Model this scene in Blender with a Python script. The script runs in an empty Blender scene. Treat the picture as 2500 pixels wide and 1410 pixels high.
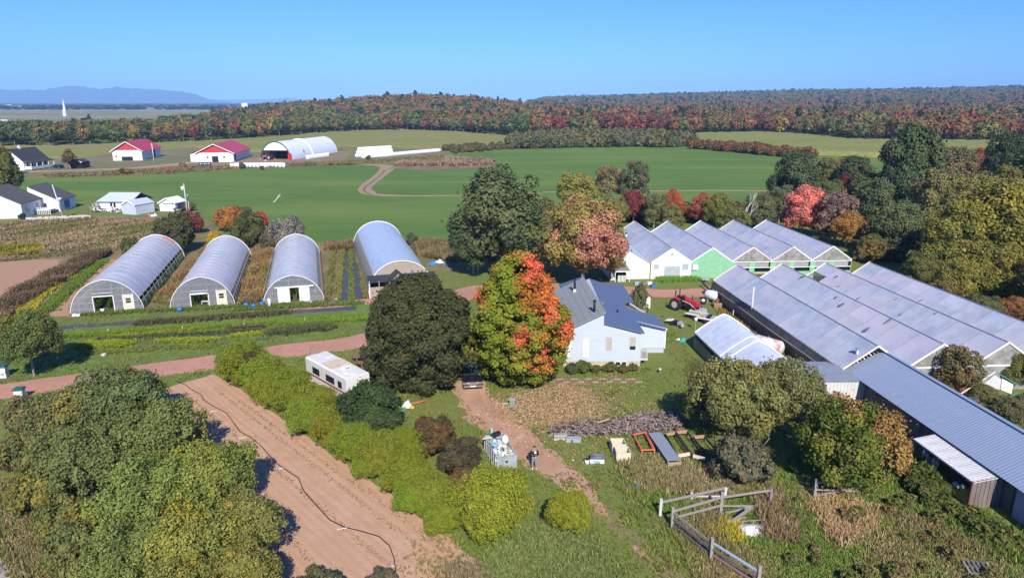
import bpy, math, random
import numpy as np
from mathutils import Vector, Matrix
from mathutils.geometry import tessellate_polygon

S = bpy.context.scene
COL = S.collection
R = random.Random(11)
NR = np.random.default_rng(5)
rad = math.radians

# ---------------------------------------------------------------- camera
H = 25.0                       # drone height above the fields, metres
FPX = 1667.0
PITCH = math.atan(455 / FPX)
cam = bpy.data.cameras.new('camera')
cam.sensor_width = 36
cam.lens = 36 * FPX / 2500
cam.clip_end = 60000
cam.clip_start = 0.5
camo = bpy.data.objects.new('camera', cam)
camo.location = (0, 0, H)
camo.rotation_euler = (math.pi / 2 - PITCH, 0, 0)
COL.objects.link(camo)
S.camera = camo

# ---------------------------------------------------------------- sky and sun
EL, AZ = rad(38), rad(172)
W = bpy.data.worlds.new('World')
S.world = W
W.use_nodes = True
nt = W.node_tree
nt.nodes.clear()
sky = nt.nodes.new('ShaderNodeTexSky')
sky.sky_type = 'NISHITA'
sky.sun_disc = False
sky.sun_elevation = EL
sky.sun_rotation = AZ
sky.altitude = 600
sky.air_density = 1.0
sky.dust_density = 0.3
sky.ozone_density = 2.0
bg = nt.nodes.new('ShaderNodeBackground')
bg.inputs['Strength'].default_value = 0.115
wo = nt.nodes.new('ShaderNodeOutputWorld')
tn = nt.nodes.new('ShaderNodeMixRGB'); tn.blend_type = 'MULTIPLY'; tn.inputs[0].default_value = 1
tn.inputs[2].default_value = (.24, .53, 1.14, 1)      # the clear, strongly blue autumn sky
nt.links.new(sky.outputs[0], tn.inputs[1]); nt.links.new(tn.outputs[0], bg.inputs[0])
nt.links.new(bg.outputs[0], wo.inputs[0])
sl = bpy.data.lights.new('sun', 'SUN')
sl.energy = 4.9
sl.angle = rad(0.53)
sl.color = (1, 0.93, 0.82)
so = bpy.data.objects.new('sun', sl)
sv = Vector((math.sin(AZ) * math.cos(EL), math.cos(AZ) * math.cos(EL), math.sin(EL)))
so.rotation_euler = sv.to_track_quat('Z', 'Y').to_euler()
so.location = (0, 0, 80)
COL.objects.link(so)
S.view_settings.view_transform = 'Standard'
S.view_settings.look = 'None'
S.view_settings.exposure = 0.5
S.view_settings.gamma = 1
S.view_settings.use_curve_mapping = False
S.render.engine = 'CYCLES'
S.cycles.max_bounces = 6
S.cycles.diffuse_bounces = 2
S.cycles.glossy_bounces = 2
S.cycles.transmission_bounces = 3
S.cycles.transparent_max_bounces = 12
S.cycles.volume_bounces = 0

# ---------------------------------------------------------------- helpers
cP, sP = math.cos(PITCH), math.sin(PITCH)
def G(u, v, z=0.0):
    """where the ray of a surveyed photo point meets the level z"""
    a = (u - 1250) / FPX; b = (v - 705) / FPX
    t = (z - H) / (-sP - b * cP)
    return Vector((a * t, (cP - b * sP) * t, z))

def link(o, parent=None):
    COL.objects.link(o)
    if parent is not None:
        o.parent = parent
    return o

def thing(name, label, cat, loc=(0, 0, 0), rz=0.0, group=None):
    o = bpy.data.objects.new(name, None)
    o.empty_display_size = 0.2
    o.location = loc; o.rotation_euler = (0, 0, rz)
    o['label'] = label; o['category'] = cat
    if group: o['group'] = group
    return link(o)

def tag(o, label, cat, group=None, kind=None):
    o['label'] = label; o['category'] = cat
    if group: o['group'] = group
    if kind: o['kind'] = kind
    return o

def structure(o, label=None, cat=None):
    o['kind'] = 'structure'
    if label: o['label'] = label
    if cat: o['category'] = cat
    return o

def children_of(o):
    return KIDS.get(o.name, [])
KIDS = {}

class MB:
    """collects shapes into one mesh"""
    def __init__(s): s.v = []; s.f = []; s.m = []; s.mi = 0
    def add(s, vs, fs):
        k = len(s.v)
        s.v.extend([tuple(p) for p in vs]); s.f.extend([tuple(i + k for i in f) for f in fs])
        s.m.extend([s.mi] * len(fs)); return s
    def box(s, x0, y0, z0, x1, y1, z1):
        return s.add([(x0,y0,z0),(x1,y0,z0),(x1,y1,z0),(x0,y1,z0),(x0,y0,z1),(x1,y0,z1),(x1,y1,z1),(x0,y1,z1)],
                     [(0,3,2,1),(4,5,6,7),(0,1,5,4),(1,2,6,5),(2,3,7,6),(3,0,4,7)])
    def beam(s, a, b, w, h=None, up=(0, 0, 1)):
        a = Vector(a); b = Vector(b); h = h or w
        d = (b - a).normalized(); u = Vector(up)
        if abs(d.dot(u)) > .95: u = Vector((0, 1, 0))
        r = d.cross(u).normalized() * w / 2; q = r.cross(d).normalized() * h / 2
        return s.add([a-r-q, a+r-q, a+r+q, a-r+q, b-r-q, b+r-q, b+r+q, b-r+q],
                     [(0,1,2,3),(7,6,5,4),(0,4,5,1),(1,5,6,2),(2,6,7,3),(3,7,4,0)])
    def tube(s, pts, r, n=6, cap=True):
        pts = [Vector(p) for p in pts]; rs = r if isinstance(r, (list, tuple)) else [r] * len(pts)
        k = len(s.v); u = None
        for i, p in enumerate(pts):
            d = (pts[min(i+1, len(pts)-1)] - pts[max(i-1, 0)]).normalized()
            if u is None:
                u = d.cross(Vector((0.31, 0.11, 1))) if abs(d.z) < .9 else d.cross(Vector((1, .1, 0)))
            u = (u - d * u.dot(d)).normalized(); w = d.cross(u)
            for j in range(n):
                a = 2 * math.pi * j / n
                s.v.append(tuple(p + (u * math.cos(a) + w * math.sin(a)) * rs[i]))
        for i in range(len(pts) - 1):
            for j in range(n):
                a = k + i * n + j; b = k + i * n + (j + 1) % n
                s.f.append((a, b, b + n, a + n)); s.m.append(s.mi)
        if cap:
            s.f.append(tuple(k + j for j in range(n))[::-1]); s.m.append(s.mi)
            e = k + (len(pts) - 1) * n
            s.f.append(tuple(e + j for j in range(n))); s.m.append(s.mi)
        return s
    def cyl(s, a, b, r, n=12, r2=None):
        return s.tube([a, b], [r, r2 if r2 is not None else r], n)
    def prism(s, prof, y0, y1, axis='y'):
        """profile of (x,z) points pushed along y (or (y,z) along x)"""
        n = len(prof)
        if axis == 'y':
            vs = [(x, y0, z) for x, z in prof] + [(x, y1, z) for x, z in prof]
        elif axis == 'x':
            vs = [(y0, x, z) for x, z in prof] + [(y1, x, z) for x, z in prof]
        else:
            vs = [(x, z, y0) for x, z in prof] + [(x, z, y1) for x, z in prof]
        fs = [tuple(range(n)), tuple(range(2 * n - 1, n - 1, -1))]
        fs += [(i, i + n, (i + 1) % n + n, (i + 1) % n) for i in range(n)]
        return s.add(vs, fs)
    def slab(s, quad, th):
        """a flat quad with a thickness below it"""
        q = [Vector(p) for p in quad]
        nrm = (q[1] - q[0]).cross(q[-1] - q[0]).normalized()
        if nrm.z < 0: nrm = -nrm
        n = len(q)
        return s.add(q + [p - nrm * th for p in q],
                     [tuple(range(n)), tuple(range(2*n-1, n-1, -1))] + [(i, i+n, (i+1) % n + n, (i+1) % n) for i in range(n)])
    def quad(s, *p): return s.add(p, [tuple(range(len(p)))])
    def sphere(s, c, r, n=10, m=6, sz=1.0, jit=0.0, rnd=None):
        c = Vector(c); vs = []; fs = []
        for i in range(m + 1):
            t = math.pi * i / m
            for j in range(n):
                a = 2 * math.pi * j / n
                k = 1 + (jit * (rnd.random() - .5) if rnd else 0)
                vs.append(c + Vector((math.sin(t)*math.cos(a), math.sin(t)*math.sin(a), math.cos(t)*sz)) * r * k)
        for i in range(m):
            for j in range(n):
                fs.append((i*n+j, (i+1)*n+j, (i+1)*n+(j+1) % n, i*n+(j+1) % n))
        return s.add(vs, fs)
    def mesh(s, name, mats, smooth=False):
        me = bpy.data.meshes.new(name)
        me.from_pydata(s.v, [], s.f)
        for m in (mats if isinstance(mats, (list, tuple)) else [mats]): me.materials.append(m)
        if any(s.m): me.polygons.foreach_set('material_index', s.m)
        if smooth: me.polygons.foreach_set('use_smooth', [True] * len(s.f))
        me.update()
        return me
    def build(s, name, mats, parent=None, smooth=False, label=None, bevel=0):
        o = bpy.data.objects.new(name, s.mesh(name, mats, smooth))
        link(o, parent)
        if label: o['label'] = label
        if bevel:
            b = o.modifiers.new('bevel', 'BEVEL'); b.width = bevel; b.segments = 2; b.limit_method = 'ANGLE'
        return o

def copy_thing(o, loc, rz=None, label=None, scale=None, parent=None):
    """copies a thing with its parts and their sub-parts, mesh data shared"""
    c = o.copy(); COL.objects.link(c)
    c.parent = parent
    if loc is not None: c.location = loc
    if rz is not None: c.rotation_euler = (0, 0, rz)
    if scale is not None: c.scale = scale
    if label: c['label'] = label
    for ch in ALLKIDS(o):
        copy_thing(ch, None, None, None, None, c)
    return c
def ALLKIDS(o):
    return [x for x in COL.objects if x.parent == o]

# ---------------------------------------------------------------- materials
def NB(m):
    m.use_nodes = True
    t = m.node_tree
    return t, t.nodes['Principled BSDF'], t.nodes['Material Output']

def mat(name, c, c2=None, ns=2.0, nd=4, rough=.8, spec=.25, bump=0, bs=20, metal=0, coord='obj',
        sc=(1, 1, 1), alpha=None, contrast=(.35, .65), c3=None, ns2=.3, transl=0, wave=None):
    m = bpy.data.materials.new(name)
    t, b, out = NB(m)
    L = t.links.new; N = t.nodes.new
    b.inputs['Roughness'].default_value = rough
    b.inputs['Specular IOR Level'].default_value = spec
    b.inputs['Metallic'].default_value = metal
    b.inputs['Base Color'].default_value = (*c, 1)
    if coord == 'pos':
        g = N('ShaderNodeNewGeometry'); src = g.outputs['Position']
    else:
        g = N('ShaderNodeTexCoord'); src = g.outputs['Object']
    mp = N('ShaderNodeMapping'); mp.inputs['Scale'].default_value = sc; L(src, mp.inputs[0])
    col = None
    if c2 is not None:
        n = N('ShaderNodeTexNoise'); n.inputs['Scale'].default_value = ns; n.inputs['Detail'].default_value = nd
        n.inputs['Roughness'].default_value = .65
        L(mp.outputs[0], n.inputs[0])
        r = N('ShaderNodeValToRGB'); e = r.color_ramp.elements
        e[0].position, e[1].position = contrast
        e[0].color = (*c, 1); e[1].color = (*c2, 1)
        L(n.outputs['Fac'], r.inputs[0]); col = r.outputs[0]
        if c3 is not None:
            n2 = N('ShaderNodeTexNoise'); n2.inputs['Scale'].default_value = ns2; n2.inputs['Detail'].default_value = 5
            L(mp.outputs[0], n2.inputs[0])
            r2 = N('ShaderNodeMapRange'); r2.inputs[1].default_value = .45; r2.inputs[2].default_value = .65
            L(n2.outputs['Fac'], r2.inputs[0])
            mx = N('ShaderNodeMixRGB'); mx.inputs[2].default_value = (*c3, 1)
            L(r2.outputs[0], mx.inputs[0]); L(col, mx.inputs[1]); col = mx.outputs[0]
    if wave is not None:      # (axis, scale, darker factor): furrows, seams
        ax, ws, wd = wave
        w = N('ShaderNodeTexWave'); w.bands_direction = ax; w.inputs['Scale'].default_value = ws
        w.inputs['Distortion'].default_value = .6; w.inputs['Detail'].default_value = 2; w.inputs['Detail Scale'].default_value = .4
        L(mp.outputs[0], w.inputs[0])
        mr = N('ShaderNodeMapRange'); mr.inputs[3].default_value = wd; mr.inputs[4].default_value = 1
        L(w.outputs['Fac'], mr.inputs[0])
        mm = N('ShaderNodeMixRGB'); mm.blend_type = 'MULTIPLY'; mm.inputs[0].default_value = 1
        if col is None: mm.inputs[1].default_value = (*c, 1)
        else: L(col, mm.inputs[1])
        L(mr.outputs[0], mm.inputs[2]); col = mm.outputs[0]
    if col is not None: L(col, b.inputs['Base Color'])
    if bump:
        nb = N('ShaderNodeTexNoise'); nb.inputs['Scale'].default_value = bs; nb.inputs['Detail'].default_value = 4
        L(mp.outputs[0], nb.inputs[0])
        bp = N('ShaderNodeBump'); bp.inputs['Strength'].default_value = bump; bp.inputs['Distance'].default_value = .1
        L(nb.outputs['Fac'], bp.inputs['Height']); L(bp.outputs[0], b.inputs['Normal'])
    if alpha is not None: b.inputs['Alpha'].default_value = alpha
    if transl:
        tr = N('ShaderNodeBsdfTranslucent'); tr.inputs[0].default_value = (*c, 1)
        if col is not None: L(col, tr.inputs[0])
        ms = N('ShaderNodeMixShader'); ms.inputs[0].default_value = transl
        L(b.outputs[0], ms.inputs[1]); L(tr.outputs[0], ms.inputs[2]); L(ms.outputs[0], out.inputs[0])
    return m

def leaf_mat(name, inst=False, transl=.22):
    m = bpy.data.materials.new(name)
    t, b, out = NB(m)
    L = t.links.new; N = t.nodes.new
    a = N('ShaderNodeAttribute'); a.attribute_name = 'Col'
    if inst:
        o = N('ShaderNodeAttribute'); o.attribute_type = 'INSTANCER'; o.attribute_name = 'icol'
    else:
        o = N('ShaderNodeObjectInfo')
    mm = N('ShaderNodeMixRGB'); mm.blend_type = 'MULTIPLY'; mm.inputs[0].default_value = 1
    L(a.outputs['Color'], mm.inputs[1]); L(o.outputs['Color'], mm.inputs[2])
    L(mm.outputs[0], b.inputs['Base Color'])
    b.inputs['Roughness'].default_value = .7; b.inputs['Specular IOR Level'].default_value = .04
    tr = N('ShaderNodeBsdfTranslucent'); L(mm.outputs[0], tr.inputs[0])
    ms = N('ShaderNodeMixShader'); ms.inputs[0].default_value = transl
    L(b.outputs[0], ms.inputs[1]); L(tr.outputs[0], ms.inputs[2]); L(ms.outputs[0], out.inputs[0])
    return m

LEAF = leaf_mat('leaves')
LEAFI = leaf_mat('forest_leaves', True)
BARK = mat('bark', (.16, .14, .12), (.30, .27, .24), ns=6, rough=.9, bump=.5, bs=15)
BARKW = mat('birch_bark', (.55, .53, .48), (.3, .28, .25), ns=5, rough=.8)

def np_mesh(name, verts, quads, mats, col=None, tris=None, smooth=False):
    """fast mesh from numpy arrays: all quads (or all triangles)"""
    f = quads if quads is not None else tris
    k = f.shape[1]
    me = bpy.data.meshes.new(name)
    me.vertices.add(len(verts)); me.vertices.foreach_set('co', verts.astype(np.float32).ravel())
    me.loops.add(f.size); me.loops.foreach_set('vertex_index', f.astype(np.int32).ravel())
    me.polygons.add(len(f)); me.polygons.foreach_set('loop_start', np.arange(0, f.size, k, dtype=np.int32))
    if smooth: me.polygons.foreach_set('use_smooth', np.ones(len(f), dtype=bool))
    for m in (mats if isinstance(mats, (list, tuple)) else [mats]): me.materials.append(m)
    me.update(calc_edges=True)
    if col is not None:
        c = np.ones((len(verts), 4), dtype=np.float32); c[:, :3] = col
        a = me.color_attributes.new('Col', 'FLOAT_COLOR', 'POINT'); a.data.foreach_set('color', c.ravel())
    return me

# ---------------------------------------------------------------- foliage
def leaves(P, Nn, size, rng, aspect=.75):
    """diamond leaf cards at points P, facing Nn"""
    n = len(P)
    Nn = Nn / (np.linalg.norm(Nn, axis=1, keepdims=True) + 1e-9)
    r = rng.normal(size=(n, 3)); u = np.cross(Nn, r); u /= (np.linalg.norm(u, axis=1, keepdims=True) + 1e-9)
    w = np.cross(Nn, u)
    s = (size * np.ones(n))[:, None]
    V = np.stack([P - u * s, P - w * s * aspect + Nn * s * .15, P + u * s, P + w * s * aspect - Nn * s * .15], 1).reshape(-1, 3)
    return V

def crown(name, n, rx, rz, ncl, cs, leaf, seed, m=None, colfn=None, flat=0.0, cone=0.0, top=1.0, inner=.16, cvar=.28, out=.9, ry=None, prof=None, asp=.75):
    """crown of leaf cards gathered in clumps through an uneven volume; its foot is at z = 0"""
    rng = np.random.default_rng(seed)
    ry = ry or rx
    d = rng.normal(size=(ncl, 3)); d /= np.linalg.norm(d, axis=1, keepdims=True)
    d[:, 2] = np.where(d[:, 2] < -.55, -d[:, 2], d[:, 2])
    rr = rng.uniform(.5, 1.06, (ncl, 1)) * (1 + .10 * np.sin(3 * np.arctan2(d[:, 1], d[:, 0]) + seed))[:, None]
    C = d * rr
    zf = (C[:, 2] + 1) / 2
    if cone: C[:, :2] *= (1 - cone * zf)[:, None]
    if prof is not None:
        zz = rng.uniform(0.02, .98, ncl); th = rng.uniform(0, 2*np.pi, ncl)
        pr = np.interp(zz, [p[0] for p in prof], [p[1] for p in prof]) * np.sqrt(rng.uniform(.35, 1, ncl))
        C = np.c_[np.cos(th) * pr, np.sin(th) * pr, zz * 2 - 1]
    C = C * np.array([rx - cs * .7, ry - cs * .7, rz - cs * .6])
    cl_t = rng.uniform(0, 1, ncl)
    csz = cs * rng.uniform(.6, 1.25, ncl)
    ci = rng.choice(ncl, n, p=(csz**2) / (csz**2).sum())
    dl = rng.normal(size=(n, 3)); dl /= np.linalg.norm(dl, axis=1, keepdims=True)
    outw = C[ci] / np.array([rx, ry, rz]); outw /= (np.linalg.norm(outw, axis=1, keepdims=True) + 1e-6)
    dl = dl + outw * out; dl /= np.linalg.norm(dl, axis=1, keepdims=True)
    rad_ = csz[ci][:, None] * rng.uniform(.62, 1.08, (n, 1)) * np.where(rng.random((n, 1)) < .10, rng.uniform(1.05, 1.55, (n, 1)), 1)
    off = dl * rad_; off[:, 2] *= (1 - flat)
    P = C[ci] + off
    Nn = dl + rng.normal(size=(n, 3)) * .45
    sz = leaf * rng.uniform(.6, 1.25, n)
    ni = int(n * inner)
    if ni:
        di = rng.normal(size=(ni, 3)); di /= np.linalg.norm(di, axis=1, keepdims=True)
        Pi = di * np.array([rx, ry, rz]) * rng.uniform(.35, .72, (ni, 1))
        if cone: Pi[:, :2] *= (1 - cone * ((Pi[:, 2] / rz) + 1) / 2)[:, None]
        if prof is not None:
            Pi[:, :2] = di[:, :2] / (np.linalg.norm(di[:, :2], axis=1, keepdims=True) + 1e-6) * (np.interp((Pi[:, 2] / rz + 1) / 2, [p[0] for p in prof], [p[1] for p in prof]) * rng.uniform(.2, .75, ni))[:, None] * rx
        P = np.vstack([P, Pi]); Nn = np.vstack([Nn, di + rng.normal(size=(ni, 3)) * .3]); sz = np.concatenate([sz, np.full(ni, leaf * 2.2)])
        ci = np.concatenate([ci, rng.integers(0, ncl, ni)])
    P[:, 2] += rz
    keep = P[:, 2] > 0.02
    P, Nn, sz, ci = P[keep], Nn[keep], sz[keep], ci[keep]
    k = len(P)
    V = leaves(P, Nn, sz, rng, asp)
    g = (1 - cvar) + 2 * cvar * cl_t[ci] * .6 + rng.uniform(-.2, .2, k)
    if colfn is None:
        hue = rng.normal(0, .07, k) + (cl_t[ci] - .5) * .16
        c = np.stack([g * (1 + hue), g, g * (1 - hue)], 1)
    else:
        c = colfn(P, C[ci] + np.array([0, 0, rz]), cl_t[ci], rng) * g[:, None]
    c = np.clip(c, .01, 3)
    return np_mesh(name, V, np.arange(4 * k).reshape(-1, 4), m or LEAF, np.repeat(c, 4, 0))

def trunk_mesh(name, h, r, spread, seed, m=None, n=6, limbs=5):
    rng = random.Random(seed); mb = MB()
    top = Vector((rng.uniform(-.1, .1) * h, rng.uniform(-.1, .1) * h, h))
    mid = top * .45 + Vector((rng.uniform(-.05, .05) * h, rng.uniform(-.05, .05) * h, 0))
    mb.tube([(0, 0, -.15), (0, 0, .1), mid, top], [r * 1.35, r, r * .75, r * .25], n)
    for i in range(limbs):
        a = i * 2.4 + rng.random(); t = rng.uniform(.35, .8)
        p = mid.lerp(top, (t - .35) / .5) if t > .35 else mid
        e = p + Vector((math.cos(a) * spread, math.sin(a) * spread, h * rng.uniform(.15, .4)))
        q = p.lerp(e, .5) + Vector((0, 0, -h * .03))
        mb.tube([p, q, e], [r * .45, r * .3, r * .1], 5)
    return mb.mesh(name, m or BARK, True)

def tree(name, label, cat, loc, cm, sc, color, tm=None, lift=0.0, rz=0.0, group=None, tsc=None):
    """a tree or bush: crown (and trunk) under an empty at its foot"""
    t = thing(name, label, cat, loc, rz, group)
    c = bpy.data.objects.new('crown' if tm else 'foliage', cm); link(c, t)
    k_ = 1.25 if cm.name.startswith(('orchard', 'broad', 'shrub', 'loose', 'dense_shrub')) else 1.0
    if cm.name.startswith('orchard'): k_ *= 1.25
    if cm.name.startswith('broad'): k_ *= 1.2
    c.scale = sc; c.location = (0, 0, lift); c.color = tuple(q * k_ for q in color) + (1,)
    if tm:
        k = bpy.data.objects.new('trunk', tm); link(k, t)
        if tsc: k.scale = tsc
    return t

def inpoly(P, poly):
    x, y = P[:, 0], P[:, 1]; r = np.zeros(len(P), bool); n = len(poly); j = n - 1
    for i in range(n):
        xi, yi = poly[i][:2]; xj, yj = poly[j][:2]
        c = ((yi > y) != (yj > y)) & (x < (xj - xi) * (y - yi) / (yj - yi + 1e-12) + xi)
        r ^= c; j = i
    return r

def polyw(px): return [tuple(G(u, v).xy) for u, v in px]

def sheet(name, pts, z, m, jit=.3, step=2.0, seed=1, label=None):
    """ground patch: a world polygon with a naturally uneven edge"""
    rng = random.Random(seed); out = []
    n = len(pts)
    for i in range(n):
        a = Vector(pts[i][:2]); b = Vector(pts[(i + 1) % n][:2])
        k = max(1, int((b - a).length / step))
        for j in range(k):
            p = a.lerp(b, j / k)
            out.append((p.x + rng.uniform(-jit, jit), p.y + rng.uniform(-jit, jit), z))
    tri = tessellate_polygon([[Vector(p) for p in out]])
    me = bpy.data.meshes.new(name); me.from_pydata(out, [], [t for t in tri]); me.materials.append(m)
    me.update()
    for p in me.polygons:
        if p.normal.z < 0: p.flip()
    o = link(bpy.data.objects.new(name, me))
    return structure(o, label)

def ribbon(name, pts, w, z, m, jit=.12, step=1.0, seed=2, label=None):
    """a track of width w (number or per-point list) along world points"""
    rng = random.Random(seed)
    P = [Vector(p[:2]) for p in pts]; ws = w if isinstance(w, (list, tuple)) else [w] * len(P)
    # catmull-rom
    C = []; Wd = []
    for i in range(len(P) - 1):
        p0 = P[max(i-1, 0)]; p1 = P[i]; p2 = P[i+1]; p3 = P[min(i+2, len(P)-1)]
        k = max(2, int((p2 - p1).length / step))
        for j in range(k):
            t = j / k
            C.append(.5 * ((2*p1) + (p2-p0)*t + (2*p0-5*p1+4*p2-p3)*t*t + (3*p1-p0-3*p2+p3)*t**3)); Wd.append(ws[i] + (ws[i+1]-ws[i])*t)
    C.append(P[-1]); Wd.append(ws[-1])
    vs = []; fs = []
    for i, c in enumerate(C):
        d = (C[min(i+1, len(C)-1)] - C[max(i-1, 0)]).normalized(); nn = Vector((-d.y, d.x))
        a = c + nn * (Wd[i]/2 + rng.uniform(-jit, jit)); b = c - nn * (Wd[i]/2 + rng.uniform(-jit, jit))
        vs += [(b.x, b.y, z), (a.x, a.y, z)]
        if i: fs.append((2*i-2, 2*i, 2*i+1, 2*i-1))
    mb = MB(); mb.add(vs, fs)
    return structure(mb.build(name, m), label), [tuple(c) for c in C]

def near_line(P, C, r):
    C = np.array(C); d = np.full(len(P), 1e9)
    for i in range(len(C) - 1):
        a, b = C[i], C[i+1]; ab = b - a; t = np.clip(((P - a) @ ab) / (ab @ ab + 1e-9), 0, 1)
        d = np.minimum(d, np.linalg.norm(P - (a + t[:, None] * ab), axis=1))
    return d < r

def scatter(name, label, cat, P, scl, rotz, idx, cols, protos, kind='stuff'):
    """one object whose points carry copies of small meshes (uncountable growth)"""
    me = bpy.data.meshes.new(name); n = len(P)
    me.vertices.add(n); me.vertices.foreach_set('co', P.astype(np.float32).ravel())
    def at(nm, ty, arr, fld):
        a = me.attributes.new(nm, ty, 'POINT'); a.data.foreach_set(fld, arr.astype(np.float32).ravel() if ty != 'INT' else arr.astype(np.int32))
    rot = np.zeros((n, 3)); rot[:, 2] = rotz
    at('rot', 'FLOAT_VECTOR', rot, 'vector'); at('scl', 'FLOAT_VECTOR', scl, 'vector'); at('idx', 'INT', idx, 'value')
    c4 = np.ones((n, 4)); c4[:, :3] = cols
    at('icol', 'FLOAT_COLOR', c4, 'color')
    me.update()
    o = link(bpy.data.objects.new(name, me))
    ng = bpy.data.node_groups.new(name + '_nodes', 'GeometryNodeTree')
    ng.interface.new_socket('Geometry', in_out='INPUT', socket_type='NodeSocketGeometry')
    ng.interface.new_socket('Geometry', in_out='OUTPUT', socket_type='NodeSocketGeometry')
    N = ng.nodes.new; L = ng.links.new
    gi = N('NodeGroupInput'); go = N('NodeGroupOutput'); jn = N('GeometryNodeJoinGeometry')
    ar = N('GeometryNodeInputNamedAttribute'); ar.data_type = 'FLOAT_VECTOR'; ar.inputs[0].default_value = 'rot'
    asx = N('GeometryNodeInputNamedAttribute'); asx.data_type = 'FLOAT_VECTOR'; asx.inputs[0].default_value = 'scl'
    ai = N('GeometryNodeInputNamedAttribute'); ai.data_type = 'INT'; ai.inputs[0].default_value = 'idx'
    for k, pm in enumerate(protos):
        po = bpy.data.objects.new(name + '_kind', pm)
        oi = N('GeometryNodeObjectInfo'); oi.inputs['Object'].default_value = po; oi.inputs['As Instance'].default_value = True
        cp = N('FunctionNodeCompare'); cp.data_type = 'INT'; cp.operation = 'EQUAL'
        L(ai.outputs[0], cp.inputs[2]); cp.inputs[3].default_value = k
        ip = N('GeometryNodeInstanceOnPoints')
        L(gi.outputs[0], ip.inputs['Points']); L(cp.outputs[0], ip.inputs['Selection']); L(oi.outputs['Geometry'], ip.inputs['Instance'])
        L(ar.outputs[0], ip.inputs['Rotation']); L(asx.outputs[0], ip.inputs['Scale'])
        L(ip.outputs[0], jn.inputs[0])
    L(jn.outputs[0], go.inputs[0])
    md = o.modifiers.new('growth', 'NODES'); md.node_group = ng
    return tag(o, label, cat, kind=kind)

def tufts(name, label, cat, P, h, w, cols, blades=5, seed=1, lean=.35, kind='stuff', z0=0.0):
    """grass or weeds: narrow blade triangles gathered in tufts, one mesh"""
    rng = np.random.default_rng(seed); n = len(P); N = n * blades
    base = np.repeat(np.c_[P, np.full(n, z0)], blades, 0)
    hh = np.repeat(h * np.ones(n), blades) * rng.uniform(.55, 1.15, N)
    a = rng.uniform(0, 2*np.pi, N); sp = np.repeat(h * np.ones(n), blades) * lean
    base[:, 0] += np.cos(a) * sp * .25 * rng.random(N); base[:, 1] += np.sin(a) * sp * .25 * rng.random(N)
    tip = base.copy(); tip[:, 0] += np.cos(a) * sp * rng.random(N); tip[:, 1] += np.sin(a) * sp * rng.random(N); tip[:, 2] += hh
    b = a + np.pi/2 + rng.uniform(-.8, .8, N); ww = np.repeat(w * np.ones(n), blades) * rng.uniform(.6, 1.3, N)
    off = np.stack([np.cos(b) * ww, np.sin(b) * ww, np.zeros(N)], 1)
    V = np.stack([base - off, base + off, tip + off * .35, tip - off * .35], 1).reshape(-1, 3)
    c = np.repeat(cols, blades, 0) * rng.uniform(.75, 1.25, (N, 1)); c = np.repeat(np.clip(c, .005, 1), 4, 0)
    me = np_mesh(name, V, np.arange(4*N).reshape(-1, 4), LEAF, c)
    o = link(bpy.data.objects.new(name, me)); o.color = (1, 1, 1, 1)
    return tag(o, label, cat, kind=kind)
# ---------------------------------------------------------------- the land
def sstep(t): t = np.clip(t, 0, 1); return t * t * (3 - 2 * t)
def hgt(x, y):
    x = np.asarray(x, float); y = np.asarray(y, float)
    a = x / np.maximum(y, 1)
    hill = 17 * np.exp(-((x + 110) / 150) ** 2 - ((y - 1020) / 190) ** 2)
    hill += 8 * np.exp(-((x + 330) / 260) ** 2 - ((y - 1150) / 260) ** 2)
    r = np.interp(a, [-.35, -.12, -.03, .06, .2, .45, .75, 1.2], [0, 0, 16, 26, 41, 60, 78, 86])
    ridge = r * sstep((y - 760) / 2900)
    roll = 3.0 * np.sin(x / 190 + 1) * np.sin(y / 240) * sstep((y - 700) / 500) * sstep((a + .3) / .3)
    return (hill + ridge + roll) * sstep((y - 640) / 160)

def ground_mesh():
    radii = [0, 15, 40, 80, 130, 200, 300, 420, 540, 620, 680] + list(np.arange(720, 1700, 45)) + list(np.arange(1700, 5200, 130)) + [6000, 8000, 11000, 15000, 22000, 34000]
    angs = list(np.arange(-50, 50.1, 1.0)) + list(np.arange(55, 310, 5.0))
    nA = len(angs); vs = [(0, 0, 0)]; fs = []
    for r in radii[1:]:
        for a in angs:
            x = r * math.sin(rad(a)); y = r * math.cos(rad(a)); vs.append((x, y, float(hgt(x, y))))
    for j in range(nA): fs.append((0, 1 + (j + 1) % nA, 1 + j))
    for i in range(len(radii) - 2):
        for j in range(nA):
            a = 1 + i * nA + j; b = 1 + i * nA + (j + 1) % nA
            fs.append((a, b, b + nA, a + nA))
    me = bpy.data.meshes.new('ground'); me.from_pydata(vs, [], fs); me.update()
    for p in me.polygons:
        if p.normal.z < 0: p.flip()
    return me

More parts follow.
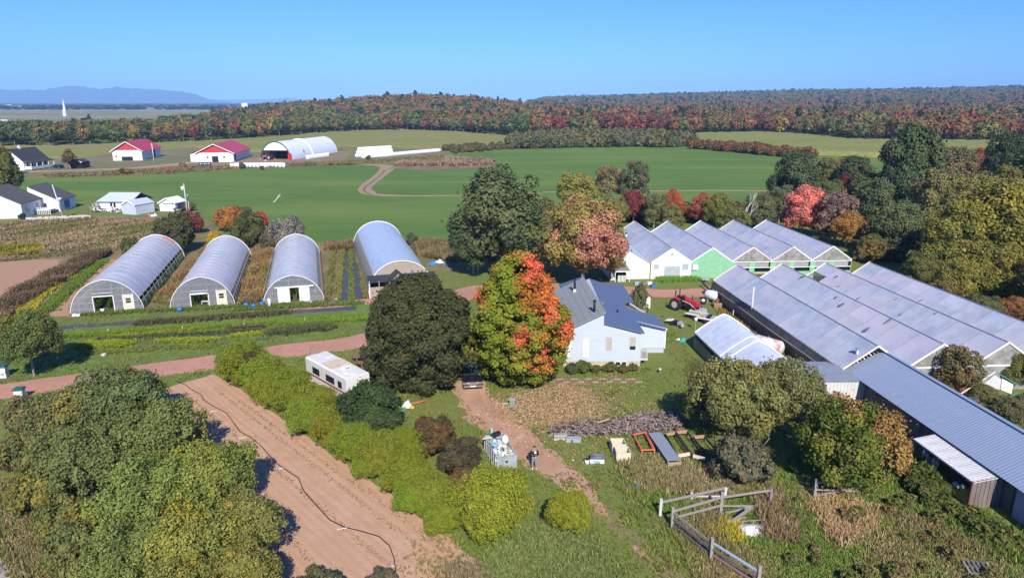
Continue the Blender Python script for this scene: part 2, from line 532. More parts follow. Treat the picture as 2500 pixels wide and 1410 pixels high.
def ground_material():
    m = bpy.data.materials.new('grassland'); t, b, out = NB(m); L = t.links.new; N = t.nodes.new
    g = N('ShaderNodeNewGeometry'); P = g.outputs['Position']
    def noise(s, d=5, sc=(1, 1, 1)):
        mp = N('ShaderNodeMapping'); mp.inputs['Scale'].default_value = sc; L(P, mp.inputs[0])
        n = N('ShaderNodeTexNoise'); n.inputs['Scale'].default_value = s; n.inputs['Detail'].default_value = d; n.inputs['Roughness'].default_value = .62
        L(mp.outputs[0], n.inputs[0]); return n.outputs['Fac']
    def rng(v, a, c):
        r = N('ShaderNodeMapRange'); r.inputs[1].default_value = a; r.inputs[2].default_value = c; L(v, r.inputs[0]); return r.outputs[0]
    def mix(f, a, c):
        x = N('ShaderNodeMixRGB'); L(f, x.inputs[0])
        for i, q in ((1, a), (2, c)):
            if isinstance(q, tuple): x.inputs[i].default_value = (*q, 1)
            else: L(q, x.inputs[i])
        return x.outputs[0]
    c = mix(rng(noise(1.6), .35, .65), (.11, .155, .028), (.18, .21, .048))
    c = mix(rng(noise(.13), .45, .62), c, (.19, .185, .065))
    c = mix(rng(noise(.35, 6), .56, .72), c, (.26, .19, .10))
    c = mix(rng(noise(9, 3), .3, .7), c, mix(rng(noise(5, 3), .4, .6), (.09, .145, .024), (.19, .21, .06)))
    far = mix(rng(noise(.0011, 2, (1, 4, 1)), .42, .58), (.17, .20, .10), (.30, .25, .15))
    far = mix(rng(noise(.004, 3, (1, 3, 1)), .55, .6), far, (.10, .14, .05))
    sp = N('ShaderNodeSeparateXYZ'); L(P, sp.inputs[0])
    c = mix(rng(sp.outputs['Y'], 600, 760), c, far)
    L(c, b.inputs['Base Color']); b.inputs['Roughness'].default_value = .95; b.inputs['Specular IOR Level'].default_value = .1
    bp = N('ShaderNodeBump'); bp.inputs['Strength'].default_value = .5; bp.inputs['Distance'].default_value = .12
    L(noise(7, 4), bp.inputs['Height']); L(bp.outputs[0], b.inputs['Normal'])
    return m
me = ground_mesh(); me.materials.append(ground_material())
structure(link(bpy.data.objects.new('ground', me)), 'open grassy farmland reaching to the horizon')

# mountains far off on the left, a lower range running on to the right
def mountain(name, label, pts, dist, depth, m):
    """pts: (bearing in photo columns, skyline row)"""
    xs = np.interp(np.linspace(0, 1, 170), np.linspace(0, 1, len(pts)), [p[0] for p in pts])
    vsk = np.interp(xs, [p[0] for p in pts], [p[1] for p in pts])
    rr = np.random.default_rng(3); n = len(xs)
    rows = 9; V = []
    fr = np.cumsum(rr.normal(0, .35, n)); fr -= np.linspace(fr[0], fr[-1], n)
    for j in range(rows):
        t = j / (rows - 1)
        y = dist - depth + 2 * depth * t
        prof = math.sin(math.pi * t) ** .8
        for i in range(n):
            a = (xs[i] - 1250) / FPX * (cP - (vsk[i]-705)/FPX*sP) ** -1
            hh = 25 + (250 - vsk[i]) / FPX * 1.07 * dist
            V.append((a * y, y, -2 + max(0, hh + fr[i] * 2.5) * prof * (1 + .10 * math.sin(i * .55 + j * 1.3) * (1 if j != 4 else 0))))
    F = [(j*n+i, j*n+i+1, (j+1)*n+i+1, (j+1)*n+i) for j in range(rows-1) for i in range(n-1)]
    mb = MB(); mb.add(V, F)
    return structure(mb.build(name, m, smooth=True), label)
MTN = mat('mountain_forest', (.022, .042, .05), (.05, .07, .06), ns=.002, rough=1, spec=0, coord='pos')
mountain('mountains', 'blue forested mountain range on the left skyline', [(-500, 240), (-250, 232), (-100, 228), (0, 224), (60, 223), (110, 224), (140, 218), (185, 214), (215, 218), (240, 221), (290, 217), (330, 221), (380, 222), (430, 226), (465, 230), (500, 240), (520, 246), (560, 249)], 12500, 1500, MTN)
mountain('distant_hills', 'low faint hills right of the mountain range', [(-400, 236), (60, 236), (300, 238), (500, 243), (560, 244), (640, 243), (700, 240), (740, 243), (790, 247), (900, 250)], 17500, 1200, MTN)

# haze: one closed box of thin air round everything
mh = bpy.data.materials.new('haze_air'); mh.use_nodes = True; t = mh.node_tree; t.nodes.clear()
pv = t.nodes.new('ShaderNodeVolumePrincipled'); ou = t.nodes.new('ShaderNodeOutputMaterial')
pv.inputs['Color'].default_value = (.32, .58, 1.0, 1); pv.inputs['Density'].default_value = 9.5e-5; pv.inputs['Anisotropy'].default_value = -0.3
t.links.new(pv.outputs[0], ou.inputs['Volume'])
mb = MB(); mb.box(-26000, -3000, -8, 26000, 19500, 520)
hz = mb.build('haze', mh); hz['kind'] = 'stuff'; hz['label'] = 'thin blue autumn haze over the far country'; hz['category'] = 'haze'
# ---------------------------------------------------------------- far forest
FC = [crown('forest_crown', 150, 4.6, 5.2, 14, 2.2, .95, 20+k, LEAFI, cone=.25*(k == 1), inner=.25) for k in range(4)]
FC.append(crown('forest_pine', 150, 3.0, 7.0, 16, 1.5, .8, 31, LEAFI, cone=.75, inner=.25))
PAL = 1.9 * np.array([  # leaf colours of the wood: greens, olive, rust, orange, crimson, gold
    (.045, .075, .030), (.055, .085, .028), (.075, .095, .030), (.100, .105, .030), (.125, .090, .035), (.160, .075, .035),
    (.185, .085, .035), (.165, .042, .038), (.12, .038, .034), (.20, .14, .035), (.035, .055, .032), (.10, .06, .045)])
def palette(P, rng):
    x, y = P[:, 0], P[:, 1]; a = x / y
    n = len(P)
    w = np.zeros((n, len(PAL)))
    left = np.clip((-a - .05) / .3, 0, 1); right = np.clip((a - .0) / .12, 0, 1); hill = np.exp(-((x + 110) / 200) ** 2 - ((y - 1000) / 260) ** 2)
    green = np.array([4, 4, 3.5, 2.2, 1.2, .8, .3, .25, .35, .35, 3, 1.6]); red = np.array([1.0, 1.4, 2.0, 2.6, 2.8, 2.2, .8, 1.2, 1.5, .8, 1.0, 2.9]); rust = np.array([.6, .8, 1.6, 2.4, 3.5, 3.6, 2.2, .4, .4, .9, .3, 1.5])
    for i in range(len(PAL)):
        w[:, i] = green[i] * (1 - right) * (1 - hill) + red[i] * right * (1-hill) + rust[i] * hill * 2
    rb = ((a > .0) & (a < .42) & (y < 800) & (np.sin(x / 23 + 1) + np.sin(x / 61) > .1)).astype(float)
    w[:, 7] *= 1 + 4 * rb; w[:, 8] *= 1 + 2.5 * rb; w[:, 5] *= 1 + rb
    fz = np.clip((y - 1200) / 900, 0, 1)[:, None]        # far ridge: duller brown green mix
    w = w * (1 - fz) + np.array([1.5, 2.2, 3, 3, 3, 1.8, .5, .15, .25, .3, .8, 3]) * fz
    cl = np.floor(x / 24 + 1.2 * np.sin(y / 37)) * 13.7 + np.floor(y / 33 + 1.1 * np.sin(x / 41)) * 7.3
    u = (rng.random(n) * .36 + .64 * np.modf(np.abs(np.sin(cl) * 43758.5))[0])
    u = np.clip(u, 0, .999)
    cw = np.cumsum(w, 1); cw /= cw[:, -1:]
    order = (u[:, None] > cw).sum(1)
    c = PAL[np.clip(order, 0, len(PAL)-1)]; return (c * .8 + np.array((.13, .11, .06)) * .3) * rng.uniform(.85, 1.15, (n, 1))
# front edge of the wood in plan, from photo columns
edge_px = [(-700, 372), (-300, 366), (0, 358), (150, 357), (300, 351), (450, 347), (620, 338), (712, 331), (760, 326), (860, 320), (1000, 318), (1130, 323), (1190, 328), (1255, 334), (1500, 332), (1700, 330), (1850, 327), (1925, 330), (2000, 337), (2080, 346), (2200, 348), (2380, 349), (2600, 348), (3100, 345)]
EDGE = [G(u, v).xy for u, v in edge_px]
ea = np.array([e.x / e.y for e in EDGE]); ed = np.array([e.y for e in EDGE])
def edge_y(a): return np.interp(a, ea, ed)
rng = NR
pts = []
def band(y0, y1, sp, smax):
    out = []
    y = y0
    while y < y1:
        s = sp * (1 + (y - 450) / 2600 * 1.1)
        w = y * 1.0
        xs = np.arange(-w, w * 1.05, s); xs = xs + rng.uniform(-.4, .4, len(xs)) * s
        ys = np.full(len(xs), y) + rng.uniform(-.45, .45, len(xs)) * s
        out.append(np.c_[xs, ys, np.full(len(xs), s / sp)]); y += s * .86
    return np.vstack(out)
B = band(398, 3900, 9.6, 0)
a = B[:, 0] / B[:, 1]
ok = B[:, 1] > edge_y(a) + 1
# how deep the wood is, by bearing: shallow on the left (plain behind), then all the way up the ridge
deep = np.interp(a, [-1, -.75, -.62, -.5, -.38, -.3, -.22, -.1, -.02, .02, .05, 1], [560, 560, 580, 660, 1000, 1500, 1500, 1350, 1300, 1500, 3900, 3900])
deep = np.where(a < -.45, np.maximum(deep, edge_y(a) + 110), deep)
ok &= B[:, 1] < deep * (1 + .04 * np.sin(a * 90))
# clearings far inside
for cx, cy, rx_, ry_ in ((60, 1500, 90, 60), (420, 2000, 160, 80), (760, 2300, 120, 60)):
    ok &= ((B[:, 0]-cx)/rx_)**2 + ((B[:, 1]-cy)/ry_)**2 > 1
B = B[ok]; a = B[:, 0] / B[:, 1]
# the first row and a half are trees of their own, the rest one mass
depth_in = B[:, 1] - edge_y(a)
vis = (a > -.78) & (a < .78)
first = (depth_in < 26) & vis
cand = np.where(first)[0]
order = cand[np.argsort(depth_in[cand])][:215]
own = np.zeros(len(B), bool); own[order] = True
def treestats(Q, rng):
    n = len(Q)
    s = rng.uniform(.85, 1.6, n) * Q[:, 2] * np.interp(Q[:, 0] / Q[:, 1], [-.5, -.25], [.78, 1])
    return np.c_[s, s, rng.uniform(1.0, 1.5, n) * (.5 + .5 * Q[:, 2]) * np.interp(Q[:, 0] / Q[:, 1], [-.5, -.25], [.68, 1])]
Q = B[~own]
z = hgt(Q[:, 0], Q[:, 1])
cols = palette(Q, rng)
idx = rng.choice(5, len(Q), p=[.24, .24, .24, .22, .06])
cols[idx == 4] = (.05, .085, .05)
P3 = np.c_[Q[:, :2], z + .6 + rng.uniform(-1, 1.8, len(Q))]
scatter('forest', 'autumn wood of green rust and red crowns behind its front edge, up to the ridge', 'forest', P3, treestats(Q, rng), rng.uniform(0, 6.28, len(Q)), idx, cols, FC)
# dark strip woods far off on the plain
qx = []
for (x0, x1, y0, y1, k) in ((-4200, -1000, 5200, 5500, 500), (-9000, -1500, 8300, 8900, 900), (-3300, -1100, 3300, 3380, 160), (-5200, 300, 6900, 7200, 500), (-1900, -950, 2350, 2380, 60)):
    qx.append(np.c_[rng.uniform(x0, x1, k), rng.uniform(y0, y1, k)])
qx = np.vstack(qx); k = len(qx)
scatter('plain_woods', 'dark strips of woodland far off on the plain', 'woodland', np.c_[qx, np.zeros(k)], np.c_[np.full(k, 4.), np.full(k, 2.), np.full(k, 1.1)] * rng.uniform(.7, 1.4, (k, 1)), rng.uniform(-.3, .3, k), rng.integers(0, 4, k), np.array([(.05, .06, .04)]) * rng.uniform(.7, 1.4, (k, 1)), FC)

# own trees of the front edge
FE = [crown('edge_crown', 420, 4.6, 5.4, 20, 1.9, .55, 50+k, LEAF, inner=.2) for k in range(4)]
ET = trunk_mesh('edge_trunk', 7, .22, 1.5, 3, n=5, limbs=3)
kinds = {0: 'dark green', 1: 'green', 2: 'olive green', 3: 'yellowing olive', 4: 'russet', 5: 'rust brown', 6: 'orange', 7: 'crimson', 8: 'dark red', 9: 'golden', 10: 'blackish green', 11: 'grey brown'}
landmarks = [(-.62, 'left beyond the farmhouse'), (-.45, 'behind the red roofed barns'), (-.3, 'behind the white fabric barn'), (-.12, 'left of the willow thicket'), (.08, 'under the low wooded hill'), (.27, 'behind the willow thicket'), (.44, 'behind the right corn field'), (.62, 'by the corn field corner'), (9, 'at the far right')]
Qo = B[own]; po = palette(Qo, rng)
for i in range(len(Qo)):
    x, y, s = Qo[i]; aa = x / y
    bl = PAL * .8 + np.array((.13, .11, .06)) * .3; d = np.abs(bl / bl.sum(1, keepdims=True) - po[i] / po[i].sum()).sum(1); ki = int(np.argmin(d))
    wh = next(w for lim, w in landmarks if aa < lim)
    ks = kinds[ki]
    sc = R.uniform(.95, 1.4) * float(np.interp(aa, [-.5, -.25], [.76, 1]))
    big = 'tall' if sc > 1.15 else 'low'; fx = R.uniform(.85, 1.15); big += ' broad' if fx > 1.05 else ' slim' if fx < .95 else ''
    tree('forest_tree', f'{big} {ks} tree in the wood edge {wh}', 'tree', (x, y, float(hgt(x, y))), FE[i % 4],
         (sc * fx, sc * fx, sc * R.uniform(1.0, 1.2)), tuple(po[i]), ET, .5, R.uniform(0, 6), 'trees along the front edge of the far wood')
# ---------------------------------------------------------------- fields, tracks, beds
SANDD = (.335, .185, .135)
GREEN = mat('young_grain', (.080, .155, .030), (.115, .185, .038), ns=.05, nd=6, rough=.95, spec=.1, coord='pos', sc=(1, 3.5, 1), contrast=(.35, .68), c3=(.14, .20, .045), ns2=.012, bump=.4, bs=3)
CORN = mat('ripening_crop', (.195, .19, .05), (.26, .235, .085), ns=.25, nd=7, rough=.95, spec=.1, coord='pos', sc=(1, 2, 1), c3=(.19, .21, .055), ns2=.01, bump=.6, bs=1.5)
CORN2 = mat('tall_corn', (.18, .20, .05), (.25, .24, .085), ns=.5, nd=7, rough=.95, spec=.1, coord='pos', sc=(1, 1.5, 1), c3=(.18, .21, .055), ns2=.02, bump=.6, bs=2)
PINK = mat('red_gravel', (.42, .205, .145), (.50, .27, .20), ns=1.2, nd=8, rough=.95, spec=.1, coord='pos', c3=(.39, .215, .145), ns2=.15, bump=.35, bs=14)
DIRT = mat('trodden_earth', (.40, .23, .15), (.49, .31, .21), ns=.9, nd=8, rough=.95, spec=.1, coord='pos', c3=(.36, .22, .135), ns2=.3, bump=.4, bs=10)
YARD = mat('farmyard_earth', (.30, .19, .14), (.24, .19, .11), ns=.12, nd=6, rough=.95, spec=.1, coord='pos', c3=(.13, .14, .05), ns2=.03)
ROUGH = mat('rough_weedy_ground', (.15, .13, .055), (.30, .20, .115), ns=.22, nd=7, rough=.95, spec=.1, coord='pos', c3=(.13, .14, .045), ns2=.09, bump=.7, bs=3)
MULCH = mat('black_plastic_mulch', (.045, .048, .055), (.11, .105, .10), ns=2.5, nd=5, rough=.5, spec=.5, coord='pos', contrast=(.4, .7))
SOIL = mat('brown_soil', (.42, .25, .16), (.35, .21, .13), ns=1.5, nd=6, rough=.95, spec=.1, coord='pos', bump=.4, bs=8)
TRACK = mat('field_track_earth', (.36, .24, .15), (.28, .20, .11), ns=.6, nd=5, rough=.95, coord='pos')
LITTER = mat('leaf_littered_grass', (.34, .225, .13), (.16, .16, .055), ns=2.4, nd=8, rough=.95, spec=.1, coord='pos', c3=(.40, .27, .17), ns2=.5)

# ploughed field with furrows following its long side
def ploughed():
    m = mat('ploughed_earth', (.44, .265, .165), (.50, .32, .21), ns=.7, nd=8, rough=.97, spec=.08, coord='pos', c3=(.46, .285, .18), ns2=.2)
    t = m.node_tree; b = t.nodes['Principled BSDF']; L = t.links.new; N = t.nodes.new
    g = N('ShaderNodeNewGeometry'); mp = N('ShaderNodeMapping'); mp.inputs['Rotation'].default_value = (0, 0, rad(46.6)); L(g.outputs['Position'], mp.inputs[0])
    col = b.inputs['Base Color'].links[0].from_socket
    nz = N('ShaderNodeTexNoise'); nz.inputs['Scale'].default_value = 1; nz.inputs['Detail'].default_value = 3
    m2 = N('ShaderNodeMapping'); m2.inputs['Scale'].default_value = (.06, 2.2, 1); L(mp.outputs[0], m2.inputs[0]); L(m2.outputs[0], nz.inputs[0])
    r = N('ShaderNodeMapRange'); r.inputs[1].default_value = .35; r.inputs[2].default_value = .62; r.inputs[3].default_value = .95; r.inputs[4].default_value = 1.03
    L(nz.outputs['Fac'], r.inputs[0])
    mm = N('ShaderNodeMixRGB'); mm.blend_type = 'MULTIPLY'; mm.inputs[0].default_value = 1; L(col, mm.inputs[1]); L(r.outputs[0], mm.inputs[2]); L(mm.outputs[0], b.inputs['Base Color'])
    w = N('ShaderNodeTexWave'); w.bands_direction = 'Y'; w.inputs['Scale'].default_value = .55; w.inputs['Distortion'].default_value = 1.2; L(mp.outputs[0], w.inputs[0])
    n3 = N('ShaderNodeTexNoise'); n3.inputs['Scale'].default_value = 9; L(g.outputs['Position'], n3.inputs[0])
    ad = N('ShaderNodeMath'); ad.operation = 'MULTIPLY_ADD'; L(w.outputs['Fac'], ad.inputs[0]); ad.inputs[1].default_value = .5; L(n3.outputs['Fac'], ad.inputs[2])
    bp = N('ShaderNodeBump'); bp.inputs['Strength'].default_value = .3; bp.inputs['Distance'].default_value = .1; L(ad.outputs[0], bp.inputs['Height']); L(bp.outputs[0], b.inputs['Normal'])
    return m
PLOUGH = ploughed()

field_px = [(-900, 500), (-250, 470), (60, 436), (240, 431), (420, 424), (600, 412), (830, 404), (930, 404), (955, 400), (1085, 386), (1110, 377), (1250, 364), (1460, 357), (1680, 359), (1900, 377), (2100, 394), (2190, 402), (2330, 430), (2500, 470), (2300, 560), (1900, 540), (1500, 560), (1110, 592), (870, 590), (760, 590), (560, 588), (520, 548), (480, 505), (400, 486), (230, 484), (150, 503), (60, 512), (-300, 540)]
FIELD = polyw(field_px)
sheet('green_field', FIELD, .004, GREEN, jit=.8, step=6, label='wide field of young green grain')

def crop(name, px, top, m, label, zt=1.8, cell=2.4, seed=1):
    """standing crop: a bumpy raised sheet with sides"""
    poly = polyw(px) + [tuple(v) for v in top]
    xs = [p[0] for p in poly]; ys = [p[1] for p in poly]
    nx = int((max(xs)-min(xs))/cell); ny = int((max(ys)-min(ys))/(cell*1.3))
    X, Y = np.meshgrid(np.linspace(min(xs), max(xs), nx), np.linspace(min(ys), max(ys), ny))
    P = np.c_[X.ravel(), Y.ravel()]; ins = inpoly(P, poly)
    r = np.random.default_rng(seed); Z = np.where(ins, zt + r.uniform(-.45, .3, len(P)), -.3)
    Pj = P + r.uniform(-.4, .4, P.shape) * cell
    V = np.c_[Pj, Z]; idx = np.arange(nx*ny).reshape(ny, nx)
    q = np.stack([idx[:-1, :-1], idx[:-1, 1:], idx[1:, 1:], idx[1:, :-1]], -1).reshape(-1, 4)
    q = q[ins[q].any(1)]
    o = link(bpy.data.objects.new(name, np_mesh(name, V, q, m)))
    return tag(o, label, 'crop', kind='stuff')
left_top = [p for p in EDGE if -1.25 < p[0]/p[1] < .01][::-1]
right_top = [p for p in EDGE if .255 < p[0]/p[1] < 1.2][::-1]
crop('soybean_field', [(-600, 398), (0, 386), (190, 386), (275, 374), (390, 366), (470, 359), (640, 372), (800, 364), (830, 358), (960, 360), (1090, 367), (1200, 357), (1250, 352)], left_top, CORN, 'pale ripening crop in front of the left wood', zt=.7, cell=3, seed=2)
crop('corn_field', [(1684, 352), (1800, 362), (1960, 377), (2147, 384), (2500, 383), (2900, 380)], right_top, CORN2, 'standing yellow green corn before the right wood', zt=2.2, cell=1.9, seed=3)

# yards and tracks of the far farm
sheet('far_grass', polyw([(-300, 446), (-300, 400), (0, 384), (190, 386), (275, 374), (390, 366), (470, 358), (640, 370), (800, 362), (870, 365), (1090, 368), (1080, 378), (955, 396), (830, 400), (600, 409), (420, 420), (60, 432)]), .006, mat('olive_rough_grass', (.13, .14, .055), (.18, .165, .075), ns=.12, coord='pos', rough=.95, c3=(.20, .17, .09), ns2=.03), jit=.8, step=4, label='olive rough grass round the far farm')
sheet('farmyard', polyw([(455, 408), (470, 398), (560, 398), (620, 385), (690, 388), (790, 372), (830, 362), (860, 372), (840, 392), (700, 408), (560, 409)]), .020, YARD, jit=.8, step=4, label='pinkish earth yard round the far barns')
sheet('farm_verge', polyw([(-300, 446), (60, 428), (240, 424), (420, 417), (600, 406), (830, 397), (960, 392), (1080, 376), (1080, 384), (955, 398), (830, 404), (600, 412), (420, 424), (240, 431), (60, 436), (-300, 452)]), .008, ROUGH, jit=.8, step=4, label='weedy verge between the lane and the green field')
ribbon('farm_lane', polyw([(-200, 432), (60, 420), (200, 415), (330, 410), (430, 401), (470, 396)]), 5, .012, DIRT, jit=.5, step=4, label='dirt lane past the far farmhouse')
o, TR = ribbon('field_track', polyw([(700, 405), (847, 402), (924, 403), (946, 409), (931, 425), (893, 456), (897, 469), (925, 476), (1032, 478), (1109, 477), (1300, 470), (1590, 466), (1890, 466), (2200, 472)]), [5, 4, 6, 6, 4.2, 4.0, 4.5, 3.4, 2.4, 2.0, 2.0, 2.0, 2.0, 2.0], .008, TRACK, jit=.25, step=2, label='sandy farm track bending through the green field')
ribbon('track_rut', polyw([(940, 414), (924, 432), (890, 459), (897, 471), (930, 479), (1050, 480)]), .7, .012, mat('rut_grass', (.10, .13, .04), (.2, .16, .08), ns=1, coord='pos'), jit=.15, step=2, label='grassy middle strip of the farm track')
MOUND = polyw([(945, 412), (985, 398), (1100, 390), (1190, 392), (1215, 402), (1180, 410), (1040, 414)])
sheet('bare_mound', MOUND, .016, mat('dry_weeds_earth', (.26, .17, .10), (.14, .10, .06), ns=.2, coord='pos', rough=1), jit=1, step=4, label='dry weedy hump beside the farm track')
ribbon('pale_swath', polyw([(1220, 386), (1400, 385), (1700, 389), (1900, 392), (2050, 396)]), 1.6, .008, mat('pale_stubble', (.16, .19, .08), (.10, .17, .05), ns=.3, coord='pos'), jit=.6, step=5, label='pale swath line across the green field')

# near rough ground on the left, between the hoop houses, and right
ROUGHP = polyw([(-400, 560), (0, 541), (230, 528), (470, 522), (530, 552), (565, 594), (870, 604), (1110, 598), (1110, 660), (1045, 665), (1045, 720), (900, 745), (600, 752), (180, 775), (40, 768), (-500, 800)])
sheet('rough_ground', ROUGHP, .006, ROUGH, jit=.6, step=3, label='rough ground of dead weeds round the hoop houses')
sheet('bare_plot', polyw([(-200, 650), (0, 638), (155, 632), (120, 662), (60, 712), (0, 745), (-200, 800)]), .010, SOIL, jit=.3, step=2, label='bare brown plot at the left edge')
sheet('bare_strip', polyw([(118, 772), (205, 690), (268, 634), (300, 630), (230, 690), (178, 772)]), .0105, SOIL, jit=.2, step=1.5, label='bare earth strip beside the leftmost hoop house')
sheet('verge', polyw([(-300, 900), (0, 860), (140, 790), (180, 768), (600, 748), (880, 738), (905, 722), (1060, 716), (1100, 742), (900, 775), (880, 812), (700, 840), (520, 868), (0, 933), (-300, 975)]), .012, mat('lawn_strip', (.10, .16, .03), (.16, .21, .045), ns=.9, nd=6, rough=.95, coord='pos', c3=(.12, .13, .035), ns2=.2, bump=.5, bs=8), jit=.25, step=2, label='grassy strip along the vegetable beds')

o, ROAD = ribbon('gravel_road', polyw([(-400, 1010), (-200, 985), (0, 956), (260, 919), (520, 883), (700, 856), (865, 835), (1000, 795), (1090, 745), (1160, 708), (1330, 700), (1500, 706), (1620, 716), (1745, 710), (1800, 690)]), 4.1, .016, PINK, jit=.12, step=1, label='red gravel farm road')
o, BR = ribbon('hoop_track', polyw([(560, 765), (780, 750), (900, 735), (1000, 752), (1090, 752)]), [.3, 1.4, 2.6, 3, 3], .014, PINK, jit=.2, label='gravel spur in front of the big hoop house')
o, DRV = ribbon('driveway', polyw([(1130, 850), (1150, 900), (1150, 955), (1195, 1010), (1262, 1068), (1325, 1125), (1390, 1175), (1440, 1222), (1485, 1262)]), [3, 3, 3.2, 3.3, 3.1, 2.7, 2.1, 1.2, .25], .012, DIRT, jit=.28, step=.8, label='bare earth driveway under the maples')
sheet('bare_patch', polyw([(1128, 1018), (1150, 1010), (1200, 1030), (1215, 1050), (1160, 1040)]), .0135, DIRT, jit=.1, step=.6, label='bare patch beside the driveway')
sheet('worn_patch', polyw([(1535, 1322), (1550, 1330), (1590, 1362), (1615, 1396), (1590, 1388), (1555, 1350)]), .012, DIRT, jit=.06, step=.5, label='worn earth streak in the grass')
o, FT = ribbon('faint_track', polyw([(1420, 1205), (1500, 1275), (1600, 1370), (1680, 1460)]), [1.6, 1.3, 1.1, 1.1], .008, mat('worn_turf', (.24, .20, .085), (.15, .18, .05), ns=1.4, nd=7, coord='pos', c3=(.2, .14, .08), ns2=.5, bump=.4, bs=8), jit=.3, label='worn grassy continuation of the driveway')
LIT = polyw([(1195, 990), (1240, 965), (1370, 930), (1450, 955), (1490, 1010), (1345, 1052), (1275, 1032)])

PF = polyw([(372, 958), (450, 933), (520, 913), (590, 950), (660, 1003), (800, 1100), (960, 1212), (1100, 1315), (1200, 1408), (1300, 1500), (660, 1500), (500, 1200), (330, 1000)])
sheet('ploughed_field', PF, .012, PLOUGH, jit=.12, step=.7, label='harrowed brown field with faint drill rows')

# vegetable beds: strips of mulch and rows of plants between pixel-surveyed ends
def strip(px_a, px_b): return polyw(px_a), polyw(px_b)
BEDS = [
    ('mulch_bed', [(143, 800), (340, 786), (600, 768), (870, 752)], 1.5, 'black mulch bed nearest the hoop house fronts'),
    ('mulch_bed', [(238, 832), (400, 822), (640, 808), (700, 802)], 1.25, 'black mulch bed in the middle of the vegetable plot'),
    ('mulch_bed', [(318, 850), (420, 846), (530, 839), (660, 826)], .7, 'short black mulch bed nearest the road'),
]
for i, (nm, px, w, lb) in enumerate(BEDS):
    ribbon(nm, polyw(px), w, .020, MULCH, jit=.12, step=.8, seed=i, label=lb)
for i, (px, w) in enumerate((([(800, 735), (806, 690), (812, 640), (818, 612)], .8), ([(838, 735), (842, 680), (846, 640), (850, 606)], 1.1), ([(876, 730), (872, 690), (866, 640), (862, 612)], 1.0))):
    ribbon('mulch_row', polyw(px), w, .020, MULCH, jit=.1, step=.8, seed=i, label=['mulch row beside the third hoop house', 'middle mulch row between the hoop houses', 'mulch row beside the big hoop house'][i])
sheet('corner_road', polyw([(-60, 1330), (8, 1362), (38, 1440), (-80, 1440)]), .012, mat('grey_gravel', (.30, .27, .25), (.38, .34, .31), ns=2, coord='pos', rough=.95), jit=.1, step=.5, label='grey track at the bottom left corner')
sheet('weed_cloth', polyw([(1278, 1408), (1285, 1378), (1318, 1372), (1330, 1395), (1320, 1415)]), .03, mat('black_ground_cloth', (.03, .03, .035), (.07, .07, .08), ns=4, rough=.4, spec=.6, bump=.8, bs=5), jit=.06, step=.3, label='crumpled black cloth at the bottom edge')
# ---------------------------------------------------------------- near trees and bushes
def patchy(cols, scale, thr, seed=0):
    """leaf colour that changes clump by clump between two or three colours"""
    cols = [np.array(c, float) for c in cols]
    def f(P, C, t, rng):
        s = (np.sin(C[:, 0] * scale + seed) + np.sin(C[:, 2] * scale * 1.1 + seed * 2) + np.sin(C[:, 1] * scale * .9 + seed * 3 + C[:, 0] * scale * .5)) / 3 + (t - .5) * .5
        out = np.tile(cols[0], (len(P), 1))
        for c, th in zip(cols[1:], thr): out[s > th] = c
        return out
    return f
OG = [crown('orchard_crown', 25000, 3.5, 2.6, 150, .80, .105, 60 + k, inner=.06, cvar=.2, colfn=patchy([(1, 1, 1), (1.18, 1.08, .95), (1.5, 1.15, .8)], 1.3, [.25, .66], k)) for k in range(3)]
WL = [crown('willow_crown', 30000, 2.4, 1.9, 240, .50, .088, 70 + k, inner=.10, cvar=.06, asp=.30, colfn=patchy([(1, 1, 1), (1.06, .97, .9)], 1.1, [.3], k)) for k in range(2)]
BG = [crown('broad_crown', 21000, 4.5, 4.8, 110, 1.15, .165, 80 + k, inner=.07) for k in range(3)]
LO = [crown('loose_crown', 8000, 4.0, 4.8, 60, 1.0, .16, 90 + k, inner=.03) for k in range(2)]
SH = [crown('shrub_crown', 9000, 2.0, 1.3, 60, .5, .10, 95 + k, inner=.10) for k in range(2)]
T_S = trunk_mesh('orchard_trunk', 3.4, .15, 2.7, 1, limbs=12)
T_M = trunk_mesh('tree_trunk', 7, .26, 2.2, 2)
T_W = trunk_mesh('birch_trunk', 9, .16, 1.5, 5, BARKW)

def px_tree(u, v, rpx, proto, pr, color, label, name='tree', cat='tree', zr=.9, tall=1.0, tm=None, lift=0.0, group=None, base=None, rz=None):
    """tree whose crown centre is surveyed at (u, v) with half width rpx; proto radius pr and half height in pr[1]"""
    z = 2.0
    for _ in range(8):
        p = G(u, v, z); dep = p.y * cP + (H - z) * sP
        r = rpx / FPX * dep
        hz_ = r * tall * pr[1] / pr[0]
        z = lift + hz_
    s = r / pr[0]
    t = tree(name, label, cat, (p.x, p.y, 0), proto, (s, s, s * tall), color, tm, lift, R.uniform(0, 6.28) if rz is None else rz, group, None)
    if tm:
        k = [x for x in t.children if x.name.startswith('trunk')]
        for x in k: x.scale = (s, s, max(.2, (lift + hz_ * 1.25) / (3.4 if tm is T_S else 7 if tm is T_M else 9)))
    return t

PO, PW, PB, PL, PS = (3.5, 2.6), (2.4, 1.9), (4.5, 4.8), (4.0, 4.8), (2.0, 1.3)
OL = (.135, .165, .040)
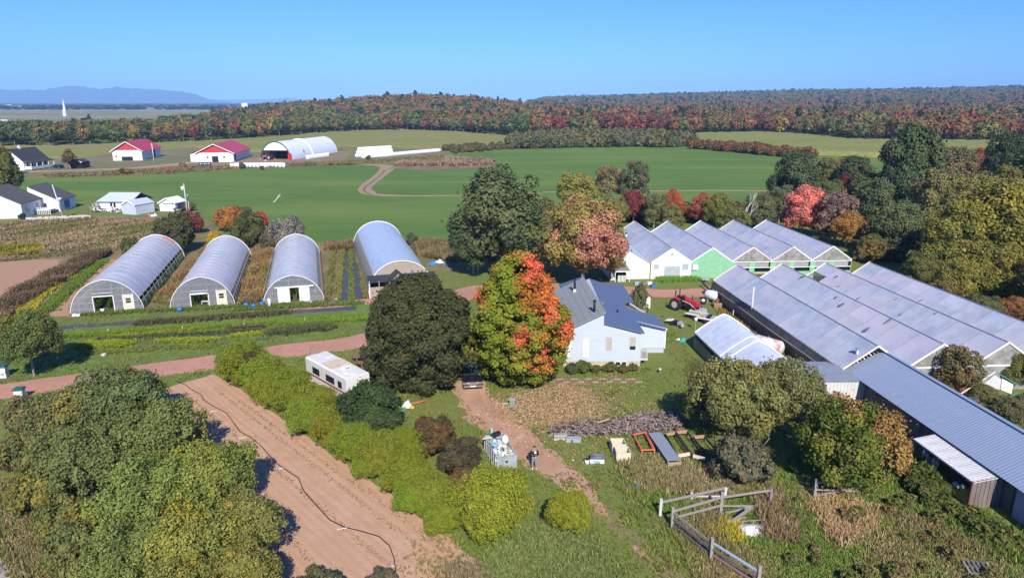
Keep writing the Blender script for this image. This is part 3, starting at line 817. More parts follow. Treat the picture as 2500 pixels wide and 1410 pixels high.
# orchard thicket at the lower left
for i, (u, v, r, c, lb) in enumerate([
    (300, 985, 118, (.095, .125, .045), 'dark green fruit tree at the far end of the lower left thicket'),
    (185, 1020, 105, (.115, .13, .05), 'grey green fruit tree nearest the white box by the road'),
    (400, 1070, 120, (.125, .150, .045), 'green fruit tree beside the first dark shadow on the brown field'),
    (220, 1125, 120, (.115, .135, .045), 'olive fruit tree on the left side of the thicket, second row'),
    (520, 1165, 118, OL, 'yellow green fruit tree halfway down the brown field edge'),
    (350, 1220, 125, (.140, .180, .045), 'bright green fruit tree in the middle of the thicket'),
    (610, 1280, 105, (.165, .165, .045), 'yellowish fruit tree by the largest shadow on the brown field'),
    (470, 1330, 125, (.160, .175, .040), 'speckled green and gold fruit tree low in the thicket'),
    (300, 1370, 110, (.130, .160, .045), 'green fruit tree at the bottom edge left of the gold one'),
    (610, 1400, 100, (.175, .165, .040), 'golden green fruit tree at the bottom beside the brown field'),
    (450, 1450, 110, (.13, .15, .04), 'fruit tree cut by the bottom edge of the view')]):
    px_tree(u - 8, v, r * .93, OG[i % 3], PO, c, lb, 'fruit_tree', tm=T_S, lift=.5, group='fruit trees of the lower left thicket', tall=1.0)
for i, (u, v, r, c, lb) in enumerate([
    (60, 1020, 62, (.16, .15, .06), 'brownish shrub below the white box by the road'), (100, 1100, 70, (.14, .15, .05), 'olive brown shrub left of the fruit trees'),
    (110, 1190, 75, (.18, .17, .045), 'golden brown shrub left of the thicket middle'), (150, 1270, 70, (.15, .155, .045), 'brown green shrub at the thicket foot, lower left'),
    (170, 1340, 75, (.14, .155, .05), 'dull green shrub near the bottom left corner'), (230, 1420, 80, (.14, .15, .05), 'shrub in the bottom left cut by the edge'),
    (30, 1110, 50, (.15, .11, .05), 'brown shrub at the left edge of view'), (770, 1440, 60, (.10, .10, .05), 'dark shrub at the bottom edge beside the field hose'), (930, 1420, 42, (.11, .10, .06), 'sparse shrub at the bottom edge in the brown field')]):
    px_tree(u, v, r, SH[i % 2], PS, c, lb, 'shrub', 'shrub', tall=1.1, group='shrubs round the lower left thicket')

px_tree(66, 826, 76, OG[1], PO, (.085, .110, .035), 'round dark fruit tree on the lawn left of the vegetable beds', 'fruit_tree', tm=T_S, lift=1.3, tall=1.15)

# willow hedge: rounded yellow green bushes
WC = (.235, .29, .034)
for i, (u, v, r, lb) in enumerate([
    (588, 884, 66, 'first willow bush of the hedge, touching the road'), (645, 915, 60, 'second willow bush from the road end of the hedge'),
    (705, 950, 62, 'willow bush beside the rear wheel side of the camper'), (655, 952, 52, 'low willow bush on the field side near the road end'),
    (765, 985, 60, 'willow bush next to the camper front'), (745, 1018, 55, 'low willow bush bulging towards the brown field'),
    (815, 1040, 62, 'willow bush left below the dark round shrub'), (862, 1082, 60, 'willow bush under the dark round shrub'),
    (930, 1110, 66, 'willow bush in the middle of the hedge'), (985, 1090, 55, 'willow bush left of the reddish shrub'),
    (905, 1132, 50, 'low willow bush at the hedge middle, field side'), (990, 1158, 66, 'willow bush below the reddish shrub'),
    (1050, 1205, 68, 'willow bush left of the big round one'), (1005, 1215, 50, 'low willow bush on the field edge near the big round one'),
    (1080, 1262, 52, 'willow bush at the foot of the big round one')]):
    px_tree(u, v, r, WL[i % 2], PW, tuple(c * R.uniform(.88, 1.08) for c in WC), lb, 'willow_bush', 'bush', tall=R.uniform(.85, 1.05), group='yellow green willow bushes of the hedge')
px_tree(1204, 1228, 98, WL[0], PW, (.29, .32, .035), 'largest round yellow green willow bush, in front of the trash container', 'willow_bush', 'bush', tall=1.12, rz=.4)
px_tree(1392, 1250, 58, WL[1], PW, (.30, .325, .035), 'small round willow bush standing alone below the driveway end', 'willow_bush', 'bush', tall=1.05)
DG = crown('dense_shrub_crown', 22000, 2.6, 2.2, 110, .6, .10, 77, inner=.12)
px_tree(905, 1010, 86, DG, (2.6, 2.2), (.055, .085, .030), 'dark green round shrub between camper and willow hedge', 'shrub', 'shrub', tall=.95, tm=T_S)
px_tree(1055, 1068, 58, DG, (2.6, 2.2), (.115, .075, .035), 'reddish brown shrub in the willow hedge', 'shrub', 'shrub', tall=.9)
px_tree(1125, 1122, 60, DG, (2.6, 2.2), (.085, .075, .040), 'dark shrub left of the trash container', 'shrub', 'shrub', tall=.95)
px_tree(1120, 1180, 36, SH[0], PS, (.16, .09, .04), 'rusty low shrub between dark shrub and big willow', 'shrub', 'shrub', tall=1.3)
px_tree(612, 872, 20, SH[1], PS, (.10, .08, .03), 'small dark patch bush on top of the first willow', 'shrub', 'shrub', tall=1.0, lift=2.6)

# the two landmark trees beside the drive
DK = crown('dense_dark_crown', 62000, 5.5, 5.0, 260, .85, .125, 5, inner=.08, cvar=.12, prof=[(0, .66), (.12, .92), (.3, 1.0), (.5, .98), (.7, .84), (.85, .54), (1, .16)], colfn=patchy([(1, 1, 1), (1.12, 1.05, .9)], 1.1, [.45], 2))
tree('dark_maple', 'large dense dark green tree beside the colourful maple', 'tree', (-8.5, 58.8, 0), DK, (1, 1, .97), (.084, .092, .038), trunk_mesh('dark_trunk', 6, .3, 2.5, 9), .35, .3)
def maple_col(P, C, t, rng):
    x = P[:, 0]; z = P[:, 2]; y = P[:, 1]
    g = np.array((.215, .255, .03)); y2 = np.array((.36, .25, .04)); o = np.array((.66, .20, .05)); rd = np.array((.76, .16, .08))
    out = np.tile(g, (len(P), 1)); out[t > .86] = y2 * .9
    out[(C[:, 2] < 4) & (t < .55)] = (.20, .24, .03)
    def blob(u, v, r, c, edge=.35):
        cx = (u - 1268) * .0362; cz = (962 - v) * .0350; rr = r * .036
        d = np.sqrt((x - cx) ** 2 + (z - cz) ** 2 + (np.maximum(y, -9) * .0) ** 2) + rng.normal(0, edge, len(x))
        out[(d < rr) & (y < 1.6)] = c
    blob(1240, 612, 16, y2 * [1.5, .9, 1]); blob(1232, 606, 14, o); blob(1318, 690, 58, (.40, .16, .03)); blob(1302, 650, 30, rd); blob(1355, 715, 38, o); blob(1165, 715, 26, (.38, .17, .03)); blob(1152, 738, 16, rd)
    blob(1340, 765, 18, rd); blob(1276, 802, 20, rd); blob(1330, 805, 18, (.45, .22, .04)); blob(1378, 825, 26, (.5, .2, .04)); blob(1392, 806, 16, rd); blob(1318, 874, 30, o); blob(1330, 880, 16, rd); blob(1150, 885, 18, (.33, .18, .03)); blob(1300, 862, 22, y2); blob(1196, 625, 14, o)
    return out
MP = crown('maple_crown', 60000, 4.9, 6.15, 230, .82, .13, 8, inner=.06, cvar=.26, flat=.25, prof=[(0, .3), (.06, .62), (.14, .9), (.25, .98), (.38, 1.0), (.5, .96), (.62, .88), (.74, .66), (.84, .44), (.93, .24), (1, .06)], colfn=maple_col)
tree('maple', 'tall maple turning from green to orange and red beside the pale house', 'tree', (.6, 58.8, 0), MP, (1, 1, 1), (1, 1, 1), trunk_mesh('maple_trunk', 8, .32, 2.5, 12), .3, 0)

# trees between the far field and the farmstead, right of the big hoop house
px_tree(1228, 545, 122, BG[0], PB, (.085, .105, .045), 'huge dark green tree at the field edge behind the maple', 'broad_tree', tall=.93, tm=T_M, lift=.8)
px_tree(1155, 600, 62, BG[1], PB, (.075, .095, .040), 'dark green tree at the left foot of the huge one', 'broad_tree', tm=T_M, lift=.4)
px_tree(1330, 555, 60, BG[2], PB, (.13, .125, .045), 'olive tree at the right foot of the huge one', 'broad_tree', tm=T_M, lift=.5)
PK = crown('pink_crown', 26000, 4.5, 4.8, 110, 1.05, .155, 41, inner=.07, colfn=patchy([(.36, .28, .08), (.52, .29, .15), (.55, .24, .16)], .75, [-.2, .3], 5))
px_tree(1425, 590, 92, PK, PB, (1, 1, 1), 'salmon pink and yellow maple behind the pale house', 'maple', tm=T_M, lift=.8, tall=1.05, rz=2.2)
px_tree(1350, 605, 50, BG[2], PB, (.22, .19, .06), 'yellow green tree left of the salmon pink maple', 'broad_tree', tm=T_M, lift=.4)
px_tree(1492, 620, 38, BG[1], PB, (.22, .18, .06), 'pale yellow tree right of the salmon pink maple by the white gable', 'broad_tree', tm=T_M, tall=1.5, lift=.4)
px_tree(1410, 480, 52, BG[1], PB, (.20, .19, .05), 'yellow olive tree behind the salmon pink maple', 'broad_tree', tm=T_M, lift=1.2)
px_tree(1484, 448, 38, LO[0], PL, (.22, .18, .09), 'thin birch with pale trunk and buff leaves behind the maple', 'birch', tm=T_W, lift=3.5)
px_tree(1552, 452, 40, LO[1], PL, (.12, .13, .07), 'grey green poplar right of the thin birch', 'poplar', tm=T_M, lift=2.5, tall=1.2)
px_tree(1548, 505, 34, BG[0], PB, (.17, .045, .045), 'dark crimson tree under the grey green poplar', 'maple', tm=T_M, lift=.5)
px_tree(1500, 520, 36, BG[1], PB, (.15, .15, .05), 'olive green tree left of the crimson one', 'broad_tree', tm=T_M, lift=.3)
px_tree(1598, 515, 36, LO[0], PL, (.15, .16, .07), 'pale green sapling above the first glasshouse ridge', 'broad_tree', tm=T_M)
px_tree(1640, 505, 30, BG[2], PB, (.33, .095, .035), 'narrow orange red tree above the second glasshouse ridge', 'maple', tm=T_M, tall=1.25)
px_tree(1640, 535, 30, BG[0], PB, (.14, .14, .05), 'olive bush below the orange red tree', 'broad_tree')
px_tree(1714, 512, 34, BG[1], PB, (.27, .085, .055), 'dull pink tree between the second and third glasshouse ridge', 'maple', tm=T_M)
px_tree(1752, 515, 38, BG[2], PB, (.16, .16, .04), 'bright olive tree above the third glasshouse ridge', 'broad_tree', tm=T_M)
px_tree(1855, 520, 42, BG[0], PB, (.11, .12, .055), 'grey green tree right of the bleached dead tree', 'broad_tree', tm=T_M)
px_tree(1905, 500, 40, LO[1], PL, (.14, .145, .07), 'soft grey green willow right of the dead tree', 'broad_tree', tm=T_M)
px_tree(1800, 545, 34, BG[1], PB, (.13, .14, .05), 'green bush behind the fourth glasshouse ridge', 'broad_tree')
# right-hand wood
for i, (u, v, r, P_, c, lb, tl) in enumerate([
    (1945, 445, 62, 'B', (.075, .095, .045), 'dark green tree at the left end of the right hand wood', 1),
    (2025, 440, 50, 'B', (.12, .125, .05), 'olive tree beside the dark one at the wood end', 1),
    (2085, 445, 55, 'B', (.07, .085, .04), 'dark tree left of the tall spruce green one', 1),
    (2215, 420, 78, 'B', (.065, .09, .042), 'tallest dark green tree of the right hand wood', 1.35),
    (2172, 440, 22, 'B', (.36, .14, .04), 'small orange crown before the tallest dark tree', 1.2),
    (2065, 475, 42, 'B', (.17, .035, .035), 'deep crimson tree behind the pink maple', 1),
    (2045, 525, 50, 'L', (.23, .15, .12), 'dusty rose and grey tree right of the pink maple', 1),
    (2130, 510, 62, 'B', (.085, .11, .05), 'mid green tree below the tallest dark one', 1.1),
    (2070, 560, 42, 'B', (.28, .15, .045), 'orange olive tree behind the last glasshouse ridge', .9),
    (2128, 545, 36, 'B', (.27, .075, .045), 'red brown tree right of the orange olive one', 1),
    (2290, 440, 62, 'L', (.16, .13, .07), 'thin buff tree right of the tallest dark tree', 1.1),
    (2275, 500, 60, 'L', (.20, .18, .07), 'pale birch thicket tree in the right hand wood', 1.2),
    (2385, 400, 32, 'B', (.24, .075, .06), 'small rose red crown near the right skyline of the wood', 1),
    (2340, 420, 50, 'L', (.15, .13, .06), 'grey brown tree left of the rose red crown', 1),
    (2465, 395, 55, 'B', (.05, .07, .035), 'dark spruce green tree at the right edge of view', 1.1),
    (2440, 480, 62, 'B', (.14, .135, .045), 'olive gold tree under the dark right edge tree', 1),
    (2350, 500, 66, 'B', (.16, .15, .05), 'olive tree in the middle of the right hand wood', 1),
    (2420, 570, 115, 'B', (.185, .165, .034), 'broad golden green tree at the right edge', .95),
    (2320, 600, 85, 'B', (.15, .145, .034), 'yellow green tree left of the broad golden one', 1),
    (2195, 560, 60, 'B', (.10, .12, .05), 'dull green tree at the shaded gap of the wood', 1),
    (2130, 600, 36, 'B', (.13, .12, .045), 'olive bush behind the green panelled glasshouse end', .7),
    (2250, 660, 52, 'B', (.12, .12, .04), 'dark olive bush by the broken glasshouse corner', .7),
    (2350, 690, 62, 'B', (.17, .155, .035), 'yellow olive bush below the yellow green tree', .9),
    (2460, 680, 70, 'B', (.18, .16, .035), 'gold green bush at the right edge below the broad tree', 1),
    (2300, 720, 45, 'L', (.17, .13, .05), 'thin brown bush beside the long glasshouse side', .7),
    (2400, 755, 45, 'B', (.10, .11, .045), 'dark bush near the glasshouse side at the right', .7),
    (2475, 755, 36, 'B', (.24, .12, .05), 'orange brown bush at the right edge by the glasshouse', .8),
    (2560, 560, 110, 'B', (.17, .16, .04), 'big tree just outside the right edge', 1), (2600, 700, 90, 'B', (.15, .14, .04), 'tree outside the right edge by the glasshouses', 1),
    (2560, 430, 80, 'B', (.08, .10, .04), 'dark tree just outside the right edge', 1), (2110, 480, 45, 'B', (.11, .13, .05), 'green tree behind the dusty rose one', 1.1),
    (2020, 485, 40, 'B', (.10, .12, .045), 'green tree behind the pink maple', 1)]):
    pr, bank = (PB, BG) if P_ == 'B' else (PL, LO)
    px_tree(u, v, r, bank[i % len(bank)], pr, c, lb, 'wood_tree', tall=tl, tm=T_W if 'birch' in lb else T_M, lift=.3, group='trees of the right hand wood')
px_tree(1962, 515, 52, BG[0], PB, (.52, .17, .13), 'bright salmon pink maple above the last glasshouse ridge', 'maple', tall=1.0, tm=T_M, lift=.3)

# fruit trees among the weeds in front of the long shed
px_tree(1800, 975, 112, OG[0], PO, (.150, .150, .050), 'spreading olive fruit tree in front of the white tunnel', 'fruit_tree', tm=T_S, lift=.9, tall=1.05)
px_tree(1925, 960, 95, OG[2], PO, (.135, .140, .055), 'spreading grey green fruit tree beside the pale metal shed', 'fruit_tree', tm=T_S, lift=.9, tall=1.05)
px_tree(1722, 985, 62, OG[1], PO, (.09, .11, .04), 'dark lower limb thicket at the left of the olive fruit tree', 'fruit_tree', tm=T_S, lift=.4)  # dark leaf colour stands for the shadow left of the tree
px_tree(1815, 1130, 78, SH[0], PS, (.14, .13, .075), 'half bare grey green shrub above the plank fence', 'shrub', 'shrub', tall=1.1, tm=None)
OT = crown('orange_side_crown', 28000, 3.5, 2.8, 130, .85, .11, 66, inner=.08, colfn=lambda P, C, t, rng: np.where(((C[:, 0] * .9 + C[:, 2] * .7 + (t - .5) * 2.5) > 3.75)[:, None], np.array([(.36, .22, .07)]), np.where((t > .6)[:, None], np.array([(.19, .20, .04)]), np.array([(.135, .175, .03)]))))
px_tree(2083, 1082, 122, OT, (3.5, 2.8), (1, 1, 1), 'green fruit tree with an orange right side before the long shed', 'fruit_tree', tm=T_S, lift=.7, rz=0)
px_tree(2335, 905, 60, LO[0], PL, (.15, .13, .055), 'thin bush with pinkish leaves behind the long shed roof', 'shrub', 'shrub', tall=.9)
px_tree(2350, 935, 36, BG[0], PB, (.34, .12, .07), 'small salmon red bush behind the long shed roof', 'shrub', 'shrub', tall=.8)
px_tree(2295, 900, 42, BG[1], PB, (.09, .10, .045), 'dark bush against the open glasshouse gable', 'shrub', 'shrub')
px_tree(2410, 895, 40, BG[2], PB, (.19, .15, .05), 'olive bush between the two open glasshouse gables', 'shrub', 'shrub')
px_tree(2480, 905, 42, BG[0], PB, (.12, .12, .04), 'green bush at the right edge before the far gable', 'shrub', 'shrub')
px_tree(2470, 1005, 50, BG[1], PB, (.11, .11, .05), 'dark green bush beside the fallen greenhouse frame', 'shrub', 'shrub', tall=.7)
px_tree(2400, 960, 34, BG[2], PB, (.13, .13, .05), 'bush growing inside the bare greenhouse frame', 'shrub', 'shrub', tall=.6)
px_tree(1560, 735, 26, SH[0], PS, (.12, .13, .06), 'grey green bush behind the pale house roof', 'shrub', 'shrub', tall=2.2)

# bushes on the left
px_tree(6, 425, 44, BG[0], PB, (.10, .10, .035), 'tall dark tree with rusty top at the left edge above the white house', 'broad_tree', tm=T_M, lift=.5, tall=1.25)
px_tree(-2, 385, 24, BG[1], PB, (.30, .10, .04), 'rusty orange crown at the left edge', 'broad_tree', tm=T_M, lift=2.5)
px_tree(168, 385, 18, FE[0], (4.6, 5.4), (.17, .12, .05), 'round tree turning red between farmhouse and black shed', 'broad_tree', tm=T_M, lift=.8, tall=1.05)
for i, (u, v, r, c, lb) in enumerate([
    (435, 572, 52, (.075, .08, .035), 'dark green bush behind the leftmost hoop house'), (460, 545, 30, (.19, .06, .05), 'maroon bush by the utility pole behind the hoop houses'),
    (400, 562, 30, (.12, .12, .04), 'olive bush left of the dark one'), (565, 535, 34, (.34, .15, .05), 'orange bush behind the second hoop house'), (632, 542, 24, (.36, .05, .06), 'small crimson bush behind the second hoop house'),
    (605, 565, 46, (.09, .095, .035), 'dark olive bush between second and third hoop house'), (705, 572, 44, (.19, .18, .15), 'silvery grey leafless bush behind the third hoop house'),
    (526, 585, 20, (.42, .30, .03), 'small yellow bush left of the second hoop house'), (660, 590, 26, (.12, .10, .07), 'brown grey bush beside the third hoop house'), (600, 525, 22, (.13, .14, .06), 'green bush between orange and crimson ones'),
    (1005, 585, 16, (.11, .11, .06), 'small upright bush right of the big hoop house'), (320, 605, 26, (.11, .12, .04), 'green bush at the far end of the leftmost hoop house')]):
    px_tree(u, v, r, SH[i % 2] if i != 6 else SH[1], PS, c, lb, 'shrub', 'bush', tall=1.35, group='bushes behind the hoop houses')
for i, (u, v, r, c, lb) in enumerate([(298, 418, 8, (.09, .09, .04), 'dark bush on the verge below the left red roofed barn'), (312, 418, 8, (.28, .17, .05), 'orange bush on the verge below the left red roofed barn'),
    (408, 416, 6, (.42, .12, .06), 'tiny bright red bush on the verge'), (445, 404, 9, (.24, .19, .09), 'buff bush left of the crates at the middle barn'), (590, 405, 9, (.10, .12, .05), 'green bush before the row of wrapped bales'),
    (640, 410, 6, (.12, .13, .04), 'small bush at the verge under the bales'), (900, 385, 7, (.13, .10, .05), 'small bush under the bale stack'), (460, 505, 14, (.14, .13, .06), 'bush beside the power pole by the pickup'), (55, 528, 9, (.05, .07, .03), 'dark round bush at the white house deck')]):
    px_tree(u, v, r, SH[i % 2], PS, c, lb, 'shrub', 'bush', tall=1.2, group='bushes along the far farm verge')
for i, (u, r, c) in enumerate([(1395, 20, (.09, .10, .04)), (1425, 24, (.12, .13, .04)), (1455, 15, (.10, .11, .035)), (1490, 18, (.11, .12, .035)), (1520, 15, (.13, .11, .04)), (1545, 14, (.12, .11, .04))]):
    px_tree(u, 900 - (i % 2) * 4, r, SH[i % 2], PS, c, ['bush at the maple side of the house foundation', 'bush under the narrow white window', 'low bush left of the basement window', 'bush before the basement window', 'low russet bush right of the basement window', 'last bush at the house corner'][i], 'foundation_bush', 'bush', tall=.9, group='bushes along the house foundation')

# willow thicket in front of the far wood (one mass), hedgerow and other far brush
def brush(name, label, px, n, c0, c1, s, seed, z=0.0, zs=1.0):
    poly = polyw(px); r = np.random.default_rng(seed)
    xs = [p[0] for p in poly]; ys = [p[1] for p in poly]; P = []
    while len(P) < n:
        q = np.c_[r.uniform(min(xs), max(xs), n), r.uniform(min(ys), max(ys), n)]; P += list(q[inpoly(q, poly)])
    P = np.array(P[:n]); t = r.random((n, 1)); c = np.array(c0) * (1 - t) + np.array(c1) * t
    sc = s * r.uniform(.6, 1.35, (n, 1)) * np.array([[1, 1, zs]])
    return scatter(name, label, 'brush', np.c_[P, np.full(n, z)], sc, r.uniform(0, 6.28, n), r.integers(0, 2, n), c, SHI)
SHI = [crown('brush_crown', 260, 2.0, 1.3, 18, .8, .36, 97 + k, LEAFI, inner=.2) for k in range(2)]
brush('willow_thicket', 'grey green willow thicket between field and far wood', [(1250, 357), (1300, 346), (1450, 337), (1600, 340), (1684, 350), (1684, 360), (1460, 359), (1250, 364)], 900, (.13, .15, .07), (.20, .17, .07), 1.9, 1, zs=1.15)
brush('hedgerow', 'low russet hedgerow between green field and corn', [(1690, 354), (1820, 366), (1990, 383), (1990, 390), (1900, 382), (1690, 363)], 170, (.13, .12, .05), (.26, .12, .05), 1.3, 2)
def weeds(label, px, n, h, w, c0, c1, seed, blades=6):
    r = np.random.default_rng(seed); poly = polyw(px); xs = [p[0] for p in poly]; ys = [p[1] for p in poly]; P = []
    while len(P) < n:
        q = np.c_[r.uniform(min(xs), max(xs), n), r.uniform(min(ys), max(ys), n)]; P += list(q[inpoly(q, poly)])
    P = np.array(P[:n]); k = (np.sin(P[:, 0] * .35 + seed) + np.sin(P[:, 1] * .22 + seed * 2) + np.sin(P[:, 0] * .9 - P[:, 1] * .5)) / 3 + r.normal(0, .22, n)
    t = np.clip(k + .5, 0, 1)[:, None]; c = np.array(c0) * (1 - t) + np.array(c1) * t
    return tufts('weeds', label, 'weeds', P, h * (.6 + .8 * np.clip(k + .4, 0, 1)), w, c, blades, seed, .9)
weeds('brown weeds along the lane verge', [(100, 428), (440, 410), (700, 400), (960, 388), (1080, 378), (1080, 385), (830, 404), (600, 411), (420, 424), (120, 434)], 2200, .6, .3, (.17, .17, .06), (.26, .20, .10), 3)
weeds('dry reddish weeds on the hump beside the track', [(965, 406), (985, 398), (1100, 390), (1190, 392), (1205, 402), (1150, 405)], 2200, 1.2, .35, (.22, .14, .10), (.36, .25, .16), 4)
brush('field_edge_brush', 'brush between the left crop and the track', [(1080, 366), (1130, 362), (1250, 355), (1250, 364), (1110, 376)], 120, (.13, .13, .05), (.2, .16, .07), .9, 5)
weeds('patchy brown and olive weeds on the rough ground behind the hoop houses', [(-60, 560), (0, 545), (230, 532), (380, 540), (480, 560), (470, 590), (300, 610), (160, 625), (0, 640), (-80, 650)], 9000, .38, .16, (.17, .18, .06), (.36, .26, .15), 6)
weeds('dark brown weeds beside the yellow crop strip', [(0, 742), (120, 672), (230, 622), (270, 618), (60, 745), (0, 790)], 4200, .75, .12, (.22, .14, .08), (.15, .11, .06), 7)
weeds('patch of yellow goldenrod at the left', [(-40, 612), (50, 598), (110, 604), (90, 622), (0, 632)], 900, .8, .14, (.36, .30, .04), (.20, .19, .05), 8)
weeds('russet weeds between first and second hoop house', [(372, 738), (415, 700), (510, 600), (530, 600), (440, 700), (412, 745)], 3600, .7, .10, (.22, .19, .06), (.28, .17, .08), 9)
weeds('russet weeds between second and third hoop house', [(590, 745), (600, 690), (630, 610), (668, 605), (655, 690), (640, 738)], 3600, .7, .10, (.23, .20, .06), (.28, .18, .08), 10)
weeds('reddish weeds behind the big hoop house', [(790, 612), (795, 596), (870, 592), (875, 606), (845, 612)], 900, .9, .14, (.28, .15, .10), (.20, .16, .07), 11)
weeds('brown weeds right of the big hoop house', [(1000, 590), (1040, 592), (1110, 600), (1110, 640), (1060, 634), (1020, 622)], 2400, .8, .12, (.30, .22, .14), (.19, .16, .07), 12)
brush('wood_undergrowth', 'low olive brush along the foot of the right hand wood', [(2100, 640), (2200, 640), (2500, 770), (2560, 840), (2600, 780), (2300, 640), (2150, 600)], 260, (.15, .13, .04), (.22, .14, .05), .8, 13)
brush('wood_undergrowth', 'brush between greenhouses and field edge', [(1420, 545), (1500, 520), (1900, 520), (2100, 560), (2120, 590), (1950, 545), (1500, 540)], 260, (.13, .13, .05), (.2, .13, .06), .9, 14)
# ---------------------------------------------------------------- greenhouses and hoop houses
def film(name, c, alpha, rough=.32, spec=.5, tint=True, c2=None, ns=1.2, c3=None):
    m = mat(name, c, c2 or tuple(x * .86 for x in c), ns=ns, nd=5, rough=rough, spec=spec, bump=.15, bs=3, coord='pos', contrast=(.4, .62), c3=c3, ns2=.16)
    t = m.node_tree; b = t.nodes['Principled BSDF']; L = t.links.new; N = t.nodes.new
    if tint:
        o = N('ShaderNodeObjectInfo'); mm = N('ShaderNodeMixRGB'); mm.blend_type = 'MULTIPLY'; mm.inputs[0].default_value = 1
        L(b.inputs['Base Color'].links[0].from_socket, mm.inputs[1]); L(o.outputs['Color'], mm.inputs[2]); L(mm.outputs[0], b.inputs['Base Color'])
    b.inputs['Alpha'].default_value = alpha
    return m
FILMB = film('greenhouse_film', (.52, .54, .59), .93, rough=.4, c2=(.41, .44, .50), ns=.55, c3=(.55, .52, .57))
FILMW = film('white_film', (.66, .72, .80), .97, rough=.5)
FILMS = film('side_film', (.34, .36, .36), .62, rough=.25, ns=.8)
FILMC = film('clear_end_film', (.36, .38, .42), .48, rough=.2)
FILMG = film('gable_film', (.40, .39, .36), .80, rough=.4, c2=(.24, .23, .21), ns=1.5)
SLATE = mat('dark_side_sheet', (.075, .085, .11), (.13, .14, .16), ns=.8, rough=.35, spec=.5)
WEATHER = mat('weathered_curtain', (.20, .19, .17), (.10, .095, .085), ns=1.6, rough=.8)
STEEL = mat('galvanised_steel', (.42, .44, .47), (.30, .31, .33), ns=4, rough=.4, spec=.5, metal=.4)
WOODG = mat('grey_wood', (.24, .21, .18), (.36, .33, .29), ns=3, sc=(1, 1, 4), rough=.9, bump=.3)
WOODB = mat('brown_wood', (.22, .125, .075), (.30, .19, .12), ns=3, rough=.85, bump=.2)
WHITE = mat('white_paint', (.74, .74, .72), (.62, .62, .60), ns=1.5, rough=.6, contrast=(.3, .9))
CREAM = mat('cream_paint', (.66, .62, .50), (.58, .52, .40), ns=2, rough=.6)
DARKG = mat('window_glass', (.02, .025, .035), rough=.06, spec=.8)
BLACK = mat('black_plastic', (.018, .018, .02), rough=.5)
GREENP = mat('mint_green_paint', (.24, .50, .30), (.20, .43, .26), ns=1.5, rough=.7)
SOILIN = mat('greenhouse_soil', (.12, .085, .06), (.07, .06, .04), ns=2, rough=1)

def arch(w, h, n=22, z0=0.0, pk=.13, ex=2.3, pw=.55):
    out = []
    for i in range(n + 1):
        a = math.pi * i / n; s = -math.cos(a)
        z = h * ((1 - pk) * (1 - abs(s) ** ex) ** pw + pk * (1 - abs(s)))
        out.append((w / 2 * (1 + s), max(z, z0)))
    return out

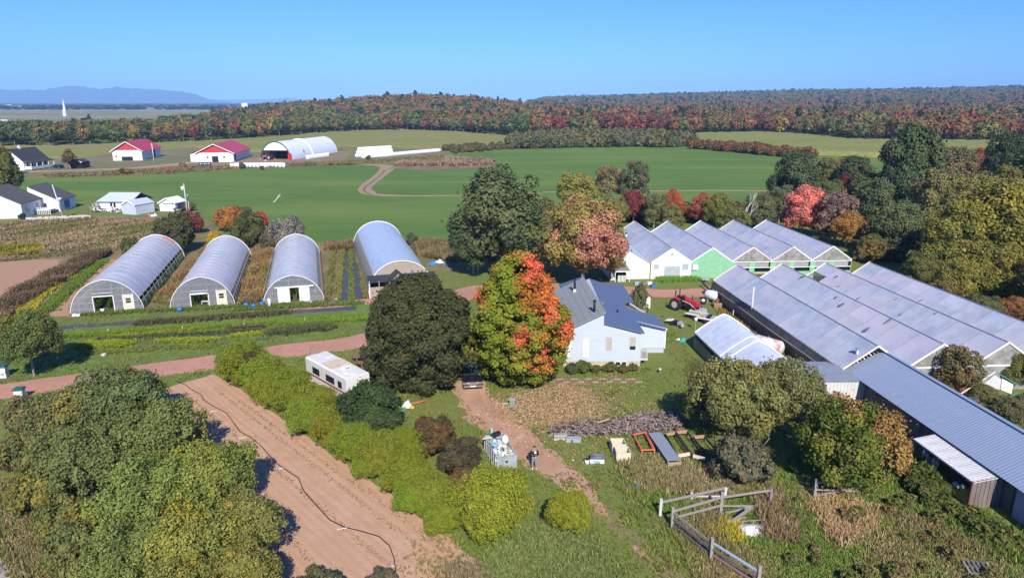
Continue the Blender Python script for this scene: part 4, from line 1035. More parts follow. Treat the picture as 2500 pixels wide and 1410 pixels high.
def hoop_house(label, loc, rz, w, L, h, nrib, m_cover, kind=1, ribs_out=True, zside=1.15, seed=1):
    t = thing('hoop_house', label, 'greenhouse', loc, rz, 'hoop houses behind the vegetable beds')
    rr = random.Random(seed)
    P = arch(w, h, 30)
    top = [p for p in P if p[1] >= zside * .98]
    ny = nrib * 4
    # cover with sag between the ribs
    vs = []; fs = []
    for j in range(ny + 1):
        y = L * j / ny; sag = (j % 4 != 0) * (.045 if j % 4 == 2 else .034)
        for i, (x, z) in enumerate(top):
            q = Vector((x - w/2, z)); q -= q.normalized() * (sag + rr.uniform(0, .012))
            vs.append((q.x + w/2, y, q.y))
    k = len(top)
    fs = [(j*k+i, j*k+i+1, (j+1)*k+i+1, (j+1)*k+i) for j in range(ny) for i in range(k-1)]
    mb = MB(); mb.add(vs, fs); mb.build('cover', m_cover, t, smooth=True).color = (1, 1, 1, 1)
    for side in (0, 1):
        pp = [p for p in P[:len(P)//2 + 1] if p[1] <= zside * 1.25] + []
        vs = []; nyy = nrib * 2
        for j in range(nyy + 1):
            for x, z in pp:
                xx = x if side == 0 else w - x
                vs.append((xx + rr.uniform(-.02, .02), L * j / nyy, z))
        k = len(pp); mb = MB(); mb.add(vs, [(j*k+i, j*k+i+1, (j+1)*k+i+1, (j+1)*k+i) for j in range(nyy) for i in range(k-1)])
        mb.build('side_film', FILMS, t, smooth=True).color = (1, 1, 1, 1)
        x0 = .04 if side == 0 else w - .04
        mb = MB(); mb.beam((x0, 0, zside), (x0, L, zside), .07, .1); mb.beam((x0, 0, .12), (x0, L, .12), .06, .2); mb.build('side_rail', WOODG, t)
    rm = MB(); rm.tube([(x, 0, z) for x, z in arch(w + .05, h + .03, 20)], .032, 5); rme = rm.mesh('rib', STEEL, True)
    for j in range(nrib + 1):
        if j in (0, nrib): continue
        o = bpy.data.objects.new('rib', rme); o.location = (-.025, L * j / nrib, 0); link(o, t)
    for yy in (0, L):
        mb = MB(); mb.tube([(x - .02, yy, z) for x, z in arch(w + .08, h + .05, 24)], .055, 6); mb.build('end_arch', WHITE, t, smooth=True)
    mb = MB(); mb.box(.2, .3, .004, w - .2, L - .3, .05); mb.build('floor', SOILIN, t)
    # rows of plants inside
    rg = np.random.default_rng(seed); n = 500
    Q = np.c_[np.round(rg.uniform(.5, w - .5, n) / 1.3) * 1.3 + rg.normal(0, .12, n), rg.uniform(1.0, L - 1, n)]
    ca, sa = math.cos(rz), math.sin(rz)
    QW = np.c_[Q[:, 0] * ca - Q[:, 1] * sa + loc[0], Q[:, 0] * sa + Q[:, 1] * ca + loc[1]]
    tufts('greenhouse_crop', 'rows of leafy crop inside the ' + label.split(' with')[0].split(' beside')[0], 'crop', QW, rg.uniform(.6, 1.5, n), .10, np.tile((.10, .17, .03), (n, 1)) * rg.uniform(.6, 1.3, (n, 1)), 7, seed, .6)
    def wall(yy, openings, m, wood):
        """end wall: film in bays left and right of and over the openings, with studs"""
        xs = sorted({0.0, w} | {a for a, b, c in openings} | {b for a, b, c in openings})
        prof = arch(w, h, 60)
        px = [p[0] for p in prof]; pz = [p[1] for p in prof]
        for a, b in zip(xs[:-1], xs[1:]):
            z0 = max([c for (p, q, c) in openings if a >= p - 1e-3 and b <= q + 1e-3] + [0.0])
            n = max(2, int((b - a) / .35)); vs = []
            for i in range(n + 1):
                x = a + (b - a) * i / n; zt = float(np.interp(x, px, pz))
                for q in range(4): vs.append((x, yy + rr.uniform(-.02, .02), z0 + (max(zt, z0 + .02) - z0) * q / 3))
            mb = MB(); mb.add(vs, [(i*4+q, (i+1)*4+q, (i+1)*4+q+1, i*4+q+1) for i in range(n) for q in range(3)])
            mb.build('end_film', m, t).color = (1, 1, 1, 1)
        for x in xs[1:-1] + [w * .12, w * .88]:
            zt = float(np.interp(x, px, pz)); mb = MB(); mb.beam((x, yy + .06, 0), (x, yy + .06, zt - .05), .09); mb.build('stud', wood, t)
        for z in (.55, 1.3, 2.1, 2.9):
            if z < h * .9:
                xi = [x for x, zz in prof if zz > z]; 
                a, b = min(xi), max(xi)
                segs = [(a, b)]
                for p, q, c in openings:
                    if c > z: segs = [s for (s0, s1) in segs for s in ((s0, min(s1, p)), (max(s0, q), s1)) if s[1] - s[0] > .1]
                for s0, s1 in segs:
                    mb = MB(); mb.beam((s0, yy + .07, z), (s1, yy + .07, z), .06, .09); mb.build('girt', wood, t)
    if kind in (1, 2):
        op = (w * .33, w * .60, 2.05 if kind == 1 else 1.75)
        wall(0, [op, (w * .745, w * .875, 2.0)], FILMC, WOODG if kind == 1 else WOODB)
        mb = MB(); mb.beam((op[0] - .05, -.03, 0), (op[0] - .05, -.03, op[2]), .1); mb.beam((op[1] + .05, -.03, 0), (op[1] + .05, -.03, op[2]), .1); mb.beam((op[0] - .1, -.03, op[2]), (op[1] + .1, -.03, op[2]), .1, .14); mb.build('door_frame', WHITE, t)
        mb = MB(); mb.slab([(op[0] - .02, -.06, op[2] + .12), (op[1] + .02, -.06, op[2] + .12), (op[1] + .1, -.5, op[2] + .52), (op[0] + .1, -.5, op[2] + .52)], .05); mb.build('lifted_door', WHITE, t)
        if kind == 2:
            mb = MB(); mb.cyl((op[0], -.12, op[2] + .02), (op[1], -.12, op[2] + .02), .11, 10); mb.build('rolled_curtain', WHITE, t, smooth=True)
        d = w * .81; mb = MB(); mb.box(d - .5, -.09, .02, d + .5, -.03, 2.05); dr = mb.build('door', CREAM, t)
        mb = MB(); mb.box(d - .28, -.115, 1.35, d + .28, -.095, 1.62); mb.build('pane', DARKG, dr)
        mb = MB(); mb.box(d - .28, -.115, 1.02, d + .28, -.095, 1.28); mb.build('pane', DARKG, dr)
        for sx in (d - .56, d + .56):
            mb = MB(); mb.box(sx - .05, -.1, 0, sx + .05, -.02, 2.12); mb.build('jamb', WHITE, t)
    elif kind == 3:
        op = (w * .44, w * .60, 1.95); wall(0, [op], FILMC, WOODG)
        for a, b in ((w * .24, w * .44), (w * .60, w * .775)):
            mb = MB(); mb.box(a, -.16, .05, b, -.1, 1.95); mb.build('sliding_door', WHITE, t)
        mb = MB(); mb.beam((w * .2, -.15, 2.05), (w * .85, -.15, 2.05), .12, .18); mb.build('door_rail', WHITE, t)
    wall(L, [], FILMC, WOODG)
    return t
A = rad(16.2)
h1_ = hoop_house('leftmost hoop house with purple blue sheen and a red smear near its far end', (-53.9, 79.7, 0), A, 8.0, 31, 4.05, 15, FILMB, 1, seed=1)
hoop_house('second hoop house from the left with half rolled doorway', (-42.8, 81.9, 0), A, 7.5, 29, 3.85, 15, FILMB, 2, seed=2)
hoop_house('third hoop house with two white sliding doors', (-31.9, 84.2, 0), A, 7.4, 30, 3.5, 15, FILMB, 3, zside=1.4, seed=3)

mb = MB(); mb.tube([(x, 30.5, z + .06) for x, z in arch(8.0, 4.05, 40)[24:31]], .09, 6); mb.build('red_tape', mat('red_tape', (.55, .03, .04), rough=.5), h1_)
# big hoop house with the dark porch
def porch_house():
    w, L, h = 8.8, 33, 4.45
    loc, rz = (-19.2, 88.2, 0), A
    t = thing('hoop_house', 'largest hoop house with smooth film and a dark porch with a small gable', 'greenhouse', loc, rz, 'hoop houses behind the vegetable beds')
    P = arch(w, h, 34, pk=.05, ex=2.4, pw=.52); rr = random.Random(4)
    def strip_(name, sel, m, sm=True):
        k = len(sel); ny = 30; vs = [(x, L * j / ny, z - .02 * rr.random()) for j in range(ny + 1) for x, z in sel]
        mb = MB(); mb.add(vs, [(j*k+i, j*k+i+1, (j+1)*k+i+1, (j+1)*k+i) for j in range(ny) for i in range(k-1)])
        mb.build(name, m, t, smooth=sm).color = (1, 1, 1, 1)
    strip_('cover', [p for p in P if p[1] > 2.55], FILMB2)
    half = P[:len(P)//2]
    lo = [p for p in half if p[1] <= 2.95]
    strip_('side_film', lo, FILMG2); strip_('side_film', [(w - x, z) for x, z in lo], FILMG2)
    for s in (0, 1):
        xx = min(p[0] for p in half if p[1] > 2.5) if s == 0 else w - min(p[0] for p in half if p[1] > 2.5)
        mb = MB(); mb.tube([(xx + (-.03 if s == 0 else .03), L * j / 12, 2.62 + rr.uniform(-.03, .03)) for j in range(13)], .05, 5); mb.build('seam_roll', WHITE, t, smooth=True)
    for yy in (0, L):
        mb = MB(); mb.tube([(x, yy, z) for x, z in arch(w + .05, h + .04, 24, pk=.05, ex=2.4, pw=.52)], .08, 6); mb.build('end_arch', WHITE, t, smooth=True)
    pr = arch(w, h, 40, pk=.05, ex=2.4, pw=.52)
    for yy in (0.03, L - .03):
        mb = MB(); mb.add([(x, yy, z) for x, z in pr], [tuple(range(len(pr)))]); mb.build('end_wall', TANFAB, t)
    mb = MB(); mb.slab([(-.15, -1.5, 2.15), (w + .15, -1.5, 2.15), (w + .15, .02, 2.75), (-.15, .02, 2.75)], .1); mb.build('porch_roof', DARKROOF, t)
    c = 3.75
    for s in (-1, 1):
        mb = MB(); mb.slab([(c, -2.1, 3.45), (c, .0, 3.45), (c + s * 1.35, .0, 2.25), (c + s * 1.35, -2.1, 2.25)], .12); mb.build('porch_gable_roof', DARKROOF, t)
    mb = MB(); mb.prism([(c - 1.05, 2.36), (c + 1.05, 2.36), (c, 3.28)], -1.95, -1.88); mb.build('porch_gable', mat('grey_gable_board', (.33, .34, .35), (.28, .29, .3), rough=.7), t)
    for x in (.02, 1.3, c - 1.1, c + 1.1, w - .6, w - .05):
        mb = MB(); mb.beam((x, -1.4 if abs(x - c) > 1.2 else -1.9, 0), (x, -1.4 if abs(x - c) > 1.2 else -1.9, 2.25), .12); mb.build('post', WOODG if x > 1 else WHITE, t)
    mb = MB(); mb.box(.1, -1.32, 0, c - 1.3, -1.26, 1.45); mb.build('porch_wall', TANFAB, t)
    mb = MB(); mb.box(c + 1.3, -1.32, 0, w - .1, -1.26, 1.45); mb.build('porch_wall', TANFAB, t)
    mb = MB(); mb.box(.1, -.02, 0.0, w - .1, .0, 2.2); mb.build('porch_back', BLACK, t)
    u = thing('garden_chair', 'white garden chair in the dark porch of the big hoop house', 'chair', G(984, 702), rz)
    mb = MB(); mb.box(-.25, -.25, .4, .25, .25, .45); mb.build('seat', WHITE, u); mb = MB(); mb.box(-.25, .2, .45, .25, .26, .95); mb.build('backrest', WHITE, u)
    for sx in (-.22, .22):
        for sy in (-.22, .22):
            mb = MB(); mb.beam((sx, sy, 0), (sx, sy, .4), .05); mb.build('leg', WHITE, u)
TANFAB = mat('tan_fabric', (.36, .30, .25), (.31, .26, .21), ns=1, rough=.9)
DARKROOF = mat('dark_sheet_roof', (.022, .026, .035), (.04, .045, .055), ns=2, rough=.6, spec=.4)
FILMB2 = film('smooth_blue_film', (.46, .54, .66), .93, rough=.38); FILMG2 = film('grey_side_film', (.36, .36, .34), .8)
porch_house()

# ---- gutter-connected gabled greenhouses
def panel_mesh(name, w, l, m, seed, sag=.04):
    r = random.Random(seed); n = 5; vs = []
    a0, a1 = r.uniform(0, 6), r.uniform(0, 6)
    for j in range(n + 1):
        for i in range(n + 1):
            x, y = i / n, j / n
            z = -sag * math.sin(math.pi * x) * math.sin(math.pi * y) + .018 * math.sin(9 * x + a0) * math.sin(7 * y + a1) if 0 < i < n and 0 < j < n else 0
            vs.append((x * (w - .004), y * (l - .015), z))
    mb = MB(); mb.add(vs, [(j*(n+1)+i, j*(n+1)+i+1, (j+1)*(n+1)+i+1, (j+1)*(n+1)+i) for j in range(n) for i in range(n)])
    return mb.mesh(name, m, True)

def gabled_house(name, label, loc, rz, bays, bw, L, ze, zr, nl, m, tints, seed, near='film', skip=(), group=None, parent=None):
    t = parent or thing(name, label, 'greenhouse', loc, rz, group)
    rr = random.Random(seed); sl = math.hypot(bw / 2, zr - ze); ang = math.atan2(zr - ze, bw / 2)
    pms = [panel_mesh('roof_sheet', sl / 2, L / nl, m, seed * 10 + k) for k in range(4)]
    for b in range(bays):
        x0 = b * bw
        for s in (0, 1):
            for k in range(2):
                for j in range(nl):
                    if (b, s, j) in skip and k == (b % 2): continue
                    o = bpy.data.objects.new('roof_sheet', pms[rr.randrange(4)])
                    if s == 0:
                        d = k * sl / 2; o.location = (x0 + d * math.cos(ang), j * L / nl, ze + d * math.sin(ang)); o.rotation_euler = (0, -ang, 0)
                    else:
                        d = (2 - k) * sl / 2 - .05; o.location = (x0 + bw / 2 + (sl - (k * sl / 2)) * 0 + (k * sl / 2) * math.cos(ang), j * L / nl, zr - (k * sl / 2) * math.sin(ang)); o.rotation_euler = (0, ang, 0)
                    c = rr.choice(tints); v = rr.uniform(.96, 1.04); o.color = (c[0] * v, c[1] * v, c[2] * v, 1)
                    link(o, t)
        for j in range(nl + 1):
            mb = MB(); y = j * L / nl
            mb.beam((x0 + .02, y, ze - .04), (x0 + bw / 2, y, zr - .04), .06, .08); mb.beam((x0 + bw / 2, y, zr - .04), (x0 + bw - .02, y, ze - .04), .06, .08); mb.build('rafter', WOODG, t)
        mb = MB(); mb.beam((x0 + bw / 2, 0, zr + .02), (x0 + bw / 2, L, zr + .02), .09, .07); mb.build('ridge_cap', STEEL, t)
    for b in range(bays + 1):
        mb = MB(); mb.beam((b * bw, 0, ze - .03), (b * bw, L, ze - .03), .26, .1); mb.build('gutter', STEEL if b else WOODG, t)
        for j in range(0, nl + 1, 2):
            mb = MB(); mb.beam((b * bw, j * L / nl, 0), (b * bw, j * L / nl, ze - .08), .1); mb.build('post', WOODG, t)
    for yy in (0, L):
        for b in range(bays):
            x0 = b * bw
            for s in (0, 1):
                a, c = ((x0, ze), (x0 + bw/2, zr)) if s == 0 else ((x0 + bw/2, zr), (x0 + bw, ze))
                off = -.05 if yy == 0 else .05
                mb = MB(); mb.beam((a[0], yy + off, a[1] + .03), (c[0], yy + off, c[1] + .03), .07, .17); mb.build('rake_board', WHITE if (b + s) % 3 else CREAM, t)
    return t
TL = [(.98, 1, 1.02), (1, 1, 1), (1, 1, 1), (1.03, .98, 1.0), (.95, .98, 1.0), (1.0, 1.0, .97), (.92, .96, 1.0), (1.06, 1.05, 1.05)]
rzg = rad(4.6); LG = 31.0
gh = gabled_house('greenhouse_range', 'large four bay greenhouse range with patched and torn blue grey film roofs', (28.95, 55.9, 0), rzg, 4, 6.05, LG, 2.45, 4.5, 10, FILMB, TL, 3, skip=((2, 0, 9), (2, 1, 7), (1, 1, 2)))
for b in range(4):
    for yy in ((0, LG) if b else (LG,)):
        mb = MB(); x0 = b * 6.05; mb.add([(x0 + .05, yy, 2.45), (x0 + 6.0, yy, 2.45), (x0 + 3.02, yy, 4.45)], [(0, 1, 2)]); mb.build('gable_film', FILMG, gh).color = (1, 1, 1, 1)
        mb = MB(); mb.box(x0 + .05, yy - .02, 0, x0 + 6.0, yy + .02, 2.3); mb.build('end_wall', FILMG if b else SLATE, gh)
        mb = MB(); mb.beam((x0, yy - .06, 2.37), (x0 + 6.05, yy - .06, 2.37), .08, .16); mb.build('end_beam', WHITE, gh)
# its long left side: dark sheet, open slot, weathered roll curtain
for j in range(10):
    y0, y1 = j * 3.1 + .03, j * 3.1 + 3.07
    mb = MB(); mb.box(-.06, y0, 0, -.02, y1, 1.25); mb.build('side_sheet', SLATE, gh)
    mb = MB(); mb.add([(-.30, y0, 1.62 + .05 * math.sin(j)), (-.30, y1, 1.62 + .05 * math.sin(j + 1)), (-.12, y1, 2.42), (-.12, y0, 2.42)], [(0, 1, 2, 3)]); mb.build('side_curtain', WEATHER, gh)
mb = MB(); mb.tube([(-.31, 3.1 * j, 1.60 + .05 * math.sin(j)) for j in range(11)], .07, 6); mb.build('curtain_roll', WOODG, gh, smooth=True)
mb = MB(); mb.beam((-.05, 0, 1.3), (-.05, LG, 1.3), .08, .1); mb.build('side_rail', WOODG, gh)
mb = MB(); mb.box(.3, .3, .004, 23.9, 30.7, .04); mb.build('floor', SOILIN, gh)
# loose torn flaps lying on the roofs
def on_gh(x, y, lift=.04):
    bx = x % 6.05; z = 2.45 + (4.5 - 2.45) * (1 - abs(bx - 3.025) / 3.025) + lift
    return (x, y, z)
FLAP = mat('torn_dark_film', (.10, .11, .14), (.2, .21, .25), ns=5, rough=.4)
BLUEC = mat('blue_cloth', (.02, .05, .42), rough=.7)
rf = random.Random(9)
for k, (x, y, s, m) in enumerate([(14.0, 26.5, .35, BLUEC), (8.4, 16.5, .35, FLAP), (12.9, 19.5, .28, FLAP), (7.9, 14.6, .5, FLAP), (7.0, 8.2, .6, FLAP), (8.6, 7.4, .45, FLAP), (13.3, 12.3, .3, FLAP), (14.8, 9.2, .28, FLAP), (15.2, 21, .22, FLAP), (19.2, 17.5, .25, FLAP), (13.2, 24.2, .3, FLAP), (8.9, 24.8, .7, FLAP), (14.6, 15.1, .25, FLAP)]):
    mb = MB(); pts = []
    for i in range(7):
        a = i * .9; r_ = s * rf.uniform(.5, 1.1); pts.append(on_gh(x + math.cos(a) * r_, y + math.sin(a) * r_ * .6, .05))
    mb.add(pts + [tuple(Vector(on_gh(x, y, .12)))], [(i, (i + 1) % 7, 7) for i in range(7)]); mb.build('torn_flap', m, gh)

# back range of five bays
LB = 23.5
gb = gabled_house('greenhouse_range', 'back greenhouse range of five bays with white, green and film gables', (20.3, 97.2, 0), rad(3.6), 5, 6.05, LB, 2.45, 4.5, 6, FILMB, TL, 5)
def in_frame(mb, t):
    return mb
def gable_board(b, m, name='gable_wall'):
    x0 = b * 6.05; mb = MB(); mb.prism([(x0 + .02, 0), (x0 + 6.03, 0), (x0 + 6.03, 2.42), (x0 + 3.02, 4.46), (x0 + .02, 2.42)], -.10, -.02); return mb.build(name, m, gb)
gw = gable_board(0, WHITE); gg = gable_board(1, GREENP)
mb = MB(); mb.box(2.85, -.14, 3.55, 3.25, -.105, 3.9); mb.build('vent', mat('grey_louvre', (.35, .37, .38), rough=.6), gb)
GWIN = mat('dusty_window', (.40, .47, .48), (.32, .38, .38), ns=3, rough=.3, spec=.6)
for x0, x1, z0, z1 in ((.35, 1.2, 1.45, 2.25), (4.6, 5.6, 1.3, 2.3)):
    mb = MB(); mb.box(x0, -.14, z0, x1, -.105, z1); f = mb.build('window', WHITE, gb); mb = MB(); mb.box(x0 + .06, -.155, z0 + .06, x1 - .06, -.143, z1 - .06); mb.build('pane', GWIN, f)
for s in (0, 1):
    x0 = 2.0 + s * 1.2; mb = MB(); mb.box(x0, -.15, .05, x0 + 1.16, -.105, 1.9); f = mb.build('door', mat('grey_door', (.42, .48, .50), (.36, .42, .43), ns=2, rough=.5), gb)
    for zz in (.15, 1.05):
        mb = MB(); mb.box(x0 + .1, -.165, zz, x0 + 1.06, -.152, zz + .75); mb.build('pane', GWIN, f)
mb = MB(); mb.box(6.15, -.35, 1.35, 6.95, -.12, 2.1); mb.build('wall_box', WHITE, gb)
for b in (2, 3, 4):
    x0 = b * 6.05
    mb = MB(); mb.add([(x0 + .05, -.03, 2.45), (x0 + 6.0, -.03, 2.45), (x0 + 3.02, -.03, 4.45)], [(0, 1, 2)]); mb.build('gable_film', FILMG, gb).color = (1, 1, 1, 1)
    mb = MB(); mb.beam((x0, -.08, 2.36), (x0 + 6.05, -.08, 2.36), .08, .12); mb.build('end_beam', WHITE, gb)
    mb = MB(); mb.beam((x0, -.12, 1.5), (x0 + 6.05, -.12, 1.5), .1, .1); mb.build('sill_beam', WHITE, gb)
    for k in range(2):
        xa = x0 + .55 + k * 2.9
        mb = MB(); mb.box(xa, -.05, 1.56, xa + 2.1, -.02, 2.28); mb.build('band_window', FILMS, gb).color = (1.3, 1.3, 1.3, 1)
        mb = MB(); mb.box(xa - .8, -.07, .0, xa, -.02, 2.28); mb.build('green_pier', GREENP, gb)
    mb = MB(); mb.box(x0, -.07, 0, x0 + 6.05, -.02, .85); mb.build('knee_wall', GREENP, gb)
    mb = MB(); mb.box(x0, .3, .85, x0 + 6.05, .34, 1.5); mb.build('dark_opening', BLACK, gb)  # black sheet painted in for the shade behind the front gap
for s, x in ((0, 0), (1, 30.25)):
    mb = MB(); mb.box(x - .04, 0, 0, x + .04, LB, 2.4); mb.build('side_wall', FILMS if s else WHITE, gb)
mb = MB()
for b in range(5): mb.add([(b * 6.05, LB, 2.45), (b * 6.05 + 6.05, LB, 2.45), (b * 6.05 + 3.02, LB, 4.45)], [(0, 1, 2)])
mb.build('back_gables', FILMG, gb).color = (1, 1, 1, 1)
mb = MB(); mb.box(0, LB, 0, 30.25, LB + .05, 2.4); mb.build('back_wall', FILMG, gb).color = (1, 1, 1, 1)
mb = MB(); mb.box(.3, .4, .004, 30, 23, .04); mb.build('floor', SOILIN, gb)

# small white building left of the range with grey porch
wb = thing('packing_shed', 'white gabled packing shed left of the back greenhouse range', 'shed', (14.3, 96.9, 0), rad(3.6))
METALR = mat('pale_metal_roof', (.50, .56, .66), (.44, .50, .60), ns=1, rough=.4, spec=.5)
mb = MB(); mb.prism([(0, 0), (5.9, 0), (5.9, 2.4), (2.95, 4.2), (0, 2.4)], 0, 12); mb.build('wall', WHITE, wb)
for s in (0, 1):
    q = [(-.15, -.15, 2.38), (2.95, -.15, 4.3), (2.95, 12.2, 4.3), (-.15, 12.2, 2.38)] if s == 0 else [(2.95, -.15, 4.3), (5.95, -.15, 2.45), (5.95, 12.2, 2.45), (2.95, 12.2, 4.3)]
    mb = MB(); mb.slab(q, .08); mb.build('roof', METALR, wb)
mb = MB(); mb.cyl((3.6, 6, 3.8), (3.6, 6, 5.6), .12, 10); ch = mb.build('chimney', WHITE, wb, smooth=True)
mb = MB(); mb.cyl((3.6, 6, 5.6), (3.6, 6, 5.75), .17, 10); mb.build('cap', BLACK, ch)
mb = MB(); mb.slab([(.4, -1.7, 1.75), (2.6, -1.7, 1.75), (2.3, -.02, 2.35), (.4, -.02, 2.35)], .1); mb.build('porch_roof', mat('grey_shingle', (.16, .165, .16), (.22, .22, .21), ns=8, rough=.9), wb)
mb = MB(); mb.box(.4, -1.75, 1.5, 2.6, -1.68, 1.66); mb.build('porch_fascia', WHITE, wb)
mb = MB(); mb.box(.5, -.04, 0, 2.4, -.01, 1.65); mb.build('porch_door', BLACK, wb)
for x in (.45, 2.55):
    mb = MB(); mb.beam((x, -1.6, 0), (x, -1.6, 1.6), .1); mb.build('porch_post', WHITE, wb)
for k in range(6):
    mb = MB(); mb.box(.9 + k * .2, -1.5, 0, 1.02 + k * .2, -1.46, .95); mb.build('picket', WHITE, wb)

# white film tunnel
tt = thing('film_tunnel', 'white film covered tunnel with a side slot painted dark as shade near the pale house', 'greenhouse', (20.15, 55.3, 0), rzg)
w, L, h = 6.0, 12.6, 3.7
P = [(w / 2 * (1 + s_), 1.76 + (h - 1.76) * (1 - abs(s_) ** 1.22)) for s_ in np.linspace(-.98, .98, 25)]; rr = random.Random(6)
# pull the lower edges straight down to the side rails
P = [(0.02, 1.78)] + P + [(w - .02, 1.78)]
k = len(P); ny = 40; vs = []
for j in range(ny + 1):
    tight = .035 * (j % 4 in (1, 3)) + .05 * (j % 4 == 2)
    for i, (x, z) in enumerate(P):
        wr = .03 * math.sin(j * 2.1 + i * .9) * (1 if i < 7 else .35)
        vs.append((x, L * j / ny, z - tight * .5 - abs(wr) * .8))
mb = MB(); mb.add(vs, [(j*k+i, j*k+i+1, (j+1)*k+i+1, (j+1)*k+i) for j in range(ny) for i in range(k-1)]); mb.build('cover', FILMW, tt, smooth=True).color = (1, 1, 1, 1)
for yy in (5.6, 4.3):
    mb = MB(); mb.tube([(x, yy, z + .02) for x, z in P], .045, 5); mb.build('strap', WHITE, tt, smooth=True)
for yy in (0, L):
    mb = MB(); mb.add([(0, yy, 0), (w, yy, 0)] + [(x, yy, z) for x, z in P[::-1]], [tuple(range(k + 2))]); mb.build('end_wall', FILMW, tt).color = (1, 1, 1, 1)
    mb = MB(); mb.tube([(x, yy, z + .01) for x, z in P], .06, 5); mb.build('end_arch', WHITE, tt, smooth=True)
for x in (0.0, w):
    mb = MB(); mb.box(x - .03, 0, 0, x + .03, L, 1.2); mb.build('side_sheet', SLATE, tt)
    mb = MB(); mb.beam((x, 0, 1.72), (x, L, 1.72), .1, .12); mb.build('side_rail', STEEL, tt)
    mb = MB(); mb.box(x + (.12 if x == 0 else -.16), .1, 1.2, x + (.16 if x == 0 else -.12), L - .1, 1.7); mb.build('side_slot', BLACK, tt)  # black sheet painted in as the shade of the open slot
mb = MB(); mb.box(.05, .05, 0.004, w - .05, L - .05, .04); mb.build('floor', SOILIN, tt)
# ---------------------------------------------------------------- pale house and long sheds
def loc_of(mb, t):
    """world coordinates to the frame of a thing"""
    a = -t.rotation_euler.z; ca, sa = math.cos(a), math.sin(a); L = t.location
    mb.v = [((x - L.x) * ca - (y - L.y) * sa, (x - L.x) * sa + (y - L.y) * ca, z - L.z) for x, y, z in mb.v]
    return mb
SIDING = mat('pale_blue_siding', (.50, .555, .61), (.47, .53, .585), ns=.8, rough=.6)
BLUER = mat('blue_shingle_roof', (.105, .150, .250), (.085, .125, .215), ns=14, nd=3, rough=.75, spec=.3, bump=.2, bs=30)
GREYR = mat('grey_shingle_roof', (.30, .325, .32), (.21, .23, .235), ns=9, nd=3, rough=.85, bump=.3, bs=25)
STONE = mat('cream_foundation', (.50, .44, .34), (.38, .33, .25), ns=3, rough=.9)
hs = thing('house', 'pale blue house with split blue and grey roof behind the colourful maple', 'house', (8.9, 62.8, 0), 0)
def wp(mb, name, m, parent=None, **k): return loc_of(mb, hs).build(name, m, parent or hs, **k)
x0, x1, xr, y0, y1 = 5.0, 12.62, 8.87, 62.8, 76.0
mb = MB(); mb.prism([(x0, .5), (x1, .5), (x1, 3.22), (xr + .01, 4.20), (xr + .01, 5.50), (x0, 3.66)], y0, y1); wp(mb, 'wall', SIDING)
mb = MB(); mb.box(x0 + .03, y0 + .03, 0, x1 - .03, y1, .5); wp(mb, 'foundation', STONE)
# clapboards: thin proud courses along the front
for k in range(18):
    z = .62 + k * .25
    if z > 5.2: break
    xa = x0 if z < 3.42 else x0 + (z - 3.42) / (5.5 - 3.66) * (xr - x0)
    xb = x1 if z < 2.98 else (xr + (3.98 - z) / .98 * (x1 - xr) if z < 3.96 else xr)
    if xb - xa > .3:
        mb = MB(); mb.box(xa + .02, y0 - .018, z, xb - .02, y0 - .002, z + .215); wp(mb, 'clapboard', SIDING)
def dY(y): return (y - y0) * -.055       # the ridge runs back slightly leftwards
n_ = 13
for j in range(7):     # grey slope in shingle courses
    s0, s1 = j / 7, (j + 1) / 7
    def pt(s, y): return (x0 - .35 + (xr + .12 - x0 + .35) * s + dY(y), y, 3.52 + (5.64 - 3.52) * s)
    a, b, c, d = pt(s0, y0 - .3), pt(s1, y0 - .3), pt(s1, y1), pt(s0, y1)
    mb = MB(); mb.slab([Vector(a) + Vector((0, 0, .03)), b, c, Vector(d) + Vector((0, 0, .03))], .1); wp(mb, 'roof_course', GREYR)
def onplane(u, v):
    zz = 4.0
    for _ in range(12):
        p = G(u, v, zz); zz = 4.49 - .261 * (p.x - dY(p.y) * .6 - 8.9)
    return G(u, v, zz)
bp = [onplane(*q) for q in ((1475, 787), (1574, 812), (1557, 786), (1627, 803), (1603, 770), (1535, 753), (1521, 735), (1547, 736), (1520, 693), (1478, 692), (1440, 680))]
bp[0].x -= .1; bp.append(Vector((8.15, 77.5, 4.6)))
mb = MB(); mb.slab(bp, .14); wp(mb, 'roof', BLUER)
mb = MB(); mb.slab([(5.6, 76.1, 4.0), (8.2, 76.1, 4.9), (8.2, 79, 4.9), (5.6, 79, 4.0)], .14); wp(mb, 'rear_roof', BLUER)
mb = MB(); mb.box(5.9, 76.1, 0, 8.1, 78.8, 3.9); wp(mb, 'rear_wall', SIDING)
mb = MB(); mb.prism([(8.1, 0), (12.9, 0), (12.9, 2.9), (8.1, 4.0)], 76.05, 79.5); wp(mb, 'rear_wall', SIDING)
# right wing
mb = MB(); mb.prism([(12.64, .55), (15.75, .55), (15.75, 2.40), (12.64, 3.20)], 66.5, 70.2); wp(mb, 'wing_wall', SIDING)
mb = MB(); mb.box(12.66, 66.55, 0, 15.7, 70.1, .55); wp(mb, 'wing_foundation', mat('grey_foundation', (.42, .46, .50), rough=.8))
mb = MB(); mb.box(15.68, 66.44, .5, 15.82, 66.6, 2.5); wp(mb, 'corner_board', WHITE)
mb = MB(); mb.beam((12.7, 66.42, 3.37), (15.9, 66.42, 2.56), .05, .2); wp(mb, 'rake_board', WHITE)
